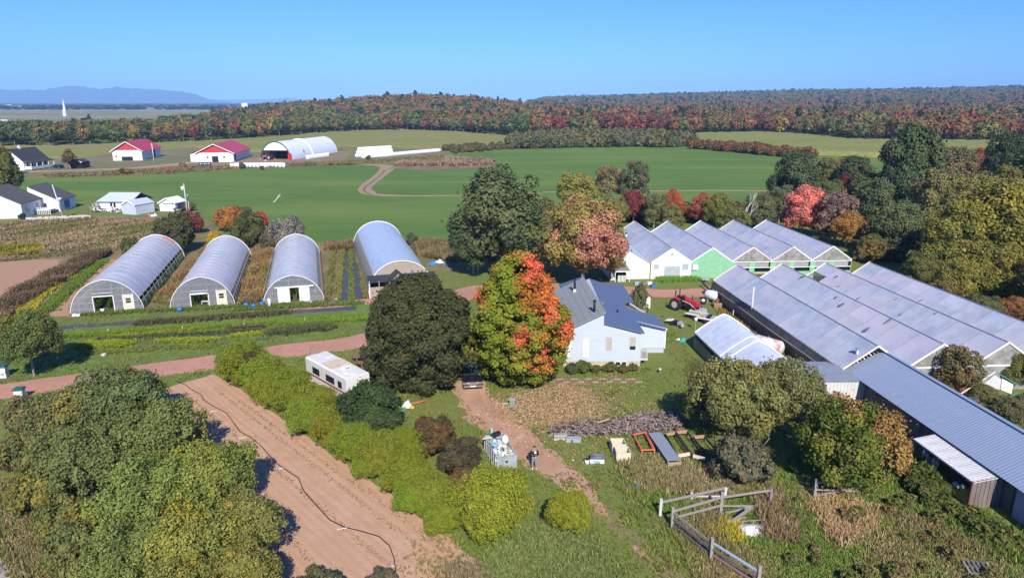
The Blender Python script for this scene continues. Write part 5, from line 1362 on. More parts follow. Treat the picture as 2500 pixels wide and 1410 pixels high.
# rear deck pergola in the roof notch
for (a, b) in (((12.3, 71.8, 2.9), (15.2, 71.4, 2.3)), ((12.6, 74.0, 2.9), (15.4, 70.6, 2.2)), ((15.3, 70.4, 2.4), (13.4, 74.6, 2.9))):
    mb = MB(); mb.beam(a, b, .12, .2); wp(mb, 'pergola_beam', WOODG if a[0] < 15 else WHITE)
mb = MB(); mb.box(12.66, 73.9, 0, 15.2, 74.0, 2.4); wp(mb, 'deck_wall', WOODB)
# windows on the front
def window(x, z0, z1, w, pane, frame=WHITE, y=y0):
    mb = MB(); mb.box(x - w/2 - .06, y - .06, z0 - .06, x + w/2 + .06, y - .02, z1 + .06); f = wp(mb, 'window', frame)
    mb = MB(); mb.box(x - w/2, y - .075, z0, x + w/2, y - .062, z1); loc_of(mb, hs).build('pane', pane, f)
    return f
BLIND = mat('beige_blind', (.46, .42, .36), (.40, .37, .31), ns=1, rough=.5, spec=.4)
window(9.46, 1.72, 3.03, .55, BLIND, SIDING)
window(11.77, 2.12, 3.03, .55, BLIND, SIDING)
mb = MB(); mb.box(11.5, y0 - .075, 1.76, 12.04, y0 - .062, 2.1); wp(mb, 'window_opening', DARKG)
for x in (5.45, 7.2):
    f = window(x, 1.0, 2.75, .44, WHITE)
    mb = MB(); mb.box(x - .02, y0 - .095, 1.0, x + .02, y0 - .078, 2.75); loc_of(mb, hs).build('mullion', BLIND, f)
for x in (10.4, 11.0):
    window(x, .1, .45, .42, DARKG, WHITE, y0 + .02)
mb = MB(); mb.box(12.7, 62.95, .7, 13.3, 63.5, 1.55); ac = wp(mb, 'air_conditioner', mat('beige_metal', (.48, .44, .40), rough=.5))
mb = MB(); mb.box(12.78, 62.93, .78, 13.2, 62.948, 1.45); loc_of(mb, hs).build('grille', mat('grey_grille', (.25, .24, .24), rough=.5), ac)
mb = MB(); mb.box(12.6, 62.9, .6, 13.35, 63.55, .68); wp(mb, 'air_conditioner_shelf', WHITE)
for i, (x, y, z) in enumerate(((8.05, 63.9, 4.95), (6.9, 72.5, 4.95))):
    mb = MB(); mb.cyl((x, y, z - .3), (x, y, z + .25), .19, 12, .15); c = wp(mb, 'flue_base', WHITE, smooth=True)
    mb = MB(); mb.cyl((x, y, z + .2), (x, y, z + 1.35), .12, 12); c = wp(mb, 'chimney_pipe', BLACK, smooth=True)
    mb = MB(); mb.cyl((x, y, z + 1.35), (x, y, z + 1.47), .17, 12); loc_of(mb, hs).build('cap', BLACK, c)
for x, y in ((9.6, 69.5), (11.0, 68.0)):
    p = Vector((x, y, 4.49 - .261 * (x - 8.9))); mb = MB(); mb.cyl(p, p + Vector((0, 0, .28)), .09, 8); wp(mb, 'roof_vent', STEEL if x < 10 else BLACK)

# ---- long metal shed
BLUEM = mat('ribbed_blue_grey_metal', (.31, .375, .48), (.28, .345, .45), ns=.6, rough=.38, spec=.5, metal=.15)
SHW = mat('grey_brown_shed_boards', (.105, .095, .10), (.15, .135, .135), ns=2, sc=(1, 1, .3), rough=.9)
sh = thing('long_shed', 'long shed with ribbed blue metal roof at the right', 'shed', (29.5, 56.4, 0), rzg)
LS = 33.0; SW = 3.35; ZE, ZR = 2.25, 3.9
def ribbed(name, w, l, dz, m, pitch=.235, hgt_=.013):
    """one roofing sheet: w along the building, l up the slope rising dz"""
    mb = MB(); n = int(round(w / pitch)); p = w / n; prof = []
    for i in range(n):
        a = i * p; prof += [(a, 0), (a + p * .62, 0), (a + p * .70, hgt_), (a + p * .92, hgt_)]
    prof.append((w, 0)); vs = []
    for x, z in prof: vs += [(0, -x, z), (l, -x, z + dz)]
    mb.add(vs, [(2*i, 2*i+2, 2*i+3, 2*i+1) for i in range(len(prof)-1)])
    return mb.mesh(name, m)
rm1 = ribbed('roof_sheet', 1.0, SW, ZR - ZE, BLUEM)
for j in range(int(LS)):
    o = bpy.data.objects.new('roof_sheet', rm1); o.location = (-.15, -j * 1.0, ZE); link(o, sh)
    if j == 7: pass
mb = MB(); mb.slab([(SW - .15, .05, ZR), (2 * SW - .3, .05, 2.3), (2 * SW - .3, -LS, 2.3), (SW - .15, -LS, ZR)], .06); mb.build('back_roof', mat('dull_brown_roof', (.20, .17, .17), (.26, .23, .23), ns=1, rough=.7), sh)
mb = MB(); mb.beam((SW - .15, .1, ZR + .05), (SW - .15, -LS, ZR + .05), .28, .06); mb.build('ridge_cap', BLUEM, sh)
for k in range(8):      # broken ends of the far roof edge
    f = k / 8; x = .75 + f * 2.35; z = ZE + (x + .15) / SW * (ZR - ZE)
    mb = MB(); mb.beam((x, .0, z + .06), (x + .02, .55, z + .08), .14, .05); mb.build('rafter_end', WHITE if k % 2 else WOODG, sh)
for j in range(33):     # wall boards
    mb = MB(); mb.box(.42, -j * 1.0 - 1.0 + .03, 0, .48, -j * 1.0 - .0, ZE + .16); mb.build('wall_panel', SHW, sh)
mb = MB(); mb.box(.5, -LS, 0, 2 * SW - .5, -.1, 2.1); mb.build('core_wall', SHW, sh)
for yy in (-9.2, -9.6):
    mb = MB(); mb.box(.36, yy - .03, .6, .41, yy + .03, 1.9); mb.build('wall_lath', WOODG, sh)
mb = MB(); mb.cyl((1.05, .3, 2.6), (1.05, .3, 4.0), .14, 10); c = mb.build('stove_pipe', STEEL, sh, smooth=True)
mb = MB(); mb.cyl((1.05, .3, 4.0), (1.05, .3, 4.08), .19, 10); mb.build('cap', STEEL, c)
# pale wall near the camera with a small window
PALEB = mat('pale_blue_wall', (.30, .33, .42), (.24, .27, .35), ns=1.2, rough=.7)
mb = MB(); mb.box(.30, -23.5, 0, .40, -18.9, 2.2); mb.build('pale_wall', PALEB, sh)
mb = MB(); mb.box(.25, -18.9, 0, .40, -18.75, 2.2); mb.build('wall_post', BLACK, sh)
mb = MB(); mb.box(.26, -20.1, 1.25, .295, -19.65, 1.65); f = mb.build('window', WHITE, sh)
mb = MB(); mb.box(.24, -20.05, 1.30, .258, -19.7, 1.6); mb.build('pane', DARKG, f)

# lean-to on its camera side
lt = thing('lean_to', 'open lean-to with rusty pale metal roof on the long shed', 'lean-to', (29.5, 56.4, 0), rzg)
RUSTM = mat('rusty_pale_metal', (.50, .50, .52), (.40, .38, .38), ns=1.2, sc=(1, 6, 1), rough=.55, spec=.4, c3=(.20, .12, .09), ns2=.0)
rm2 = ribbed('roof_sheet', 1.0, 2.05, .36, mat('streaked_pale_metal', (.52, .53, .56), (.22, .19, .18), ns=2.0, nd=5, sc=(.5, 9, 1), rough=.5, spec=.4, contrast=(.45, .78)), .16, .03)
y_a, y_b = -11.9, -17.9
for j in range(6):
    o = bpy.data.objects.new('roof_sheet', rm2); o.location = (-1.75, y_a - j, 1.78); link(o, lt)
for j in range(7):
    mb = MB(); mb.box(-1.7 + j * .29, y_b + .06, 0, -1.7 + j * .29 + .26, y_b + .12, 1.85 + j * .05); mb.build('plank', mat('weathered_planks', (.23, .19, .17), (.15, .12, .11), ns=2, sc=(2, 1, .4), rough=.9) if j == 0 else bpy.data.materials['weathered_planks'], lt)
mb = MB(); mb.beam((-1.74, y_b + .1, 0), (-1.74, y_b + .1, 1.85), .1); mb.build('corner_post', mat('red_brown_post', (.22, .08, .06), rough=.8), lt)
for yy in (y_a - .1, y_a - 2.6):
    mb = MB(); mb.beam((-1.65, yy, 0), (-1.65, yy, 1.78), .1); mb.build('post', WOODG, lt)
mb = MB(); mb.beam((-1.7, y_a, 1.74), (-1.7, y_b, 1.74), .1, .12); mb.build('eave_beam', WOODG, lt)

# pale metal shed between tree and long shed
ms = thing('metal_shed', 'small pale metal shed with grey ribbed roof against the long shed', 'shed', (25.6, 53.9, 0), rad(1))
PALEM = mat('off_white_metal', (.60, .59, .57), (.55, .54, .52), ns=1, rough=.5)
for j in range(15):
    mb = MB(); mb.box(j * .3, -.03, 0, j * .3 + .285, .0, 2.15); mb.build('wall_panel', PALEM, ms)
mb = MB(); mb.box(.02, .01, 0, 4.48, 2.6, 2.1); mb.build('wall', PALEM, ms)
me_ = ribbed('roof_sheet', 1.5, 2.85, .35, mat('grey_metal_roof', (.27, .31, .37), (.23, .26, .31), ns=1, rough=.4, spec=.5), .25, .04)
for j in range(3):
    o = bpy.data.objects.new('roof_sheet', me_); o.rotation_euler = (0, 0, math.pi/2); o.location = (j * 1.5, -.15, 2.16); link(o, ms)
mb = MB(); mb.slab([(0, 2.7, 2.5), (4.5, 2.7, 2.5), (4.5, 4.2, 2.3), (0, 4.2, 2.3)], .06); mb.build('rear_roof', mat('mauve_roof', (.27, .26, .33), rough=.5), ms)

# ---------------------------------------------------------------- far farm buildings
SHINGLE = mat('charcoal_shingle', (.035, .038, .045), (.06, .062, .07), ns=6, rough=.85)
SHINGLE2 = mat('weathered_dark_shingle', (.07, .07, .072), (.11, .11, .11), ns=5, rough=.9)
REDR = mat('red_metal_roof', (.50, .045, .055), (.44, .04, .05), ns=1, rough=.45, spec=.4)
WSHADE = mat('white_siding', (.76, .77, .78), (.70, .71, .73), ns=1, rough=.6)
def barn(name, label, cat, loc, rz, w, L, he, hr, wm, rm, over=.4, wins=(), doors=(), side=(), gable=None, group=None):
    """gable end faces the camera (local -y); windows on the front, doors on the front, openings on the right side"""
    t = thing(name, label, cat, loc, rz, group)
    mb = MB(); mb.prism([(0, 0), (w, 0), (w, he), (w/2, hr), (0, he)], 0, L); mb.build('wall', wm, t)
    k = (hr - he) / (w/2)
    for s in (-1, 1):
        xe = w/2 + s * (w/2 + over); ze = he - over * k
        q = [(w/2, -over, hr + .12), (xe, -over, ze + .12), (xe, L + over, ze + .12), (w/2, L + over, hr + .12)]
        mb = MB(); mb.slab(q, .15); mb.build('roof', rm, t)
        mb = MB(); mb.beam((w/2, -over - .04, hr + .02), (xe, -over - .04, ze + .02), .08, .32); mb.build('rake_board', WHITE, t)
    if gable: mb = MB(); mb.prism([(.6, he + .15), (w - .6, he + .15), (w/2, hr - .25)], -.08, -.02); mb.build('gable_panel', gable, t)
    for x, z, ww, hh in wins:
        mb = MB(); mb.box(x, -.08, z, x + ww, -.02, z + hh); f = mb.build('window', WHITE, t)
        mb = MB(); mb.box(x + .1, -.11, z + .1, x + ww - .1, -.085, z + hh - .1); mb.build('pane', DARKG, f)
    for x, z, ww, hh, m in doors:
        mb = MB(); mb.box(x, -.1, z, x + ww, -.02, z + hh); mb.build('door', m, t)
    for y, z, ww, hh, m in side:
        mb = MB(); mb.box(w + .02, y, z, w + .1, y + ww, z + hh); mb.build('side_opening', m, t)
    return t
rb = rad(9)
b1 = barn('barn', 'left white barn with red roof and half open roller door', 'barn', (-177.3, 308.0, 0), rb, 12.2, 25, 4.4, 8.2, WSHADE, REDR, .8, wins=[(1.0, 1.3, .8, 1.0)], doors=[(3.6, 0, 4.6, 1.7, BLACK), (3.5, 1.7, 4.8, 2.4, WHITE)], side=[(13, .3, 4, 3.6, BLACK)], gable=REDR)  # black panels stand for the dark inside of the open doorways
b2 = barn('barn', 'middle white barn with red roof and dark doorway between two windows', 'barn', (-136.6, 299.5, 0), rb, 15.5, 34, 3.9, 7.6, WSHADE, REDR, .8, wins=[(4.4, 1.6, .9, .9), (11.2, 1.6, .9, .9)], doors=[(6.6, 0, 2.6, 2.5, BLACK)], side=[(2, .2, 2.5, 3, BLACK), (6, 1.2, 1, 1, DARKG), (12, 1.3, 1.1, 1.1, DARKG), (20, 1.3, 1.1, 1.1, DARKG), (26, 1.4, 1, 1, DARKG)], gable=REDR)  # black doorway panels are painted-in darkness of the barn interior
mb = MB(); mb.box(-3.0, 3.0, 0, 0, 12, 3.6); mb.build('side_wing', WSHADE, b2)
mb = MB(); mb.slab([(-3.6, 2.4, 3.5), (3, 2.4, 6.0), (6, 20, 7.0), (-3.6, 20, 3.5)], .15); mb.build('side_wing_roof', REDR, b2)
# white fabric barn
fb = thing('fabric_barn', 'white round topped fabric barn with open dark mouth', 'barn', (-113.6, 313.5, 0), rad(-9), None)
w, L, h = 14.6, 52, 8.0
PA = arch(w, h, 26, pk=.02, ex=2.0, pw=.55)
FAB = mat('white_barn_fabric', (.70, .74, .82), (.64, .69, .78), ns=.4, rough=.5, wave=None)
for y_0, y_1 in ((0, 22.5), (23.2, 52)):
    ny = int(y_1 - y_0); k = len(PA); vs = [(x, y_0 + (y_1 - y_0) * j / ny, z * (1 - .012 * (j % 2))) for j in range(ny + 1) for x, z in PA]
    mb = MB(); mb.add(vs, [(j*k+i, j*k+i+1, (j+1)*k+i+1, (j+1)*k+i) for j in range(ny) for i in range(k-1)]); mb.build('cover', FAB, fb, smooth=True)
mb = MB(); mb.tube([(x, 22.85, z * 1.005) for x, z in PA], .4, 6); mb.build('joint_band', WHITE, fb, smooth=True)
mb = MB(); mb.tube([(x, -.1, z * 1.01) for x, z in PA], .22, 6); mb.build('front_arch', mat('dark_steel', (.08, .08, .09), rough=.5), fb, smooth=True)
up = [p for p in PA if p[1] > 3.9]; mb = MB(); mb.prism(up, .05, .15); mb.build('front_gable', mat('barn_white', (.8, .8, .8), rough=.6), fb)
mb = MB(); mb.prism([(.2, 0), (w - .2, 0)] + PA[::-1][1:-1], L - .3, L - .1); mb.build('back_wall', FAB, fb)
mb = MB(); mb.prism([(.3, 0), (w - .3, 0), (w - .3, 3.6), (.3, 3.6)], 14, 14.2); mb.build('inner_curtain', mat('brown_curtain', (.10, .06, .045), rough=.9), fb)
mb = MB(); mb.box(13.3, -.4, 0, 14.7, .3, 3.0); mb.build('door_post_box', mat('red_box', (.6, .02, .02), rough=.5), fb)
# farmhouse
fh = barn('farmhouse', 'white two storey farmhouse with charcoal roof and porch far left', 'house', (-194.5, 263.5, 0), rad(-2), 0.1, .1, .1, .2, WSHADE, SHINGLE)
for c in list(ALLKIDS(fh)): bpy.data.objects.remove(c)
mb = MB(); mb.prism([(0, 0), (8.6, 0), (8.6, 3.6), (4.0, 7.8), (0, 3.6)], 0, 13.5); mb.build('wall', WSHADE, fh)
mb = MB(); mb.slab([(4.0, -.5, 8.0), (8.9, -.5, 3.5), (8.9, 14, 3.5), (4.0, 14, 8.0)], .18); mb.build('roof', SHINGLE, fh)
mb = MB(); mb.slab([(4.0, -.5, 8.0), (-.6, -.5, 3.4), (-.6, 14, 3.4), (4.0, 14, 8.0)], .18); mb.build('roof', SHINGLE, fh)
mb = MB(); mb.slab([(8.8, 0, 3.6), (11.2, 0, 2.9), (11.2, 14, 2.9), (8.8, 14, 3.6)], .12); mb.build('porch_roof', SHINGLE, fh)
mb = MB(); mb.box(8.7, .3, .3, 11.2, 13.6, 1.3); mb.build('porch_rail', WHITE, fh)
for y in range(5):
    mb = MB(); mb.beam((11.1, .5 + y * 3.2, 0), (11.1, .5 + y * 3.2, 2.9), .2); mb.build('porch_post', WHITE, fh)
for x, z in ((1.8, 1.0), (1.6, 3.3), (3.0, 5.2)):
    mb = MB(); mb.box(x, -.08, z, x + .9, -.02, z + 1.3); f = mb.build('window', WHITE, fh); mb = MB(); mb.box(x + .1, -.1, z + .1, x + .8, -.085, z + 1.2); mb.build('pane', DARKG, f)
for y in (1.5, 4, 7.5, 9, 11.5):
    mb = MB(); mb.box(8.61, y, 1.3, 8.66, y + .9, 2.7); mb.build('window', DARKG, fh)
mb = MB(); mb.box(3.6, 5, 7.4, 4.4, 5.9, 9.0); mb.build('chimney', WHITE, fh)
bs_ = barn('shed', 'black garden shed beside the round tree by the farmhouse', 'shed', G(172, 411), rad(-4), 5.0, 4.6, 2.4, 3.4, BLACK, SHINGLE, .15)
# white houses at the left edge
wh = thing('white_house', 'nearest white house with dark roof cut by the left edge', 'house', (-115.5, 150.6, 0), rad(9))
mb = MB(); mb.prism([(0, 0), (6.2, 0), (6.2, 3.4), (0, 6.6)], 0, 9); mb.build('wall', WSHADE, wh)
mb = MB(); mb.slab([(-.2, -.4, 6.8), (6.6, -.4, 3.3), (6.6, 9.3, 3.3), (-.2, 9.3, 6.8)], .15); mb.build('roof', SHINGLE2, wh)
mb = MB(); mb.prism([(-5, 0), (0, 0), (0, 6.6), (-5, 4)], 0, 9); mb.build('wall', WSHADE, wh)
mb = MB(); mb.slab([(-5, -.4, 4.1), (-.2, -.4, 6.8), (-.2, 9.3, 6.8), (-5, 9.3, 4.1)], .15); mb.build('roof', SHINGLE2, wh)
for y, ww in ((1.8, 1.4), (6.4, .9)):
    mb = MB(); mb.box(6.21, y, 1.1, 6.27, y + ww, 2.5); mb.build('window', DARKG, wh)
mb = MB(); mb.box(6.3, 5.2, .9, 9.6, 8.6, 1.05); dk = mb.build('deck', WHITE, wh)
for i in range(9):
    mb = MB(); mb.box(6.4 + i * .38, 5.15, 0, 6.55 + i * .38, 5.2, 1.7); mb.build('baluster', WHITE, dk)
w2 = thing('white_annex', 'smaller white house with grey roof and blue shade painted round its side window beside the nearest one', 'house', (-113.4, 160.2, 0), rad(9))
mb = MB(); mb.prism([(0, 0), (6.4, 0), (6.4, 2.9), (0.6, 6.0), (0, 5.8)], 0, 8); mb.build('wall', WSHADE, w2)
mb = MB(); mb.slab([(.4, -.4, 6.15), (6.8, -.4, 2.8), (6.8, 8.4, 2.8), (.4, 8.4, 6.15)], .15); mb.build('roof', SHINGLE2, w2)
for x in (1.9, 3.0):
    mb = MB(); mb.box(x, -.08, .7, x + .55, -.02, 2.1); mb.build('window', DARKG, w2)
mb = MB(); mb.box(6.41, 2.2, .4, 6.47, 5.0, 2.3); f = mb.build('window', mat('blue_trim', (.10, .17, .45), rough=.5), w2)  # blue panel stands for shade on the white side wall
mb = MB(); mb.box(6.48, 2.9, .7, 6.5, 4.3, 2.1); mb.build('pane', DARKG, f)
# cottage and sheds among the clutter
ct = thing('cottage', 'small white cottage with pale metal roof amid yard clutter', 'house', G(246, 516), rad(-3))
mb = MB(); mb.prism([(0, 0), (8.4, 0), (8.4, 2.5), (0, 2.5)], 0, 6); mb.build('wall', WSHADE, ct)
mb = MB(); mb.slab([(-.4, -.5, 2.45), (8.0, -.5, 2.45), (8.6, 3, 4.2), (1.0, 3, 4.2)], .15); mb.build('roof', METALR, ct)
mb = MB(); mb.slab([(1.0, 3, 4.2), (8.6, 3, 4.2), (9.6, 6.3, 2.5), (0, 6.3, 2.5)], .15); mb.build('roof', mat('dark_back_roof', (.05, .05, .055), rough=.8), ct)
for x in (2.6, 3.4, 5.4):
    mb = MB(); mb.box(x, -.06, 1.0, x + .5, -.01, 2.1); mb.build('window', DARKG, ct)
ts = barn('tin_shed', 'silvery tin shed with low gable before the cottage', 'shed', G(300, 522), rad(-20), 4.2, 5.2, 2.2, 3.2, METALR, METALR, .15)
wsd = barn('garden_shed', 'small white garden shed next to the dark pickup', 'shed', G(391, 515), rad(-10), 4.2, 4.0, 2.0, 3.1, WSHADE, WSHADE, .25, doors=[(1.0, 1.75, 3, .1, BLACK)])
# church steeple far off
st = thing('church_steeple', 'slender white church steeple rising over the left wood', 'steeple', (G(160, 284).x * 1.0, G(160, 284).y, 0), 0)
def sq(mb, r0, z0, r1, z1): mb.tube([(0, 0, z0), (0, 0, z1)], [r0, r1], 8)
mb = MB(); mb.box(-2.6, -2.6, 0, 2.6, 2.6, 11); mb.build('tower', WHITE, st)
mb = MB(); sq(mb, 2.3, 11, 1.9, 16); mb.build('belfry', WHITE, st)
mb = MB(); sq(mb, 2.1, 16, .12, 31); mb.build('spire', WHITE, st)
mb = MB(); mb.box(-.7, -2.68, 6, .7, -2.62, 9.5); mb.build('louvre', DARKG, st)
# silos and pale roofs in the distance
for i, (u, v, hh, rr_) in enumerate(((595, 270, 13, 3.4), (602, 270, 14, 3.2), (638, 267, 9, 2.5), (646, 267, 10, 2.5), (655, 267, 9, 2.5))):
    p = G(u, v); t = thing('silo', ['left of the two large pale silos on the horizon', 'right of the two large pale silos on the horizon', 'leftmost of three small silos on the horizon', 'middle of three small silos on the horizon', 'rightmost of three small silos on the horizon'][i], 'silo', p, 0, 'far silos')
    k = 1500 / max(p.y, 1); s = p.y / 1500
    mb = MB(); mb.cyl((0, 0, 0), (0, 0, hh * s * 1.1), rr_ * s, 12); mb.build('shaft', WHITE, t, smooth=True); mb = MB(); mb.sphere((0, 0, hh * s * 1.1), rr_ * s, 12, 6, .5); mb.build('dome', STEEL, t, smooth=True)
for i, (u, v, ww, hh) in enumerate(((10, 296, 70, 6), (612, 268, 60, 6), (575, 252, 160, 10), (700, 253, 120, 9), (420, 252.5, 110, 8), (760, 252.5, 200, 14), (20, 260, 45, 7))):
    p = G(u, v); t = thing('far_building', ['pale roof just behind the wood at the left edge', 'white farm building beside the big silos', 'pale building on the horizon left of the silos', 'pale building on the horizon right of the silos', 'white speck of a building below the mountain', 'pale building near the wooded hill on the horizon', 'small grey farm building on the left plain'][i], 'building', p, 0, 'far buildings on the plain')
    s = min(1.6, p.y / 2500); ww *= s * .5; hh *= s
    mb = MB(); mb.box(-ww/2, 0, 0, ww/2, ww * .3, hh * .7); mb.build('wall', WHITE, t); mb = MB(); mb.prism([(-ww * .01, hh * .7), (ww * .3, hh * .7), (ww * .145, hh)], -ww/2, ww/2, 'x'); mb.build('roof', METALR, t)
# ---------------------------------------------------------------- things in the yard
def C(name, *c, rough=.6, spec=.3, metal=0): return mat(name, c, tuple(x * .85 for x in c), ns=4, rough=rough, spec=spec, metal=metal)
RUBBER = C('tyre_rubber', .025, .025, .027, rough=.8); REDP = C('red_tractor_paint', .48, .03, .035, rough=.35, spec=.5); BLUEP = C('blue_plastic', .03, .17, .50, rough=.4)
ORANGEP = C('orange_paint', .70, .17, .09, rough=.5); BEIGEP = C('beige_plastic', .62, .57, .44); TANC = C('cardboard', .50, .34, .19); SILV = C('silver_sheet', .55, .57, .60, metal=.4, rough=.35)
WHITEP = C('white_plastic', .78, .78, .78, rough=.4); GREYP = C('grey_steel_paint', .33, .38, .40); RUST = C('rust', .25, .09, .05, rough=.9); SKIN = C('skin', .55, .33, .25); HOOD = C('black_hoodie', .012, .012, .014, rough=.9)
JEANS = C('grey_trousers', .22, .26, .27, rough=.9); TEAL = C('teal_tarp', .02, .42, .36); YEL = C('yellow_plastic', .70, .36, .04); CHROME = C('chrome', .7, .7, .72, metal=.9, rough=.15); CARB = C('black_car_paint', .012, .013, .018, rough=.15, spec=.8)
DENIM = C('navy_car_paint', .015, .02, .06, rough=.2, spec=.7); TURQ = C('pale_blue_plastic', .25, .55, .62)
MINTD = C('green_steel_frame', .05, .30, .20)

def wheel(t, x, y, r, w, rim=WHITEP):
    mb = MB(); mb.cyl((x, y - w/2, r), (x, y + w/2, r), r, 18); o = mb.build('wheel', RUBBER, t)
    mb = MB(); mb.cyl((x, y - w/2 - .015, r), (x, y + w/2 + .015, r), r * .55, 12); mb.build('rim', rim, o)
    return o

# camper
a, b, c = G(845, 924, 2.7), G(901, 907, 2.7), G(762, 866, 2.7)
rz = math.atan2(b.y - a.y, b.x - a.x); w = 2.25; L = 7.2
cp = thing('camper', 'white camper with patched tan roof section beside the willow hedge', 'camper', (a.x, a.y, 0), rz)
CAMP = mat('camper_white', (.70, .68, .63), (.62, .60, .55), ns=1.5, rough=.45, spec=.4)
prof = [(0.0, .45), (-.10, .9), (0, 2.55), (.12, 2.7), (w - .12, 2.7), (w, 2.55), (w + .0, .9), (w, .45)]
mb = MB(); mb.prism([(0, .45), (w, .45), (w, 2.58), (w - .12, 2.7), (.12, 2.7), (0, 2.58)], 0, L); mb.build('body', CAMP, cp, bevel=.04)
mb = MB(); mb.box(.15, 2.6, 2.705, w - .1, 4.6, 2.73); mb.build('roof_patch', mat('bare_roof_patch', (.50, .36, .20), (.62, .58, .50), ns=2.5, rough=.9), cp)
mb = MB(); mb.box(.9, 1.8, 2.7, 1.55, 2.35, 2.92); vn = mb.build('roof_box', WHITEP, cp); mb = MB(); mb.box(.98, 1.78, 2.74, 1.47, 1.795, 2.88); mb.build('grille', STEEL, vn)
for x, y in ((.4, .9), (.8, .35), (1.2, 5.4)):
    mb = MB(); mb.box(x, y, 2.7, x + .32, y + .32, 2.77); mb.build('roof_vent', WHITE, cp)
mb = MB(); mb.box(.8, -.03, 1.15, 1.5, .0, 1.75); f = mb.build('window', STEEL, cp); mb = MB(); mb.box(.86, -.045, 1.2, 1.44, -.032, 1.7); mb.build('pane', DARKG, f)
for y, ww in ((.75, .7), (2.0, 1.5), (4.6, 1.3)):
    mb = MB(); mb.box(-.03, y, 1.5, 0, y + ww, 2.15); f = mb.build('window', STEEL, cp); mb = MB(); mb.box(-.045, y + .05, 1.55, -.032, y + ww - .05, 2.1); mb.build('pane', DARKG, f)
mb = MB(); mb.box(-.02, .1, 1.18, -.004, L - .2, 1.34); mb.build('stripe', mat('maroon_stripe', (.30, .07, .06), rough=.5), cp)
mb = MB(); mb.box(1.7, -.02, .95, w - .05, -.004, 1.12); mb.build('stripe', mat('red_stripe', (.6, .03, .04), rough=.5), cp)
mb = MB(); mb.box(-.1, -.18, .38, w + .1, -.05, .55); mb.build('bumper', WHITEP, cp)
for x in (.15, w - .35):
    mb = MB(); mb.box(x, -.03, .7, x + .2, -.004, .9); mb.build('headlight', mat('lamp_red', (.5, .05, .04), rough=.3) if x > 1 else WHITEP, cp)
for y in (1.4, 5.5):
    for x in (.12, w - .12):
        mb = MB(); mb.cyl((x - .11, y, .36), (x + .11, y, .36), .36, 16); o = mb.build('wheel', RUBBER, cp); mb = MB(); mb.cyl((x - .125, y, .36), (x + .125, y, .36), .18, 10); mb.build('rim', WHITEP, o)

# cars
def car(name, label, loc, rz, w, L, h, paint, pickup=False, hood=1.2):
    """local +y is the nose"""
    t = thing(name, label, 'car' if not pickup else 'pickup', loc, rz)
    bodyp = [(-L/2, .35), (-L/2, .85), (-L/2 + .1, .95), (L/2 - hood, 1.0), (L/2 - .15, .88), (L/2, .72), (L/2, .35)]
    mb = MB(); mb.prism(bodyp, -w/2, w/2, 'x'); mb.build('body', paint, t, bevel=.05)
    ca, cb = (-L/2 + .15, L/2 - hood) if not pickup else (-L/2 + 1.9, L/2 - hood)
    for (nm, inset, m, z0, z1) in (('cabin', .0, DARKG, .95, h - .06),):
        q0 = [(-w/2 + .06, ca, .95), (w/2 - .06, ca, .95), (w/2 - .06, cb, .98), (-w/2 + .06, cb, .98)]
        q1 = [(-w/2 + .2, ca + .25, h - .06), (w/2 - .2, ca + .25, h - .06), (w/2 - .2, cb - .6, h - .06), (-w/2 + .2, cb - .6, h - .06)]
        mb = MB(); mb.add(q0 + q1, [(0, 1, 5, 4), (1, 2, 6, 5), (2, 3, 7, 6), (3, 0, 4, 7), (4, 5, 6, 7)]); mb.build('window', m, t)
    mb = MB(); mb.box(-w/2 + .18, ca + .22, h - .06, w/2 - .18, cb - .58, h); mb.build('roof', paint, t, bevel=.03)
    for s in (-1, 1):
        mb = MB(); mb.beam((s * (w/2 - .08), cb, 1.0), (s * (w/2 - .2), cb - .6, h - .04), .07); mb.build('pillar', paint, t)
        mb = MB(); mb.box(s * w/2 - (.45 if s > 0 else 0) , L/2 - .06, .62, s * w/2 + (.45 if s < 0 else 0), L/2 + .02, .8); mb.build('headlight', CHROME, t)
        mb = MB(); mb.box(min(s * (w/2), s * (w/2 + .2)), cb - .15, 1.0, max(s * w/2, s * (w/2 + .2)), cb, 1.16); mb.build('mirror', paint, t)
        for y in (-L/2 + .8, L/2 - .85):
            mb = MB(); mb.cyl((s * (w/2 - .2), y, .34), (s * (w/2 + .01), y, .34), .34, 16); o = mb.build('wheel', RUBBER, t); mb = MB(); mb.cyl((s * (w/2 - .05), y, .34), (s * (w/2 + .025), y, .34), .2, 10); mb.build('rim', STEEL, o)
    mb = MB(); mb.box(-.4, L/2 - .04, .55, .4, L/2 + .03, .82); mb.build('grille', CHROME, t)
    mb = MB(); mb.box(-w/2 + .05, L/2 - .05, .34, w/2 - .05, L/2 + .06, .5); mb.build('bumper', CHROME if pickup or h > 1.5 else paint, t)
    mb = MB(); mb.box(-.26, L/2 + .06, .38, .26, L/2 + .075, .48); mb.build('licence_plate', WHITEP, t)
    if pickup:
        mb = MB(); mb.box(-w/2 + .12, -L/2 + .12, .952, w/2 - .12, -L/2 + 1.8, .962); mb.build('cargo_bed', BLACK, t)
    return t
car('parked_car', 'black car with chrome grille parked between the two big trees', G(1147, 953) + Vector((0, 2.2, 0)), math.pi + rad(8), 1.8, 4.4, 1.55, CARB)
car('parked_car', 'dark blue car at the far farmhouse porch', G(137, 411) + Vector((0, 1, 0)), rad(80), 1.8, 4.4, 1.45, DENIM)
car('pickup', 'dark pickup facing the camera beside the small white shed', G(432, 517) + Vector((0, 2.4, 0)), math.pi + rad(5), 1.9, 5.0, 1.8, DENIM, True)

# tractor
p0 = G(1668, 757); tr = thing('tractor', 'red tractor with grey loader arms on the lawn by the gravel road', 'tractor', p0, rad(-48))
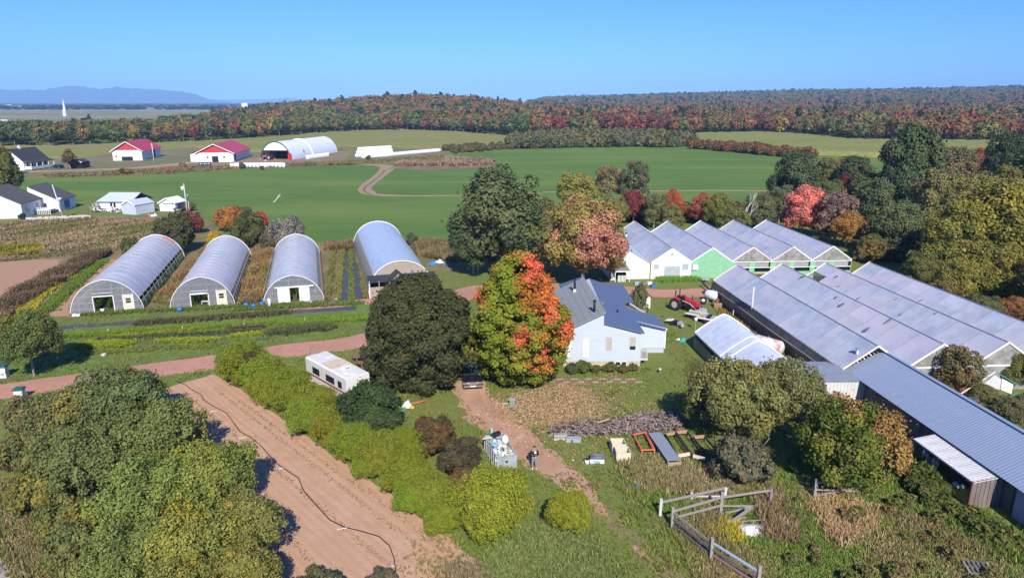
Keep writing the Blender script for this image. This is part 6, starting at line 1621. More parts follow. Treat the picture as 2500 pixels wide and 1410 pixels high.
# local +x is the nose
mb = MB(); mb.prism([(.3, 0.85), (2.1, .85), (2.2, 1.0), (2.1, 1.5), (.4, 1.7), (.3, 1.6)], -.36, .36); mb.v = [(x, y, z) for x, y, z in mb.v]; mb.build('hood', REDP, tr, bevel=.05)
mb = MB(); mb.box(-.8, -.3, .6, 1.9, .3, .9); mb.build('chassis', BLACK, tr)
for s in (-1, 1):
    mb = MB(); mb.cyl((-.7, s * .55, .78), (-.7, s * .97, .78), .78, 20); o = mb.build('wheel', RUBBER, tr); mb = MB(); mb.cyl((-.7, s * .6, .78), (-.7, s * 1.0, .78), .42, 14); mb.build('rim', C('grey_rim', .45, .40, .36), o)
    mb = MB(); mb.cyl((1.7, s * .55, .45), (1.7, s * .85, .45), .45, 16); o = mb.build('wheel', RUBBER, tr); mb = MB(); mb.cyl((1.7, s * .6, .45), (1.7, s * .88, .45), .24, 12); mb.build('rim', C('white_rim', .6, .58, .54), o)
    mb = MB(); mb.tube([(-1.35, s * .76, 1.3), (-1.1, s * .76, 1.68), (-.5, s * .76, 1.72), (-.05, s * .72, 1.4)], .0, 4)
    mb = MB(); mb.slab([(-1.3, s * .55, 1.45), (-1.3, s * .98, 1.45), (-.75, s * .98, 1.72), (-.75, s * .55, 1.72)], .05); mb.slab([(-.75, s * .55, 1.72), (-.75, s * .98, 1.72), (-.05, s * .98, 1.5), (-.05, s * .55, 1.5)], .05); mb.build('fender', REDP, tr)
    mb = MB(); mb.tube([(.1, s * .5, 1.35), (1.2, s * .5, 1.2), (2.3, s * .5, .5)], .07, 6); mb.build('loader_arm', GREYP, tr)
    mb = MB(); mb.beam((-.95, s * .45, 1.4), (-.95, s * .45, 2.5), .09); mb.build('roll_bar_post', BLACK, tr)
mb = MB(); mb.box(-.75, -.28, 1.2, -.25, .28, 1.35); mb.box(-.85, -.28, 1.3, -.75, .28, 1.8); mb.build('seat', BLACK, tr)
mb = MB(); mb.cyl((.25, 0, 1.6), (.05, 0, 1.85), .03, 6); mb.cyl((.06, 0, 1.84), (.03, 0, 1.88), .22, 12); mb.build('steering_wheel', BLACK, tr)
mb = MB(); mb.cyl((1.2, .0, 1.6), (1.2, .0, 2.2), .05, 8); mb.build('exhaust', BLACK, tr)
mb = MB(); mb.prism([(2.3, .1), (2.9, .1), (2.75, .65), (2.3, .7)], -.85, .85); mb.build('bucket', GREYP, tr)

# trailers and small things on the lawn
def trailer(label, u, v, rz, L, w, load=True):
    t = thing('flat_trailer', label, 'trailer', G(u, v), rad(rz))
    mb = MB(); mb.box(-L/2, -w/2, .55, L/2, w/2, .63); mb.build('deck', WOODG, t)
    for s in (-1, 1):
        mb = MB(); mb.beam((-L/2, s * w/2, .68), (L/2, s * w/2, .68), .06, .16); mb.build('side_board', WHITE if s < 0 else CREAM, t)
        mb = MB(); mb.cyl((0, s * (w/2 - .25), .3), (0, s * (w/2 - .05), .3), .3, 12); mb.build('wheel', RUBBER, t)
    mb = MB(); mb.beam((L/2, 0, .55), (L/2 + .9, 0, .45), .08); mb.build('drawbar', STEEL, t)
    if load:
        for k in range(5):
            mb = MB(); x = -L/2 + .3 + k * L / 5.5; mb.box(x, -w/2 + .15, .63, x + L / 7, w/2 - .2, .8 + R.random() * .2); mb.build('load', [TANC, SILV, BLACK, GREYP, CREAM][k], t)
    return t
trailer('flat trailer with white side board behind the tractor', 1700, 778, -38, 2.4, 1.3, False)
trailer('flat trailer loaded with odds and ends beside the white tunnel', 1728, 788, -35, 2.4, 1.4)
def cart():
    t = thing('garden_cart', 'silver garden cart with dark bin on the lawn behind the pale house', 'cart', G(1642, 793), rad(-40))
    mb = MB(); mb.slab([(-.8, -.35, .55), (.0, -.35, .7), (0, .35, .7), (-.8, .35, .55)], .1); mb.build('lid', WHITEP, t)
    mb = MB(); mb.box(-.1, -.32, .35, .75, .32, .6); mb.build('tray', BLACK, t); mb = MB(); mb.box(.75, -.35, .3, 1.1, .35, .62); mb.build('nose', SILV, t)
    for s in (-1, 1):
        mb = MB(); mb.cyl((0, s * .3, .2), (0, s * .38, .2), .2, 12); mb.build('wheel', RUBBER, t)
        mb = MB(); mb.beam((.8, s * .3, 0), (.8, s * .3, .4), .05); mb.build('leg', STEEL, t)
cart()
def barrel(label, p, r, L, ang, m, legs=True, rusty=False):
    """horizontal tank with domed ends"""
    t = thing('fuel_tank', label, 'tank', p, ang)
    pts = [(-L/2 - r * .35, 0, r + .35)] ; mb = MB()
    mb.tube([(-L/2 - r*.4, 0, r+.35), (-L/2 - r*.3, 0, r+.35), (-L/2, 0, r+.35), (L/2, 0, r+.35), (L/2 + r*.3, 0, r+.35), (L/2 + r*.4, 0, r+.35)], [r*.1, r*.7, r, r, r*.7, r*.1], 20); mb.build('shell', m, t, smooth=True)
    for x in (-L*.3, L*.3):
        mb = MB(); mb.box(x - .07, -r*.7, 0, x + .07, r*.7, .45); mb.build('cradle', RUST if rusty else WOODG, t)
    mb = MB(); mb.cyl((0, 0, 2*r + .33), (0, 0, 2*r + .5), .09, 8); mb.build('filler_cap', STEEL, t)
    return t
barrel('white fuel tank at the head of the long greenhouse', G(1738, 738), .62, 1.5, rad(-50), WHITEP)
TNK = mat('white_tank_with_rust', (.75, .75, .74), (.72, .71, .69), ns=1, rough=.4, c3=(.30, .08, .05), ns2=.55)
barrel('white tank with rust stains between tunnel and greenhouse', G(1872, 868), .8, 2.6, rad(-52), TNK, rusty=True)
t = thing('block_stand', 'broken brick and timber stand below the white fuel tank', 'stand', G(1752, 752), rad(-10))
for i in range(3):
    for j in range(3):
        mb = MB(); mb.box(-.45 + i * .32, -.15, j * .24, -.16 + i * .32, .15, j * .24 + .21); mb.build('block', C('terracotta_block', .42, .24, .16) if (i, j) == (0, 0) else bpy.data.materials['terracotta_block'], t)
mb = MB(); mb.box(-.3, -.1, .75, .1, .2, 1.2); mb.build('timber', RUST, t)
t = thing('cooking_pot', 'white lidded pot on a dark box near the fuel tank', 'pot', G(1716, 742), 0)
mb = MB(); mb.box(-.3, -.2, 0, .3, .2, .35); mb.build('dark_box', BLACK, t); mb = MB(); mb.sphere((0, 0, .5), .24, 14, 8, .9); mb.build('pot', WHITEP, t, smooth=True)
t = thing('bucket_stand', 'white bucket on a thin post by the white tunnel', 'bucket', G(1697, 806), 0)
mb = MB(); mb.cyl((0, 0, 0), (0, 0, 1.1), .03, 6); mb.build('post', GREENP, t); mb = MB(); mb.cyl((0, 0, 1.1), (0, 0, 1.5), .16, 14, .2); mb.build('bucket', WHITEP, t, smooth=True)
def rag(name, label, cat, p, s, m, seed, flat=.35, n=9, h=.3):
    r = random.Random(seed); mb = MB(); vs = [(0, 0, h * s)]; rings = 3
    for k in range(1, rings + 1):
        for i in range(n):
            a = 2*math.pi*i/n; q = s * k / rings * r.uniform(.75, 1.2); vs.append((math.cos(a) * q, math.sin(a) * q * .75, max(.015, h * s * (1 - k / rings) * r.uniform(.3, 1.7) + .02)))
    fs = [(0, 1 + i, 1 + (i + 1) % n) for i in range(n)]
    for k in range(rings - 1):
        for i in range(n): fs.append((1 + k*n + i, 1 + (k+1)*n + i, 1 + (k+1)*n + (i+1) % n, 1 + k*n + (i+1) % n))
    mb.add(vs, fs); o = mb.build(name, m); o.location = p; return tag(o, label, cat)
rag('teal_tarp', 'crumpled teal tarp on the lawn right of the pale house', 'tarp', G(1668, 832), .42, TEAL, 1, h=.9)
rag('white_bag', 'white bag beside the teal tarp', 'bag', G(1656, 829), .24, WHITEP, 2, h=.8)
t = thing('garden_sprayer', 'small grey machine on the lawn right of the silver cart', 'machine', G(1664, 800), rad(20)); mb = MB(); mb.box(-.2, -.15, .1, .2, .15, .5); mb.build('body', GREYP, t); mb = MB(); mb.cyl((-.2, -.2, .12), (-.2, .2, .12), .12, 10); mb.build('wheel', RUBBER, t); mb = MB(); mb.beam((.2, 0, .4), (.5, 0, .8), .04); mb.build('handle', STEEL, t)
t = thing('water_spigot', 'small grey spigot post on the lawn below the house wing', 'spigot', G(1611, 911), 0); mb = MB(); mb.cyl((0, 0, 0), (0, 0, .35), .05, 8); mb.build('post', STEEL, t); mb = MB(); mb.sphere((0, 0, .42), .16, 10, 6); mb.build('head', SILV, t, smooth=True)
def pole(label, u, v, h, r=.13, m=WOODG, arms=0, group='utility poles'):
    t = thing('utility_pole', label, 'pole', G(u, v), rad(10), group); mb = MB(); mb.cyl((0, 0, 0), (0, 0, h), r, 10, r * .75); mb.build('shaft', m, t, smooth=True)
    for k in range(arms):
        mb = MB(); mb.beam((-.9, 0, h - .5 - k), (.9, 0, h - .5 - k), .12); mb.build('crossarm', WOODG, t)
    return t
PALEW = C('bleached_pole', .56, .55, .52)
pole('bleached pole standing beside the white tunnel', 1831, 800, 4.9, .12, PALEW)
pole('tall pole beside the left red roofed barn', 377, 400, 8.5, .2, PALEW, 1)
tpl = pole('leaning pole with a white lamp by the white houses', 155, 533, 7.6, .14, PALEW, 0); tpl.rotation_euler = (0, rad(-9), 0)
mb = MB(); mb.sphere((.5, 0, 4.3), .5, 10, 6, .7); mb.build('lamp', WHITEP, tpl, smooth=True)
tpl = pole('pole with transformer beside the dark pickup', 459, 534, 7.8, .13, PALEW, 0); mb = MB(); mb.cyl((-.4, 0, 6.3), (-.4, 0, 7.2), .28, 12); mb.build('transformer', WHITEP, tpl, smooth=True)
pole('short second pole by the transformer pole', 464, 528, 5.0, .1, PALEW)
pole('black pipe standing before the green gable', 1763, 676, 2.3, .12, BLACK, group=None)
pole('stub post at the tunnel head', 1789, 776, 1.0, .07, PALEW, group=None)
# dead bleached tree
def bare_tree(name, label, u, v, h, m, seed, spread=.5, r0=.14, depth=4, lean=0.0):
    t = thing(name, label, 'dead tree', G(u, v), 0); r = random.Random(seed); mb = MB()
    def br(p, d, L, rad0, k):
        q = p + d * L * .5 + Vector((r.uniform(-.06, .06) * L, 0, 0)); e = p + d * L
        mb.tube([p, q, e], [rad0, rad0 * .8, rad0 * .55], 5, False)
        if k:
            for i in range(2 if k > 1 else 3):
                nd = (d + Vector((r.uniform(-1, 1), r.uniform(-1, 1), r.uniform(-.1, .5))) * spread).normalized()
                br(p + d * L * r.uniform(.45, 1), nd, L * r.uniform(.5, .75), rad0 * .55, k - 1)
    br(Vector((0, 0, 0)), Vector((lean, 0, 1)).normalized(), h * .42, r0, depth); mb.build('branches', m, t, smooth=True); return t
bare_tree('dead_tree', 'bleached dead tree behind the back greenhouse ridges', 1812, 572, 13, C('bleached_wood', .62, .58, .52), 8, .55, .22, 4, .08)
bare_tree('dead_tree', 'grey bare bush leaning over the camper roof', 762, 925, 5.2, C('grey_twigs', .26, .24, .21), 3, .8, .10, 5)
bare_tree('dead_tree', 'grey bare branches inside the shrub above the plank fence', 1838, 1180, 3.6, bpy.data.materials['grey_twigs'], 5, .8, .08, 5)
bare_tree('dead_tree', 'fallen limb sticking up in the green field', 668, 494, 5.5, bpy.data.materials['bleached_wood'], 6, .5, .15, 1, .9)

# trash container with its heap
DW, DL, DH = 1.45, 3.4, 1.15; pD = G(1213, 1152); rzD = rad(17)
dc = thing('trash_container', 'open grey steel container heaped with refuse beside the driveway', 'container', pD, rzD)
GST = mat('grey_container_steel', (.36, .41, .43), (.30, .34, .36), ns=2, rough=.5, c3=(.28, .28, .27), ns2=.8)
for nm, bx in (('front_wall', (0, 0, .1, DW, .05, DH)), ('back_wall', (0, DL - .05, .1, DW, DL, DH)), ('side_wall', (0, .05, .1, .05, DL - .05, DH)), ('side_wall', (DW - .05, .05, .1, DW, DL - .05, DH)), ('floor', (.05, .05, .1, DW - .05, DL - .05, .16))):
    mb = MB(); mb.box(*bx); mb.build(nm, GST, dc)
mb = MB(); mb.beam((-.03, -.02, DH), (DW + .03, -.02, DH), .07); mb.build('front_rim', GST, dc)
for y in range(7):
    for x in (-.05, DW + .05):
        mb = MB(); mb.beam((x, .2 + y * .5, .1), (x, .2 + y * .5, DH), .07); mb.build('side_rib', GST, dc)
for x in (.15, DW - .25):
    mb = MB(); mb.box(x, -.03, 0, x + .12, .2, .1); mb.build('foot', BLACK, dc)
mb = MB(); mb.add([(DW * .5 - .13, -.012, .78), (DW * .5 + .13, -.012, .78), (DW * .5, -.012, .56)], [(0, 2, 1)]); mb.add([(DW * .5 - .05, -.014, .74), (DW * .5 + .05, -.014, .74), (DW * .5, -.014, .65)], [(0, 2, 1)]); mb.build('recycling_mark', BLACK, dc)
tm = [WHITEP, GREYP, TANC, TURQ, BLACK, CREAM, SILV, C('pale_green_plastic', .40, .55, .45), C('white_bag_film', .66, .70, .74)]
rt = random.Random(21); mb = MB()
for i in range(260):
    x, y = rt.uniform(.1, DW - .1), rt.uniform(.1, DL - .1); z = .75 + .45 * math.sin(math.pi * min(1, max(0, y / DL + .15))) * math.sin(math.pi * x / DW) + rt.uniform(-.1, .15)
    mb.mi = rt.choice([0, 0, 1, 2, 3, 4, 5, 6, 7, 8, 8]); s = rt.uniform(.06, .2)
    d = Vector((rt.uniform(-1, 1), rt.uniform(-1, 1), rt.uniform(-.5, .5))).normalized()
    mb.beam(Vector((x, y, z)) - d * s, Vector((x, y, z)) + d * s, s * rt.uniform(.5, 1.3), s * rt.uniform(.2, .9), up=(rt.random(), .3, 1))
o = mb.build('refuse_heap', tm); o.location = pD; o.rotation_euler = (0, 0, rzD); tag(o, 'mixed refuse heaped in the grey container', 'refuse', kind='stuff')
def inD(x, y, z): ca, sa = math.cos(rzD), math.sin(rzD); return Vector((pD.x + x * ca - y * sa, pD.y + x * sa + y * ca, z))
for (x, y, z, dx, dy, dz, m, nm, lb, rr_) in ((.55, .75, 1.12, .40, .55, .10, WHITEP, 'flat_box', 'white flat box on the near end of the refuse', 20), (1.1, .8, 1.16, .22, .75, .12, TANC, 'carton', 'torn orange brown carton on the right of the refuse', -12), (.75, 1.35, 1.22, .7, .16, .10, TANC, 'carton', 'opened orange printed carton across the refuse', 8), (.35, .35, 1.12, .3, .3, .16, bpy.data.materials['pale_green_plastic'], 'plastic_tub', 'pale green tub at the near left corner of the refuse', 15), (.28, 1.55, 1.3, .32, .32, .2, TURQ, 'plastic_tub', 'turquoise tub in the middle of the refuse', 30), (.2, 2.1, 1.35, .45, .12, .3, SILV, 'metal_sheet', 'bent silver sheet on the left of the refuse', 50), (.75, 2.95, 1.38, .7, .4, .22, BLACK, 'black_crate', 'black crate on the far end of the refuse', 5), (.95, 2.55, 1.3, .5, .2, .12, SILV, 'metal_tray', 'silver tray below the black crate', 10)):
    mb = MB(); mb.box(-dx/2, -dy/2, -dz/2, dx/2, dy/2, dz/2); o = mb.build(nm, m, bevel=.015); o.location = inD(x, y, z); o.rotation_euler = (rt.uniform(-.15, .15), rt.uniform(-.2, .2), rzD + rad(rr_)); tag(o, lb, 'refuse', 'items on the refuse container')
mb = MB(); mb.sphere((0, 0, 0), .27, 14, 8, 1.3); o = mb.build('white_canister', WHITEP, smooth=True); o.location = inD(1.2, 2.0, 1.35); tag(o, 'rounded white canister on the right of the refuse', 'refuse', 'items on the refuse container')
mb = MB(); mb.tube([(0, 0, 0), (.05, 0, .3), (.02, .03, .62)], [.09, .07, .05], 8); o = mb.build('blue_bottle', TURQ, smooth=True); o.location = inD(.45, 3.1, 1.25); tag(o, 'upright blue and white bottle at the far end of the refuse', 'refuse', 'items on the refuse container')
mb = MB(); mb.beam((-.35, 0, 0), (.35, .1, .1), .12, .06); o = mb.build('yellow_plank', CREAM); o.location = inD(.0, 2.55, 1.3); tag(o, 'pale yellow plank end at the left of the refuse', 'refuse', 'items on the refuse container')

# picnic tables
def picnic(label, u, v, rz):
    t = thing('picnic_table', label, 'table', G(u, v), rad(rz), 'picnic tables by the dark tree')
    RB = bpy.data.materials.get('red_brown_boards') or C('red_brown_boards', .24, .12, .09, rough=.9)
    for k in range(4):
        mb = MB(); mb.box(-.9, -.36 + k * .185, .72, .9, -.2 + k * .185, .76); mb.build('table_plank', RB, t)
    for s in (-1, 1):
        mb = MB(); mb.box(-.9, s * .7 - .12, .42, .9, s * .7 + .12, .46); mb.build('bench', RB, t)
        mb = MB(); mb.beam((s * .6, -.75, 0), (s * .6, -.2, .72), .07); mb.beam((s * .6, .75, 0), (s * .6, .2, .72), .07); mb.beam((s * .6, -.8, .38), (s * .6, .8, .38), .07); mb.build('trestle', RB, t)
picnic('rearmost picnic table beside the camper', 884, 884, 28); picnic('middle picnic table beside the camper', 897, 899, 25); picnic('nearest picnic table at the foot of the dark tree', 912, 918, 30)
picnic('picnic table half hidden under the dark tree', 938, 940, 22)
rag('white_sheet', 'crumpled white sheet left of the dark tree foot', 'sheet', G(994, 992), .5, WHITEP, 5, h=1.0)
rag('green_sheet', 'green and white cloth end by the crumpled sheet', 'cloth', G(984, 998), .28, C('green_cloth', .03, .30, .16), 6, h=.5)
mb = MB(); mb.sphere((0, 0, .15), .2, 10, 6, .8); o = mb.build('yellow_tub', YEL, smooth=True); o.location = G(1007, 998); tag(o, 'yellow tub right of the crumpled sheet', 'tub')
mb = MB(); mb.tube([(-.6, -.1, .06), (0, 0, .12), (.7, .25, .2)], .05, 6); o = mb.build('orange_pole', ORANGEP, smooth=True); o.location = G(1020, 985); tag(o, 'orange pole lying at the dark tree foot', 'pole')
t = thing('cable_box', 'small grey green cable box under the colourful maple', 'box', G(1251, 990), rad(-5)); mb = MB(); mb.box(-.26, -.2, 0, .26, .2, .62); mb.build('body', C('grey_green_box', .22, .26, .19), t, bevel=.03); mb = MB(); mb.box(-.28, -.22, .62, .28, .22, .67); mb.build('lid', GREYP, t)
mb = MB(); mb.beam((-.25, 0, .06), (.25, .08, .05), .08, .05); o = mb.build('pale_stick', CREAM); o.location = G(1234, 986); tag(o, 'short pale board left of the cable box', 'board')
# timber edging in front of the house
for i in range(12):
    for k in range(2):
        u = 1358 + i * 17.5; p = G(u + 8, 934 - k * 8 - (i % 2)); mb = MB(); mb.beam((-.36, 0, 0), (.36, R.uniform(-.04, .04), 0), .16, .1)
        o = mb.build('edging_board', [C('faded_red_board', .30, .10, .08, rough=.9), CREAM, WOODG][k] if i == 0 and k == 0 else [bpy.data.materials['faded_red_board'], WOODG][(i + k) % 2]); o.location = p + Vector((0, 0, .06 + .0)); o.rotation_euler = (0, 0, R.uniform(-.1, .1))
        tag(o, 'weathered edging board lying in the double row before the house', 'board', 'edging boards in front of the house')

# wood and rubble heap
poly = polyw([(1340, 1064), (1348, 1040), (1500, 1028), (1560, 1012), (1655, 1010), (1672, 1030), (1660, 1052), (1560, 1062), (1440, 1066)])
WH = [C('old_firewood', .24, .17, .15, rough=.95), C('grey_firewood', .33, .29, .27, rough=.95), C('dark_bark_chunks', .09, .065, .055, rough=.95), C('pink_brown_chunks', .30, .20, .18, rough=.95)]
rh = random.Random(31); mb = MB(); xs = [p[0] for p in poly]; ys = [p[1] for p in poly]; cnt = 0
while cnt < 2100:
    x, y = rh.uniform(min(xs), max(xs)), rh.uniform(min(ys), max(ys))
    if not inpoly(np.array([[x, y]]), poly)[0]: continue
    cnt += 1; s = rh.uniform(.06, .2); z = rh.uniform(.03, .42); d = Vector((rh.uniform(-1, 1), rh.uniform(-1, 1), rh.uniform(-.35, .35))).normalized(); mb.mi = rh.randrange(4)
    c_ = Vector((x, y, z)); mb.beam(c_ - d * s, c_ + d * s, rh.uniform(.04, .1), rh.uniform(.03, .08))
tag(mb.build('firewood_heap', WH), 'long heap of broken firewood behind the beige bins', 'firewood', kind='stuff')
def plank(nm, label, a, b, w, th, m, cat='board', group=None):
    mb = MB(); a, b = Vector(a), Vector(b); c_ = (a + b) / 2; mb.beam(a - c_, b - c_, w, th); o = mb.build(nm, m); o.location = c_; return tag(o, label, cat, group)
plank('heap_plank', 'brown plank along the left top of the firewood heap', G(1347, 1037, .45), G(1390, 1036, .45), .22, .05, WOODB)
plank('heap_plank', 'tan plank sticking out of the middle of the firewood heap', G(1458, 1031, .5), G(1487, 1022, .6), .2, .05, TANC)
plank('heap_plank', 'grey pole slanting at the left end of the heap', G(1341, 1062, .02), G(1348, 1036, .5), .07, .07, WOODG)
plank('garden_edge_pole', 'thin rusty pole lying along the right driveway edge', G(1303, 1053, .05), G(1337, 1090, .05), .06, .06, RUST, 'pole')
for i in range(4): plank('grey_slab', ['lowest grey slab left of the metal box', 'second grey slab left of the metal box', 'third grey slab left of the metal box', 'top grey slab left of the metal box'][i], G(1352, 1071 - i * 4, .06 + i * .07), G(1384, 1070 - i * 4, .06 + i * .07), .3, .05, [CREAM, WOODG, C('pale_slab', .5, .48, .45), WOODG][i], 'slab', 'grey slabs by the heap')
t = thing('metal_box', 'grey sheet metal box lying before the firewood heap', 'box', G(1382, 1079), rad(-6)); mb = MB(); mb.box(0, 0, .22, 1.15, .45, .3); mb.build('top', SILV, t); mb = MB(); mb.box(0, 0, 0, .35, .05, .22); mb.build('side', SILV, t); mb = MB(); mb.box(.5, .02, 0, 1.12, .06, .22); mb.build('side', GREYP, t)
# beige bins
def bin_(label, u, v, rz):
    t = thing('bulk_bin', label, 'bin', G(u, v), rad(rz), 'beige bulk bins'); w, d, h = 1.05, 1.0, .78
    for nm, bx in (('front_side', (0, 0, .05, w, .05, h)), ('back_side', (0, d - .05, .05, w, d, h)), ('left_side', (0, .05, .05, .05, d - .05, h)), ('right_side', (w - .05, .05, .05, w, d - .05, h)), ('bottom', (.05, .05, .05, w - .05, d - .05, .12))):
        mb = MB(); mb.box(*bx); mb.build(nm, BEIGEP, t)
    for k in range(3):
        mb = MB(); mb.box(.12 + k * .31, -.02, .15, .3 + k * .31, -.002, h - .12); mb.build('slot_panel', CREAM, t)
        mb = MB(); mb.box(.1 + k * .32, .1, 0, .24 + k * .32, d - .1, .05); mb.build('skid', BEIGEP, t)
bin_('rear beige bulk bin tipped open beside the orange frame', 1494, 1108, 3); bin_('front beige bulk bin in the tall weeds', 1504, 1129, 1)
# rolls, bucket, blue pack
t = thing('film_rolls', 'two grey rolls on a white and blue pack', 'rolls', G(1441, 1130), rad(-3))
mb = MB(); mb.box(0, 0, 0, 1.0, .4, .28); mb.build('pack', WHITEP, t); mb = MB(); mb.box(.2, -.02, .05, .7, -.005, .24); mb.build('blue_print', TURQ, t)
for k in range(2):
    mb = MB(); mb.cyl((.02, .15 + k * .33, .38 + k * .02), (1.05, .15 + k * .33, .38 + k * .02), .13, 12); mb.build('roll', C('grey_roll', .13, .14, .17) if k == 0 else bpy.data.materials['grey_roll'], t, smooth=True)
t = thing('bucket', 'white bucket with black content left of the grey rolls', 'bucket', G(1433, 1132), 0); mb = MB(); mb.cyl((0, 0, 0), (0, 0, .38), .14, 16, .18); mb.build('shell', WHITEP, t, smooth=True); mb = MB(); mb.cyl((0, 0, .381), (0, 0, .4), .165, 16); mb.build('content', BLACK, t)
mb = MB(); mb.sphere((0, 0, .06), .07, 8, 5); o = mb.build('pale_ball', C('pale_mint', .5, .7, .5), smooth=True); o.location = G(1399, 1124); tag(o, 'small pale green ball on the grass left of the bucket', 'ball')
# orange frame
t = thing('steel_frame', 'orange steel frame lying beside the metal topped bench', 'frame', (0, 0, 0), 0)
A0, A1, A2, A3 = G(1547, 1060, .35), G(1577, 1054, .4), G(1598, 1096, .4), G(1567, 1098, .35)
t.location = (A0.x, A0.y, 0)
def rel(p): return Vector(p) - t.location
for p, q in ((A0, A1), (A1, A2), (A2, A3), (A3, A0)):
    mb = MB(); mb.beam(rel(p), rel(q), .09); mb.build('rail', ORANGEP, t)
for p in (A2, A3, A1, A0):
    mb = MB(); mb.beam(rel(p), rel((p.x, p.y, 0)), .09); mb.build('leg', ORANGEP, t)
mb = MB(); mb.beam(rel(A1) + Vector((-.1, 0, 0)), rel(A2) + Vector((-.1, .1, -.05)), .06); mb.build('brace', ORANGEP, t)
# metal topped bench
pB = G(1628, 1133); B1, B2, B3 = G(1583, 1055, .75), G(1630, 1123, .75), G(1655, 1118, .75)
t = thing('growing_bench', 'long bench with ribbed grey metal top between the frames', 'bench', (B2.x, B2.y, 0), math.atan2(B1.y - B2.y, B1.x - B2.x) - math.pi/2)
Lb = (B1 - B2).length; wb_ = 1.0
for k in range(7):
    mb = MB(); mb.prism([(k * .14, .72), (k * .14 + .10, .72), (k * .14 + .12, .75), (k * .14 + .14, .75), (k * .14 + .14, .70), (k * .14, .70)], 0, Lb); mb.build('top_rib', C('bench_metal', .34, .40, .43, metal=.3) if k == 0 else bpy.data.materials['bench_metal'], t)
mb = MB(); mb.box(0, -.08, .2, 1.0, -.02, .6); mb.build('end_panel', C('pinkish_board', .40, .27, .22), t)
for y in np.linspace(.1, Lb - .1, 5):
    for x in (.05, .93):
        mb = MB(); mb.beam((x, y, 0), (x, y, .7), .07); mb.build('leg', WOODG, t)
for x in (.03, .95):
    mb = MB(); mb.beam((x, 0, .64), (x, Lb, .64), .05, .1); mb.build('side_rail', WOODG, t)
# wooden bed frames right of it
def frame_between(label, q, m=WOODG):
    a, b, c_, d = q; t = thing('bed_frame', label, 'frame', (a.x, a.y, 0), 0, 'timber bed frames')
    L_ = t.location
    mb = MB(); mb.beam(a - L_, b - L_, .1, .24); mb.build('end_board', C('pale_red_timber', .42, .26, .19) if not bpy.data.materials.get('pale_red_timber') else bpy.data.materials['pale_red_timber'], t)
    mb = MB(); mb.beam(d - L_, c_ - L_, .1, .24); mb.build('end_board', CREAM, t)
    DK = bpy.data.materials.get('dark_old_timber') or C('dark_old_timber', .06, .05, .045, rough=.95)
    mb = MB(); mb.beam(a - L_, d - L_, .08, .16); mb.build('side_rail', DK, t); mb = MB(); mb.beam(b - L_, c_ - L_, .08, .16); mb.build('side_rail', DK, t)
    for p in (a, b, c_, d):
        mb = MB(); mb.beam(p - L_, Vector((p.x, p.y, 0)) - L_, .08); mb.build('leg', DK, t)
z = .45
frame_between('timber bed frame next to the metal topped bench', (G(1625, 1060, z), G(1648, 1056, z), G(1684, 1107, z), G(1655, 1112, z)))
frame_between('middle timber bed frame', (G(1651, 1055, z), G(1678, 1052, z), G(1722, 1120, z), G(1692, 1112, z)))
frame_between('right timber bed frame by the grey shrub', (G(1693, 1067, z), G(1720, 1064, z), G(1765, 1118, z), G(1735, 1125, z)))
rag('blue_bag', 'bright blue bag in the weeds above the fence', 'bag', G(1555, 1192), .26, C('bright_blue_bag', .02, .12, .62), 11, h=1.4)

# fence
OLDW = [WOODG, C('silver_grey_rail', .29, .255, .225, rough=.9), C('dark_grey_rail', .17, .155, .14, rough=.95)]
def fence(label, posts, rails, cat='fence'):
    t = thing('plank_fence', label, cat, (posts[0][0].x, posts[0][0].y, 0), 0); L_ = t.location
    for p, h, m in posts:
        mb = MB(); mb.beam(p - L_, p - L_ + Vector((R.uniform(-.03, .03), 0, h)), .17); mb.build('post', m, t)
    for a, b, m, w in rails:
        mb = MB(); mb.beam(a - L_, b - L_, .06, w); mb.build('rail', m, t)
    return t
def on(p, z): return Vector((p.x, p.y, z))
p1, p2, p3, p4, p5 = G(1640, 1290), G(1735, 1368), G(1848, 1440), G(1758, 1258), G(1879, 1236)
rails = []
for z, m in ((1.12, 0), (.72, 2), (.32, 2)): rails.append((on(p1, z), on(p2, z), OLDW[m], .14))
rails += [(on(p2, 1.2), on(p3, 1.15), C('pale_blue_rail', .42, .54, .66), .12), (on(p2, .8), on(p3, .75), OLDW[2], .14), (on(p2, .45), on(p3, .4), C('reddish_rail', .30, .20, .17), .14)]
rails += [(on(p1, 1.22), on(p4, 1.3), OLDW[1], .15), (on(p4, 1.3), on(p5, 1.2), OLDW[1], .15), (on(p1, .75), on(p4, .75), OLDW[1], .13), (on(p4, .1), on(p5, .3), OLDW[1], .13), (on(p4, .7), on(p5, .05), OLDW[0], .11), (on(p1, .3), on(p4, .1), OLDW[0], .12)]
fence('weathered plank fence corner with a pale blue top rail', [(p1, 1.5, OLDW[0]), (p2, 1.5, OLDW[0]), (p3, 1.5, OLDW[0]), (p4, 1.65, OLDW[0]), (p5, 1.35, C('red_grey_post', .26, .19, .17))], rails)
q0, q1, q2 = G(1611, 1260), G(1688, 1222), G(1768, 1222)
fence('low pale rail fence behind the plank fence', [(q0, 1.25, PALEW), (q1, .6, PALEW), (q2, 1.0, PALEW)], [(on(q0, 1.0), on(q2, .95), OLDW[1], .17), (on(q1, .35), on(q2, .35), PALEW, .1)])
g0, g1, g2 = G(1987, 1218), G(2090, 1206), G(2028, 1200)
fence('short gate fence with crossed rails under the orange sided tree', [(g0, 1.45, OLDW[0]), (g1, 1.0, OLDW[2])], [(on(g0, .25), on(g1, .5), OLDW[1], .13), (on(g0, .72), on(g1, .25), OLDW[1], .11), (on(g0, 1.15), on(g2, .9), OLDW[1], .12)])
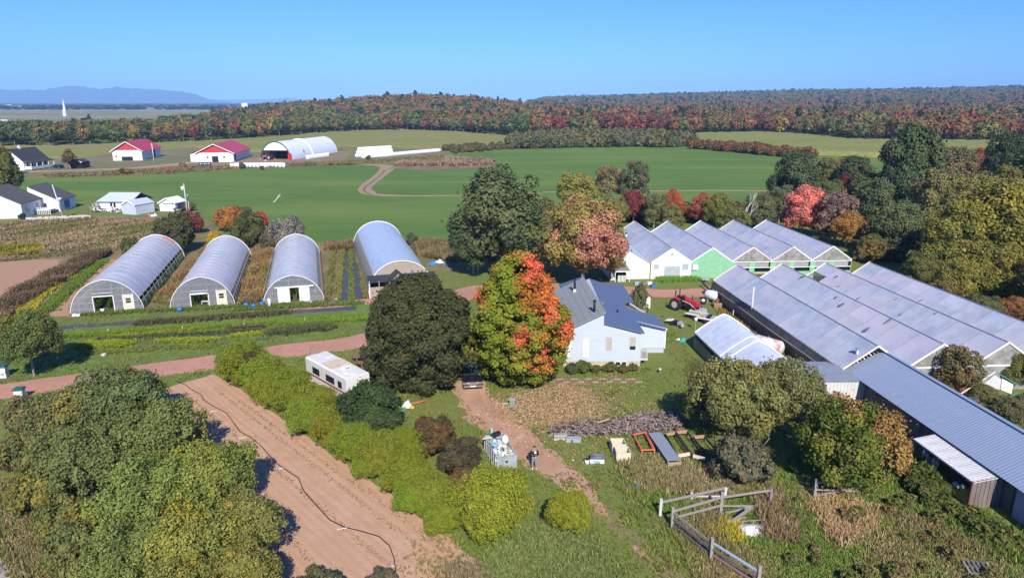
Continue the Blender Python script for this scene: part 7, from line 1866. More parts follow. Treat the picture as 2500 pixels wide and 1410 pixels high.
for i, (a, b, w, m) in enumerate([((1780, 1276, .25), (1837, 1237, .9), .22, 1), ((1775, 1270, .2), (1820, 1262, .35), .12, 1), ((1798, 1272, .15), (1868, 1268, .2), .07, 1), ((1800, 1278, .12), (1870, 1280, .12), .07, 1), ((1742, 1272, .1), (1770, 1264, .15), .16, 0), ((1745, 1270, .15), (1775, 1280, .1), .12, 0)]):
    plank('scrap_plank', ['long plank leaning up over the scrap heap', 'short grey plank on the scrap heap', 'upper thin lath right of the scrap heap', 'lower thin lath right of the scrap heap', 'reddish plank at the left of the scrap heap', 'second reddish plank at the left of the scrap heap'][i], G(*a), G(*b), w, .04, [C('reddish_scrap', .33, .22, .19), OLDW[1]][m] if i == 0 else (OLDW[1] if m else bpy.data.materials['reddish_scrap']), 'board', 'planks of the scrap heap')
def rumpled(nm, label, cat, q, m, seed, nx=14, ny=7, h=.16, z0=.12):
    r = random.Random(seed); mb = MB(); vs = []; q = [Vector(p) for p in q]; c_ = sum(q, Vector()) / 4
    for j in range(ny):
        for i in range(nx):
            s, tt_ = i / (nx-1), j / (ny-1); p = q[0].lerp(q[1], s).lerp(q[3].lerp(q[2], s), tt_) - c_; e = math.sin(math.pi * s) * math.sin(math.pi * tt_)
            vs.append((p.x + r.uniform(-.05, .05), p.y + r.uniform(-.05, .05), z0 * e + .03 + h * r.random() * (e ** .3 if e > 0 else 0)))
    mb.add(vs, [(j*nx+i, j*nx+i+1, (j+1)*nx+i+1, (j+1)*nx+i) for j in range(ny-1) for i in range(nx-1)]); o = mb.build(nm, m); o.location = (c_.x, c_.y, 0); return tag(o, label, cat)
SHT = mat('dirty_white_sheet', (.66, .67, .66), (.34, .34, .31), ns=3, rough=.7, contrast=(.48, .72))
rumpled('plastic_sheet', 'dirty white plastic sheet on the ground inside the fence corner', 'sheet', [G(1800, 1315), G(1868, 1308), G(1862, 1280), G(1792, 1282)], SHT, 4, h=.12, z0=.25)
rumpled('plastic_sheet', 'torn white plastic strip in the tan grass under the gate fence', 'sheet', [G(2010, 1245), G(2092, 1232), G(2088, 1222), G(2015, 1236)], SHT, 5, h=.1, z0=.08)
# pallets at the lower right
t = thing('pallet_stack', 'tilted weathered pallets at the bottom right corner', 'pallet', G(2362, 1408), rad(-14))
for k in range(6):
    mb = MB(); mb.box(k * .24, 0, .34, k * .24 + .11, 1.15, .37); mb.build('slat', OLDW[1 if k in (0, 5) else 2], t)
for y in (0, .5, 1.05):
    mb = MB(); mb.box(0, y, .20, 1.35, y + .1, .335); mb.build('stringer', OLDW[2], t)
for k in range(4):
    mb = MB(); mb.box(-.05 + k * .36, -.25, .02, .16 + k * .36, .95, .07); mb.build('lower_slat', OLDW[1], t)
mb = MB(); mb.beam((-.1, -.12, .12), (1.45, -.3, .1), .12, .16); mb.build('pale_board', PALEW, t)
# hive boxes by the road
for u, v, lb, s in ((51, 974, 'white hive box with green lid on the near side of the road', 1.0), (9, 920, 'white hive box with green lid at the left edge beyond the road', 1.15)):
    t = thing('hive_box', lb, 'box', G(u, v), rad(12), 'hive boxes by the road'); t.scale = (s, s, s)
    for k in range(3):
        mb = MB(); mb.box(-.34 + .015 * (k % 2), -.3, .02 + k * .3, .34 - .015 * (k % 2), .3, .31 + k * .3); mb.build('box_storey', CREAM if k % 2 else WHITE, t)
    mb = MB(); mb.prism([(-.42, .93), (.42, .93), (.36, 1.08), (-.36, 1.08)], -.38, .38); mb.build('lid', C('dark_green_lid', .03, .13, .11) if not bpy.data.materials.get('dark_green_lid') else bpy.data.materials['dark_green_lid'], t)
    mb = MB(); mb.box(.0, -.32, .3, .2, -.305, .38); mb.build('flight_slot', BLACK, t)

# before the hoop houses
def bucket(label, u, v, m, r=.17, h=.4, name='bucket', cat='bucket'):
    t = thing(name, label, cat, G(u, v), R.uniform(0, 3)); mb = MB(); mb.cyl((0, 0, 0), (0, 0, h), r * .85, 14, r); mb.build('shell', m, t, smooth=True); mb = MB(); mb.cyl((0, 0, h + .001), (0, 0, h + .02), r * .85, 14); mb.build('opening', BLACK, t); return t
bucket('white bucket in the doorway of the leftmost hoop house', 251, 762, WHITEP, .24, .5)
for (u, v, lb) in ((440, 760, 'blue drum lying before the second hoop house'), (601, 748, 'left blue tub between second and third hoop house'), (620, 750, 'middle blue tub between second and third hoop house'), (640, 745, 'right blue tub by the third hoop house')):
    t = thing('blue_tub', lb, 'tub', G(u, v), R.uniform(0, 6), 'blue tubs before the hoop houses'); mb = MB(); mb.cyl((-.26, 0, .27), (.26, 0, .27), .27, 14, .24); mb.build('shell', BLUEP, t, smooth=True); mb = MB(); mb.cyl((.262, 0, .27), (.27, 0, .27), .2, 12); mb.build('opening', BLACK, t)
t = thing('foam_boxes', 'pair of white foam boxes at the corner of the leftmost hoop house', 'box', G(186, 771), rad(8)); mb = MB(); mb.box(-.35, -.2, 0, .05, .2, .28); mb.build('box', WHITEP, t); mb = MB(); mb.box(.1, -.2, 0, .5, .18, .25); mb.build('box', WHITEP, t)
t = thing('gas_cylinder', 'tall white cylinder left of the third hoop house door', 'cylinder', G(659, 749), 0); mb = MB(); mb.tube([(0, 0, 0), (-.05, 0, 1.0), (-.06, 0, 1.15)], [.2, .2, .1], 12); mb.build('shell', WHITEP, t, smooth=True); mb = MB(); mb.cyl((-.06, 0, 1.15), (-.065, 0, 1.25), .05, 8); mb.build('valve', STEEL, t)
t = thing('garden_table', 'white garden table inside the second hoop house doorway', 'table', G(504, 742), 0); mb = MB(); mb.box(-.5, -.3, .4, .4, .3, .45); mb.build('top', WHITEP, t)
for x in (-.45, .35):
    mb = MB(); mb.beam((x, -.25, 0), (x, -.25, .4), .05); mb.build('leg', WHITEP, t)
for i, (u, v) in enumerate(((265, 812), (447, 806), (597, 799), (745, 786))):
    t = thing('row_marker', ['first white row marker from the left in the beds', 'second white row marker in the beds', 'third white row marker in the beds', 'fourth row marker, nearest the dark tree'][i], 'stake', G(u, v), 0, 'row markers in the vegetable beds'); mb = MB(); mb.beam((0, 0, 0), (R.uniform(-.06, .06), 0, .55), .07); mb.build('stake', PALEW, t)
rag('junk_pile', 'dark crumpled cover and boards right of the third hoop house', 'pile', G(815, 742), .9, C('dark_cover', .10, .09, .09), 14, h=.45); rag('pale_rag', 'pale rag on the dark crumpled cover', 'rag', G(822, 731), .3, CREAM, 15, h=.8)
rag('grey_debris', 'grey crumpled debris at the right door of the third hoop house', 'debris', G(755, 737), .55, GREYP, 16, h=.7)
mb = MB(); mb.sphere((0, 0, .12), .28, 8, 5, .6, .4, R); o = mb.build('pale_stone', C('pale_stone', .52, .48, .42)); o.location = G(254, 868); tag(o, 'pale stone on the grass between beds and road', 'stone')
rag('white_rag', 'white sack on the bare plot edge at the left', 'sack', G(88, 692), .5, WHITEP, 17, h=.5)
o = rag('blue_tarp', 'bright blue tarp right of the big hoop house', 'tarp', G(1057, 644), .95, C('bright_tarp_blue', .02, .22, .62), 18, h=.45); rag('white_tarp', 'white tarp bundle between the two blue pieces', 'tarp', G(1072, 640), .9, WHITEP, 19, h=.5); rag('blue_tarp', 'smaller blue tarp end right of the white bundle', 'tarp', G(1086, 646), .5, bpy.data.materials['bright_tarp_blue'], 20, h=.4)
t = thing('scarecrow', 'pale stick figure in the weeds behind the big hoop house', 'figure', G(1093, 606), 0); mb = MB(); mb.tube([(0, 0, 0), (0, 0, 1.0), (0, 0, 1.25)], [.1, .16, .08], 8); mb.build('body', PALEW, t); mb = MB(); mb.sphere((0, 0, 1.4), .14, 8, 6); mb.build('head', PALEW, t); mb = MB(); mb.beam((-.4, 0, .9), (.35, 0, 1.1), .07); mb.build('arm_stick', PALEW, t)
# hose and stakes on the ploughed field
hp = [G(u, v, .05) for u, v in ((430, 930), (452, 938), (468, 950), (490, 962), (497, 975), (520, 990), (552, 1007), (570, 1030), (585, 1052), (610, 1065), (640, 1090), (672, 1128), (705, 1150), (728, 1165), (742, 1198), (775, 1235), (805, 1268), (840, 1285), (885, 1296), (925, 1308), (950, 1330), (962, 1360), (966, 1395))]
mb = MB(); mb.tube(hp, .03, 6); tag(mb.build('irrigation_hose', BLACK, smooth=True), 'long black irrigation hose winding down the brown field', 'hose')
for i, (u, v) in enumerate(((521, 1003), (592, 1068), (683, 1143), (834, 1290), (955, 1382))):
    mb = MB(); mb.beam((-.28, -.06, 0), (.28, .12, 0), .06, .04); o = mb.build('marker_board', PALEW); o.location = G(u, v, .05); tag(o, ['farthest white marker board on the brown field', 'second white marker board down the brown field', 'third white marker board, halfway down the field', 'fourth white marker board beside the hose', 'nearest white marker board at the field foot'][i], 'board', 'marker boards on the brown field')

# around the back greenhouses
t = thing('garden_kiosk', 'little white kiosk with dark gabled roof behind the pale house', 'kiosk', G(1583, 752), rad(15)); mb = MB(); mb.prism([(-.8, 0), (.25, 0), (.25, 1.4), (-.28, 1.95), (-.8, 1.4)], 0, 1.1); mb.build('wall', CREAM, t)
for s in (-1, 1):
    mb = MB(); mb.slab([(-.28, -.2, 2.05), (-.28 + s * .75, -.2, 1.35), (-.28 + s * .75, 1.2, 1.35), (-.28, 1.2, 2.05)], .06); mb.build('roof', C('brown_kiosk_roof', .13, .11, .10) if s < 0 else bpy.data.materials['brown_kiosk_roof'], t)
for k in range(5):
    mb = MB(); mb.box(-.7 + k * .19, -.03, .3, -.6 + k * .19, -.005, 1.2); mb.build('slat', WHITE, t)
for i, (u, v, m, lb) in enumerate(((1556, 695, GREYP, 'grey sack at the left of the tubs before the porch'), (1566, 697, BLUEP, 'left blue crate before the packing shed'), (1573, 699, RUST, 'brown crate between the blue ones'), (1594, 701, BLUEP, 'right blue crate at the gravel road edge'), (1585, 694, WHITEP, 'white jug among the crates'))):
    t = thing('crate', lb, 'crate', G(u, v), rad(5 * i), 'crates before the packing shed'); mb = MB(); s = .33 if i else .42; mb.box(-s, -s*.7, 0, s, s*.7, .42); mb.build('shell', m, t, bevel=.03); mb = MB(); mb.box(-s*.85, -s*.55, .421, s*.85, s*.55, .435); mb.build('content', BLACK if i % 2 else GREYP, t)
rag('white_statue', 'white heaped cloth beside the yellow tree at the packing shed', 'cloth', G(1494, 683), .5, WHITEP, 25, h=1.8)
t = thing('red_rack', 'low rusty plant rack in front of the packing shed', 'rack', G(1545, 675), rad(4))
for z in (.35, .7):
    mb = MB(); mb.box(0, 0, z, 2.8, .35, z + .06); mb.build('shelf', RUST if z < .5 else WOODB, t)
for x in (0, 1.4, 2.8):
    mb = MB(); mb.beam((x, .15, 0), (x, .15, .95), .07); mb.build('upright', RUST, t)
mb = MB(); mb.box(1.2, -.3, .36, 2.4, 0, .44); mb.build('white_tray', WHITE, t)
for i, (u, v) in enumerate(((1842, 668), (1881, 663))):
    t = thing('scaffold_frame', ['left dark steel scaffold frame before the film gables', 'right dark steel scaffold frame before the film gables'][i], 'scaffold', G(u, v), rad(30), 'scaffold frames')
    for x in (-.5, .5):
        mb = MB(); mb.beam((x, 0, 0), (x, 0, 2.5), .08); mb.build('upright', C('dark_steel_tube', .07, .09, .09) if not bpy.data.materials.get('dark_steel_tube') else bpy.data.materials['dark_steel_tube'], t)
    for k in range(4):
        mb = MB(); mb.beam((-.5, 0, .3 + k * .6), (.5, 0, .7 + k * .5), .05); mb.build('brace', bpy.data.materials['dark_steel_tube'], t)
t = thing('red_pallet_table', 'red framed pallet table in front of the film gables', 'table', G(1855, 676), rad(3)); mb = MB(); mb.box(-1.1, -.4, .5, 1.1, .4, .58); mb.build('top', WOODB, t)
for x in (-1, 1):
    mb = MB(); mb.beam((x, -.35, 0), (x, -.35, .5), .08); mb.build('leg', REDP, t)
mb = MB(); mb.beam((-1.1, -.42, .45), (1.1, -.42, .45), .06, .12); mb.build('front_rail', REDP, t)
t = thing('hand_cart', 'grey hand cart on the grass before the green gable', 'cart', G(1722, 688), rad(-10)); mb = MB(); mb.box(-.5, -.35, .3, .5, .35, .6); mb.build('tray', GREYP, t)
for s in (-1, 1):
    mb = MB(); mb.cyl((-.2, s * .36, .2), (-.2, s * .42, .2), .2, 10); mb.build('wheel', RUBBER, t)
plank('pale_board', 'pale board stack before the green gable', G(1740, 672, .2), G(1768, 668, .2), .5, .2, CREAM)
mb = MB(); mb.tube([G(1715, 690, .6), G(1725, 700, .5), G(1738, 712, .35), G(1750, 705, .5)], .13, 7); tag(mb.build('black_duct', BLACK, smooth=True), 'bent black duct at the greenhouse corner', 'duct')
t = thing('ladder', 'yellow ladder leaning by the pale metal shed', 'ladder', G(1972, 1000), rad(20))
for x in (0, .35):
    mb = MB(); mb.beam((x, 0, 0), (x + .25, .6, 1.7), .07); mb.build('stile', YEL, t)
for k in range(5):
    mb = MB(); mb.beam((.05 * k + .02, .12 * k + .06, .3 + k * .3), (.05 * k + .37, .12 * k + .06, .3 + k * .3), .05); mb.build('rung', YEL, t)
# bare greenhouse frame right of the long shed
t = thing('bare_greenhouse_frame', 'fallen greenhouse frame with white panels and green bars right of the long shed', 'greenhouse', G(2330, 1000), rad(4))
L_ = t.location
def rf_(u, v, z): return G(u, v, z) - L_
e0, e1, e2 = rf_(2345, 965, .6), rf_(2440, 910, 2.6), rf_(2500, 945, 1.4)
for a, b in ((e0, e1), (e1, e2)):
    mb = MB(); mb.beam(a, b, .08); mb.build('rafter', WHITE if a == e0 else MINTD, t)
mb = MB(); mb.beam(rf_(2480, 990, .5), rf_(2560, 950, .8), .09); mb.build('rafter', MINTD, t)
mb = MB(); mb.beam(rf_(2420, 1000, .3), rf_(2500, 962, .6), .08); mb.build('rafter', MINTD, t)
for q in (((2412, 940, 1.2), (2440, 918, 2.2), (2455, 930, 1.9), (2450, 955, 1.0)), ((2455, 955, 1.0), (2458, 928, 1.9), (2485, 942, 1.5), (2480, 965, .8)), ((2395, 965, .7), (2412, 945, 1.1), (2445, 962, .8), (2440, 978, .4))):
    mb = MB(); mb.slab([rf_(*p) for p in q], .04); mb.build('white_panel', WHITEP, t)
mb = MB(); mb.slab([rf_(2350, 968, .1), rf_(2390, 950, .9), rf_(2395, 985, .8), rf_(2370, 990, .1)], .04); mb.build('grey_panel', FILMG, t)
rag('blue_tarp', 'small blue tarp in the bushes at the right edge', 'tarp', G(2465, 722), .9, TURQ, 30, h=.6)
# inside the lean-to
for i, (u, v, m, nm, lb) in enumerate(((2248, 1130, GREYP, 'metal_drum', 'grey drum in the shade of the lean-to'), (2262, 1140, WHITEP, 'white_tub', 'pale tub beside the drum in the lean-to'), (2318, 1190, WHITEP, 'white_sack', 'white sack lying in the lean-to'), (2240, 1118, SILV, 'sheet_box', 'pale box at the back of the lean-to'))):
    t = thing(nm, lb, nm.split('_')[1], G(u, v) + Vector((.6, 0, 0)), 0); mb = MB()
    if i == 2: mb.sphere((0, 0, .2), .4, 12, 6, .45)
    else: mb.cyl((0, 0, 0), (0, 0, .6), .25, 12)
    mb.build('shell', m, t, smooth=True); mb = MB(); mb.cyl((0, 0, .35 if i == 2 else .601), (0, 0, .38 if i == 2 else .62), .12, 8); mb.build('lid', BLACK, t)

# ---------------------------------------------------------------- far farm things
BALE = mat('wrapped_bale_film', (.80, .81, .82), (.70, .72, .74), ns=3, rough=.35, spec=.4)
mb = MB(); mb.tube([(0, 0, 0), (0, 0, .15), (0, 0, 1.25), (0, 0, 1.4)], [.55, .68, .68, .55], 14); BM = mb.mesh('bale', BALE, True)
def bale(p, label, group, s=1.35, lie=None):
    o = link(bpy.data.objects.new('wrapped_bale', BM)); o.location = p; o.scale = (s, s, s * 1.15)
    if lie is not None: o.rotation_euler = (math.pi/2, 0, lie)
    return tag(o, label, 'bale', group)
for i in range(15):
    f = i / 14; a, b = G(566, 409), G(693, 408); p = a.lerp(b, f)
    bale(p, 'wrapped white bale in the row before the middle barn', 'wrapped bales before the middle barn', 1.05)
    if i < 13: bale(p + Vector((.9, 2.2, 0)), 'wrapped white bale in the back row before the middle barn', 'wrapped bales in the back row before the middle barn', 1.05)
for i in range(14):
    p = G(751, 389).lerp(G(800, 382), i / 13); bale(p, 'wrapped white bale in the row along the fabric barn', 'wrapped bales along the fabric barn', 1.15)
A0, A1 = G(872, 384), G(958, 378)
for lv in range(3):
    n = 17 - lv
    for i in range(n):
        p = A0.lerp(A1, (i + lv * .5) / 16) + Vector((0, lv * .4, .85 + lv * 1.45)); o = bale(p + Vector((0, .9, 0)), ['wrapped bale in the bottom layer of the big stack', 'wrapped bale in the middle layer of the big stack', 'wrapped bale in the top layer of the big stack'][lv], ['bottom layer bales', 'middle layer bales', 'top layer bales'][lv], 1.25, 0)
mb = MB(); q = [G(882, 388), G(950, 383), G(1000, 378), G(1078, 371)]; q = [p + Vector((0, 0, .9)) for p in q]; pts = []
for a, b in zip(q[:-1], q[1:]):
    for k in range(14): pts.append(a.lerp(b, k / 14))
pts.append(q[-1]); mb.tube(pts, [.35] + [1.05 + .07 * (i % 2) for i in range(len(pts) - 2)] + [.35], 10); tag(mb.build('silage_tube', BALE, smooth=True), 'very long white silage tube in front of the bale stack', 'silage bag')
for i in range(6):
    t = thing('stacked_crate', ['leftmost dark crate before the middle barn', 'second dark crate before the middle barn', 'third dark crate before the middle barn', 'fourth dark crate before the middle barn', 'fifth dark crate before the middle barn', 'rightmost dark crate before the middle barn'][i], 'crate', G(483 + i * 5.2, 408), rad(3), 'dark crates before the middle barn')
    for k in range(2):
        mb = MB(); mb.box(0, 0, k * 1.05, .85, .9, k * 1.05 + .95); mb.build('crate_body', C('dark_crate', .06, .07, .08) if i + k == 0 else bpy.data.materials['dark_crate'], t)
    mb = MB(); mb.box(.2, -.03, 1.2, .6, -.005, 1.6 ); mb.build('side_mark', WHITEP if i % 2 else GREYP, t)
t = copy_thing(tr, G(655, 390), rad(170), 'brown old tractor standing in the mouth of the fabric barn'); t.scale = (1.3, 1.3, 1.3)
for c_ in ALLKIDS(t):
    if c_.name.startswith(('hood', 'fender')): c_.data = c_.data.copy(); c_.data.materials[0] = RUST
for i, (u, v, s) in enumerate(((640, 391, .9), (648, 393, .7), (670, 389, .8))): rag('scrap_heap', ['scrap at the left foot of the fabric barn', 'small scrap before the fabric barn tractor', 'scrap right of the fabric barn tractor'][i], 'scrap', G(u, v), s * 1.3, [RUST, GREYP, WOODB][i], 40 + i, h=.7)
# clutter round the cottage
rc = random.Random(17)
mb = MB()
for i in range(240):
    u = rc.choice([rc.uniform(222, 300), rc.uniform(222, 300), rc.uniform(300, 372)]); v = rc.uniform(507, 519); p = G(u, v); mb.mi = rc.choice([0, 0, 1, 2, 3, 4]); d = Vector((rc.uniform(-1, 1), rc.uniform(-1, 1), rc.uniform(-.3, .8))).normalized(); s = rc.uniform(.15, .55); c_ = p + Vector((0, 0, rc.uniform(.1, 1.1))); mb.beam(c_ - d * s, c_ + d * s, s * .5, s * rc.uniform(.2, .8))
tag(mb.build('yard_clutter', [WHITEP, SILV, GREYP, TANC, BLACK]), 'pale scattered clutter round the little cottage', 'clutter', kind='stuff')
t = thing('boat_trailer', 'white boat on a trailer before the tin shed', 'boat', G(331, 519), rad(5)); mb = MB(); mb.prism([(-2.6, .5), (2.2, .5), (3.0, 1.3), (-2.6, 1.3)], -.9, .9); mb.build('hull', WHITEP, t); mb = MB(); mb.box(-.6, -.6, 1.3, .9, .6, 2.0); mb.build('cabin', DARKG, t)
for s in (-1, 1):
    mb = MB(); mb.cyl((-.4, s * .8, .32), (-.4, s * 1.0, .32), .32, 12); mb.build('wheel', RUBBER, t)
t = thing('box_trailer', 'grey box trailer right of the boat', 'trailer', G(352, 517), rad(3)); mb = MB(); mb.box(-1.8, -1, .6, 1.8, 1, 2.4); mb.build('box', C('pale_grey_box', .48, .48, .47), t); mb = MB(); mb.cyl((0, -1.05, .35), (0, -.8, .35), .35, 12); mb.build('wheel', RUBBER, t)
for i in range(26):
    f = i / 25; p = G(70, 537).lerp(G(216, 531), f); mb = MB(); s = rc.uniform(.35, .6); mb.box(-s, -.3, 0, s, .3, rc.uniform(.3, .65)); o = mb.build('garden_stone', bpy.data.materials['pale_stone'], bevel=.08); o.location = p; o.rotation_euler = (0, 0, rc.uniform(-.3, .3)); tag(o, 'pale stone of the low garden edging by the white houses', 'stone', 'garden edging stones')
for i, (u, v, m) in enumerate(((362, 527, REDP), (372, 528, WHITEP), (379, 526, WHITEP))): rag('yard_toy', ['red toy on the grass before the small shed', 'white toy beside the red one', 'white seat right of the two toys'][i], 'toy', G(u, v), .6, m, 60 + i, h=.8)

# ---------------------------------------------------------------- person
def person():
    t = thing('person', 'person in black hoodie with round white emblem and grey trousers holding a controller', 'person', G(1304, 1143), math.pi)
    # local: faces +y, feet on the ground (the empty is turned so that it faces the camera)
    def skin(name, verts, edges, radii, m, root=0, lv=2):
        me = bpy.data.meshes.new(name); me.from_pydata(verts, edges, []); me.materials.append(m); o = link(bpy.data.objects.new(name, me), t)
        md = o.modifiers.new('skin', 'SKIN'); md.use_smooth_shade = True
        sk = me.skin_vertices[0].data
        for i, r in enumerate(radii): sk[i].radius = (r, r) if not isinstance(r, tuple) else r; sk[i].use_root = (i == root)
        s = o.modifiers.new('sub', 'SUBSURF'); s.levels = lv; s.render_levels = lv; return o
    V = [(0, 0, .98), (0, .01, 1.2), (0, .01, 1.40), (0, .03, 1.50), (0, .06, 1.60), (0, .06, 1.70)]; E_ = [(i, i+1) for i in range(5)]; Rd = [(.14, .11), (.13, .10), (.14, .10), (.055, .055), (.085, .095), (.075, .085)]
    for s in (-1, 1):
        k = len(V); V += [(s * .10, 0, .90), (s * .12, .02, .50), (s * .13, -.01, .09), (s * .14, .12, .04)]; Rd += [.095, .062, .042, .038]; E_ += [(0, k), (k, k+1), (k+1, k+2), (k+2, k+3)]
        k = len(V); V += [(s * .19, .0, 1.38), (s * .26, .0, 1.12), (s * .10, .24, 1.16), (s * .07, .29, 1.18)]; Rd += [.062, .048, .032, .028]; E_ += [(2, k), (k, k+1), (k+1, k+2), (k+2, k+3)]
        h = k + 3
        for f in range(4):
            k = len(V); V += [(s * (.075 - .018 * f), .31, 1.20 - .012 * f), (s * (.05 - .014 * f), .345 - .004 * f, 1.195 - .014 * f), (s * (.03 - .010 * f), .335, 1.18 - .014 * f)]; Rd += [.010, .009, .008]; E_ += [(h, k), (k, k+1), (k+1, k+2)]
        k = len(V); V += [(s * .07, .28, 1.215), (s * .045, .30, 1.235)]; Rd += [.011, .009]; E_ += [(h, k), (k, k+1)]
    skin('body', V, E_, Rd, SKIN)
    V = [(0, 0, .92), (0, .01, 1.15), (0, .01, 1.40), (0, .02, 1.47)]; E_ = [(0, 1), (1, 2), (2, 3)]; Rd = [(.185, .14), (.175, .13), (.175, .13), (.085, .08)]
    for s in (-1, 1):
        k = len(V); V += [(s * .21, .0, 1.37), (s * .28, .0, 1.11), (s * .13, .22, 1.15)]; Rd += [.085, .07, .05]; E_ += [(2, k), (k, k+1), (k+1, k+2)]
    skin('hoodie', V, E_, Rd, HOOD)
    V = [(0, 0, .93)]; Rd = [(.15, .12)]; E_ = []
    for s in (-1, 1):
        k = len(V); V += [(s * .10, 0, .82), (s * .12, .02, .48), (s * .13, 0, .12)]; Rd += [.105, .078, .062]; E_ += [(0, k), (k, k+1), (k+1, k+2)]
    skin('trousers', V, E_, Rd, JEANS)
    for s in (-1, 1):
        mb = MB(); mb.tube([(s * .13, -.07, .05), (s * .135, .04, .055), (s * .14, .17, .035)], [.045, .05, .035], 8); mb.build('shoe', CREAM, t, smooth=True)
    mb = MB(); mb.sphere((0, .05, 1.70), .105, 14, 10, 1.0); mb.v = [(x, y - .02 if z < 1.68 else y, z) for x, y, z in mb.v if True]; mb.v = [(x, min(y, .10), z + .02) for x, y, z in mb.v]; mb.build('hair', C('brown_hair', .07, .04, .025, rough=.9), t, smooth=True)
    mb = MB(); mb.sphere((-.035, .138, 1.655), .012, 8, 6); mb.sphere((.035, .138, 1.655), .012, 8, 6); mb.build('eyes', BLACK, t)
    mb = MB(); mb.tube([(0, .135, 1.66), (0, .165, 1.625), (0, .14, 1.618)], [.008, .014, .008], 6); mb.build('nose', SKIN, t, smooth=True)
    mb = MB(); mb.tube([(-.025, .137, 1.588), (0, .143, 1.585), (.025, .137, 1.588)], .006, 5); mb.build('mouth', C('lips', .42, .16, .14), t, smooth=True)
    for s in (-1, 1):
        mb = MB(); mb.sphere((s * .088, .055, 1.64), .022, 8, 6, 1.4); mb.build('ear', SKIN, t, smooth=True)
    mb = MB(); mb.cyl((-.07, .130, 1.325), (-.07, .142, 1.325), .085, 20); e = mb.build('emblem', WHITEP, t); mb = MB(); mb.cyl((-.07, .142, 1.325), (-.07, .145, 1.325), .045, 16); mb.build('emblem_ring', GREYP, e); mb = MB(); mb.cyl((-.07, .145, 1.325), (-.07, .148, 1.325), .026, 16); mb.build('emblem_centre', WHITEP, e)
    rcx = thing('controller', 'small dark drone controller held in both hands of the person', 'controller', t.location + Vector((0, -.33, 1.19)), math.pi); mb = MB(); mb.box(-.075, -.04, -.02, .075, .045, .025); mb.build('case', BLACK, rcx); mb = MB(); mb.box(-.05, .0, .025, .05, .04, .03); mb.build('screen', DARKG, rcx)
person()
# ---------------------------------------------------------------- grass, weeds, fallen leaves, vegetable rows
rg = np.random.default_rng(77)
def fillpoly(px, n, world=False):
    poly = px if world else polyw(px); xs = [p[0] for p in poly]; ys = [p[1] for p in poly]; out = []; 
    while len(out) < n:
        q = np.c_[rg.uniform(min(xs), max(xs), n), rg.uniform(min(ys), max(ys), n)]; out += list(q[inpoly(q, poly)])
    return np.array(out[:n])
def blend(c0, c1, n, t=None):
    t = rg.random((n, 1)) if t is None else t[:, None]; return np.array(c0) * (1 - t) + np.array(c1) * t
def pn(P, s, k=0):
    x, y = P[:, 0] * s, P[:, 1] * s
    return (np.sin(x * 1.3 + k) + np.sin(y * 1.7 + k * 2) + np.sin((x + y) * .9 + k * 3) + np.sin((x - y) * 2.1 + k)) / 4
# lawn tufts everywhere near, thinning with distance, kept off tracks, beds and buildings
N0 = 52000
y = 29 + 50 * rg.random(N0) ** 1.25; x = rg.uniform(-.82, .82, N0) * y
P = np.c_[x, y]
ok = ~near_line(P, ROAD, 1.85) & ~near_line(P, DRV[:-8], 1.1) & ~inpoly(P, PF) & ~inpoly(P, LIT)
ok &= ~((P[:, 0] > 28.5) & (P[:, 1] > 34)) & ~((P[:, 0] > 4.8) & (P[:, 0] < 16) & (P[:, 1] > 62.5)) & ~((P[:, 0] > 18.5) & (P[:, 0] < 26) & (P[:, 1] > 55))
P = P[ok]; t = np.clip(pn(P, .35) * .9 + .5 + rg.normal(0, .2, len(P)), 0, 1)
c = blend((.14, .21, .033), (.25, .27, .065), len(P), t); dry = (pn(P, .8, 4) > .42); c[dry] = blend((.27, .21, .09), (.20, .18, .07), int(dry.sum()))
tufts('lawn_grass', 'short uneven grass of the farmyard', 'grass', P, .13 + .10 * (pn(P, .5, 2) > .2), .035, c, 5, 3, .9)
# rough meadow at the lower right
RM = polyw([(1540, 1140), (1640, 1110), (1760, 1130), (1900, 1190), (1960, 1000), (2110, 990), (2250, 1120), (2360, 1245), (2500, 1330), (2560, 1440), (1700, 1440), (1660, 1330), (1600, 1250), (1500, 1190)])
P = fillpoly(RM, 26000, True); P = P[~((P[:, 0] > 27.6) & (P[:, 1] > 37.6) & (P[:, 1] < 44.5)) & (P[:, 0] < 29.6 + (53 - P[:, 1]) * .08)]; k = pn(P, .45, 1) + rg.normal(0, .25, len(P))
c = np.where((k > .62)[:, None], blend((.26, .20, .10), (.20, .15, .07), len(P)), np.where((k > .15)[:, None], blend((.15, .17, .045), (.18, .18, .06), len(P)), blend((.09, .15, .025), (.12, .175, .035), len(P))))
tufts('meadow_weeds', 'knee high mixed green and straw weeds of the lower right meadow', 'weeds', P, .13 + .20 * np.clip(k + .3, 0, 1), .035, c * 1.6, 6, 4, .9)
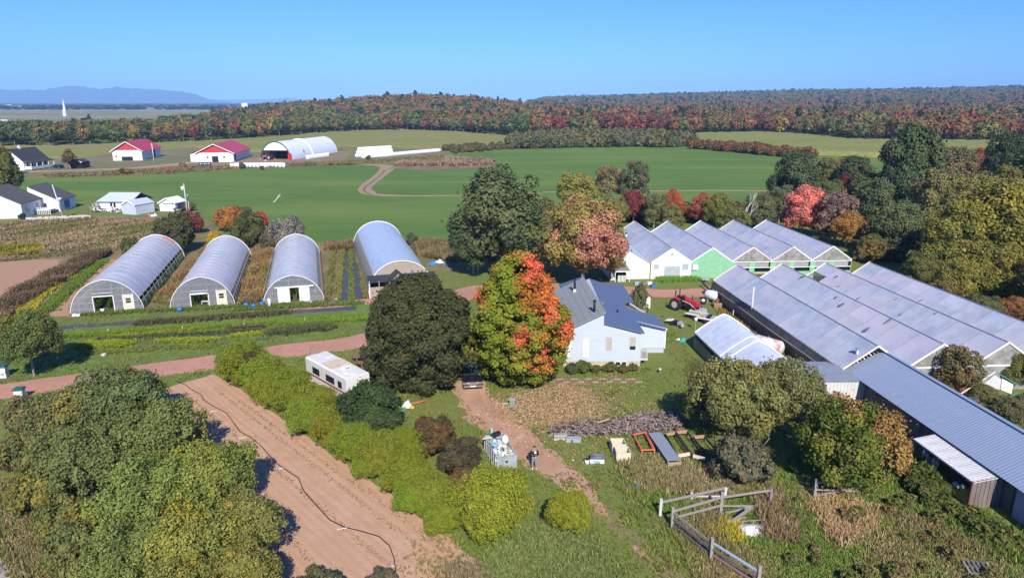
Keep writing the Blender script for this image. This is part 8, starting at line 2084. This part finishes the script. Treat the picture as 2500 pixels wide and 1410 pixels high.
for i, (px, n, h, c0, c1, lb) in enumerate([
    ([(1975, 1235), (2080, 1225), (2135, 1250), (2120, 1300), (2060, 1335), (2020, 1300)], 1100, .4, (.36, .24, .13), (.26, .20, .09), 'tan dry grass patch under the gate fence'),
    ([(1520, 1130), (1600, 1120), (1660, 1140), (1700, 1190), (1590, 1200), (1540, 1170)], 900, .45, (.24, .19, .10), (.17, .17, .06), 'tall brown weeds in front of the bins and bench'),
    ([(1650, 1160), (1760, 1140), (1800, 1190), (1720, 1210), (1640, 1200)], 700, .45, (.30, .23, .13), (.16, .14, .06), 'straw coloured weeds behind the fence'),
    ([(1660, 1290), (1745, 1260), (1760, 1330), (1800, 1370), (1740, 1350)], 600, .5, (.20, .15, .08), (.14, .14, .05), 'brown weeds inside the fence corner'),
    ([(1745, 1300), (1775, 1288), (1795, 1300), (1770, 1318), (1748, 1316)], 260, .45, (.42, .32, .03), (.25, .22, .03), 'yellow flowering weeds by the white sheet'),
    ([(1870, 1190), (1910, 1250), (1925, 1310), (1890, 1320), (1875, 1260)], 500, .55, (.24, .16, .09), (.16, .13, .06), 'brown weeds right of the fence'),
    ([(2190, 1260), (2330, 1290), (2440, 1350), (2350, 1370), (2220, 1310)], 500, .4, (.22, .15, .08), (.15, .15, .05), 'reddish brown weeds near the pale shed wall'),
    ([(2260, 1200), (2380, 1250), (2520, 1340), (2500, 1380), (2300, 1280)], 1300, .5, (.09, .15, .03), (.15, .18, .04), 'green weeds along the long shed foot'),
    ([(1320, 1290), (1420, 1290), (1530, 1440), (1200, 1440), (1180, 1370), (1250, 1330)], 3200, .22, (.10, .16, .04), (.18, .18, .07), 'grey green weeds round the foot of the willow bushes'),
    ([(0, 1180), (60, 1200), (140, 1330), (200, 1440), (60, 1440), (0, 1300)], 1500, .35, (.10, .12, .035), (.24, .17, .09), 'straw and green weeds at the left edge'),
    ([(1085, 1370), (1200, 1400), (1190, 1450), (1050, 1450)], 500, .3, (.20, .15, .09), (.12, .11, .05), 'dry weeds at the foot of the brown field'),
    ([(960, 1400), (1060, 1280), (1130, 1330), (1100, 1340), (1190, 1400), (1200, 1440), (1150, 1420)], 250, .2, (.14, .13, .05), (.24, .18, .10), 'sparse weeds along the brown field edge'),
    ([(1980, 980), (2115, 985), (2140, 1020), (1990, 1010)], 450, .5, (.28, .13, .06), (.17, .13, .06), 'rusty weeds in front of the pale metal shed'),
    ([(1750, 735), (1780, 770), (1850, 830), (1960, 905), (1935, 905), (1830, 835), (1770, 780)], 900, .5, (.25, .14, .05), (.12, .13, .035), 'rust and green weeds between tunnel and greenhouse'),
    ([(1605, 690), (1700, 685), (1700, 672), (1605, 676)], 500, .55, (.08, .19, .02), (.14, .22, .03), 'bright green plants under the white gable door'),
    ([(1700, 870), (1720, 920), (1860, 1000), (1800, 1000), (1690, 920)], 900, .35, (.16, .13, .05), (.08, .12, .03), 'weeds along the foot of the white tunnel')]):
    P = fillpoly(px, n) + rg.normal(0, .42, (n, 2)); P = P[~((P[:, 0] > 27.8) & (P[:, 1] > 38) & (P[:, 1] < 44.5)) & (P[:, 0] < 29.5 + (53 - P[:, 1]) * .08)] if i < 12 else P; n = len(P); tufts('weed_patch', lb, 'weeds', P, h, .04, 1.6 * blend(c0, c1, n), 6, 40 + i, .7)
# bumpy ground shrubs in the meadow (uncountable low brush)
brush('meadow_brush', 'low olive and brown brush clumps scattered over the lower right meadow', [(1900, 1200), (2230, 1180), (2480, 1340), (2520, 1430), (1900, 1430), (1860, 1330)], 34, (.15, .18, .045), (.24, .18, .08), .24, 21)
brush('meadow_brush', 'low dark brush at the foot of the long shed', [(2190, 1120), (2240, 1150), (2350, 1260), (2480, 1330), (2480, 1360), (2330, 1280), (2200, 1180)], 70, (.08, .12, .03), (.16, .16, .04), .32, 22)
# fallen leaves
n = 11000; P = fillpoly(LIT, n, True) + rg.normal(0, .9, (n, 2)); d = rg.random(n)
P2 = np.vstack([P, fillpoly([(1150, 1000), (1500, 900), (1700, 1010), (1420, 1150), (1150, 1050)], 3500)])
P2 = P2[~((P2[:, 0] > 4.8) & (P2[:, 1] > 62))]
k = len(P2); Nn = rg.normal(size=(k, 3)) * .35 + np.array([0, 0, 1]); P3 = np.c_[P2, rg.uniform(.02, .07, k)]
V = leaves(P3, Nn, rg.uniform(.04, .09, k), rg)
c = PALL = np.array([(.50, .32, .19), (.56, .40, .26), (.44, .26, .14), (.58, .38, .18), (.38, .26, .15)])[rg.integers(0, 5, k)] * rg.uniform(.75, 1.2, (k, 1))
o = link(bpy.data.objects.new('fallen_leaves', np_mesh('fallen_leaves', V, np.arange(4*k).reshape(-1, 4), LEAF, np.repeat(c, 4, 0)))); tag(o, 'carpet of fallen tan leaves on the grass under the maple', 'leaves', kind='stuff')
# vegetable rows
def veg(label, px_line, w, n, h, c0, c1, seed, wd=.07):
    Q = polyw(px_line); Q = np.array(Q); seg = np.linalg.norm(np.diff(Q, axis=0), axis=1); cs = np.r_[0, np.cumsum(seg)]; s = rg.uniform(0, cs[-1], n)
    P = np.c_[np.interp(s, cs, Q[:, 0]), np.interp(s, cs, Q[:, 1])] + rg.normal(0, w / 2.6, (n, 2))
    tufts('crop_row', label, 'crop', P, h, wd, 1.2 * blend(c0, c1, n), 7, seed, .9)
LET = (.24, .27, .02); DGN = (.07, .12, .03); OLV = (.12, .13, .05)
for i, (px, w, n, h, c0, c1, lb) in enumerate([
    ([(340, 792), (460, 783), (560, 776), (700, 765)], 1.0, 900, .5, OLV, (.10, .09, .05), 'dusky tall plants on the far mulch bed'),
    ([(560, 760), (700, 752), (880, 742)], .7, 350, .3, DGN, (.14, .18, .05), 'sparse seedlings on the mulch bed right end'),
    ([(160, 822), (300, 814), (440, 802), (600, 794), (760, 782), (880, 772)], .9, 2400, .28, (.15, .24, .02), (.10, .19, .03), 'bright green row across the whole vegetable plot'),
    ([(180, 816), (300, 822), (400, 812), (520, 800)], .6, 800, .25, (.20, .22, .03), (.26, .26, .03), 'yellowing row left of the bright green one'),
    ([(208, 843), (316, 840)], 1.3, 800, .3, LET, (.18, .24, .03), 'yellow green lettuce block at the left of the beds'),
    ([(391, 834), (527, 831)], .8, 650, .3, LET, (.20, .26, .03), 'yellow green lettuce block in the middle of the beds'),
    ([(565, 822), (664, 813)], .7, 500, .3, LET, (.22, .26, .04), 'yellow green lettuce block right of the middle'),
    ([(560, 806), (640, 800)], .5, 350, .35, (.10, .06, .05), (.13, .09, .06), 'dark reddish lettuce row in the beds'),
    ([(660, 815), (800, 800)], 1.3, 900, .5, (.11, .12, .05), (.08, .10, .04), 'dusky green bushy rows near the dark tree'),
    ([(690, 790), (880, 780)], .9, 900, .28, (.18, .26, .02), (.12, .2, .03), 'light green row near the dark tree'),
    ([(200, 862), (320, 858), (420, 851), (530, 846)], .8, 500, .2, (.12, .17, .03), (.2, .2, .04), 'low green row nearest the road'),
    ([(240, 830), (400, 820), (640, 806)], .6, 450, .3, DGN, OLV, 'grey green plants on the middle mulch bed'),
    ([(50, 762), (130, 697), (215, 635)], 1.25, 2600, .4, (.38, .32, .03), (.24, .24, .03), 'yellow crop strip beside the hedge'),
    ([(105, 764), (180, 697), (250, 637)], 1.1, 2200, .35, (.10, .16, .03), (.14, .19, .03), 'dark green crop strip beside the yellow one'),
    ([(800, 735), (806, 690), (815, 615)], .5, 350, .4, (.12, .15, .04), (.2, .17, .06), 'green plants in the row beside the third hoop house'),
    ([(825, 735), (830, 680), (836, 610)], .5, 400, .4, (.14, .17, .04), (.22, .19, .07), 'straw green row between the mulch rows'),
    ([(858, 735), (858, 680), (856, 610)], .5, 400, .4, (.10, .15, .04), (.16, .17, .05), 'green plants between the mulch rows'),
    ([(893, 730), (885, 680), (872, 612)], .45, 400, .4, (.2, .17, .06), (.16, .17, .05), 'yellow green weeds along the big hoop house side'),
    ([(190, 768), (400, 757), (600, 748), (880, 740)], 1.2, 1500, .25, (.09, .15, .02), (.13, .16, .04), 'grass along the hoop house fronts')]):
    veg(lb, px, w, n, h, c0, c1, 100 + i)
# weed lines in the ploughed field
for i, (a, b) in enumerate((((450, 960), (1000, 1420)), ((520, 945), (1130, 1420)), ((420, 985), (800, 1420)), ((580, 975), (1170, 1400)))):
    veg(['first', 'second', 'third', 'fourth'][i] + ' faint line of seedlings on the brown field', [a, b], .35, 380, .06, (.13, .13, .05), (.2, .16, .09), 140 + i, .03)
# small clods and stones on the brown field
P = fillpoly(PF, 2600, True); n = len(P); mb = MB()
for x, y in P:
    s = R.uniform(.02, .06); mb.add([(x - s, y, .012), (x, y - s, .012), (x + s, y, .012), (x, y + s, .012), (x, y, .012 + s)], [(0, 1, 4), (1, 2, 4), (2, 3, 4), (3, 0, 4)])
tag(mb.build('soil_clods', SOIL), 'small clods on the brown field', 'soil', kind='stuff')
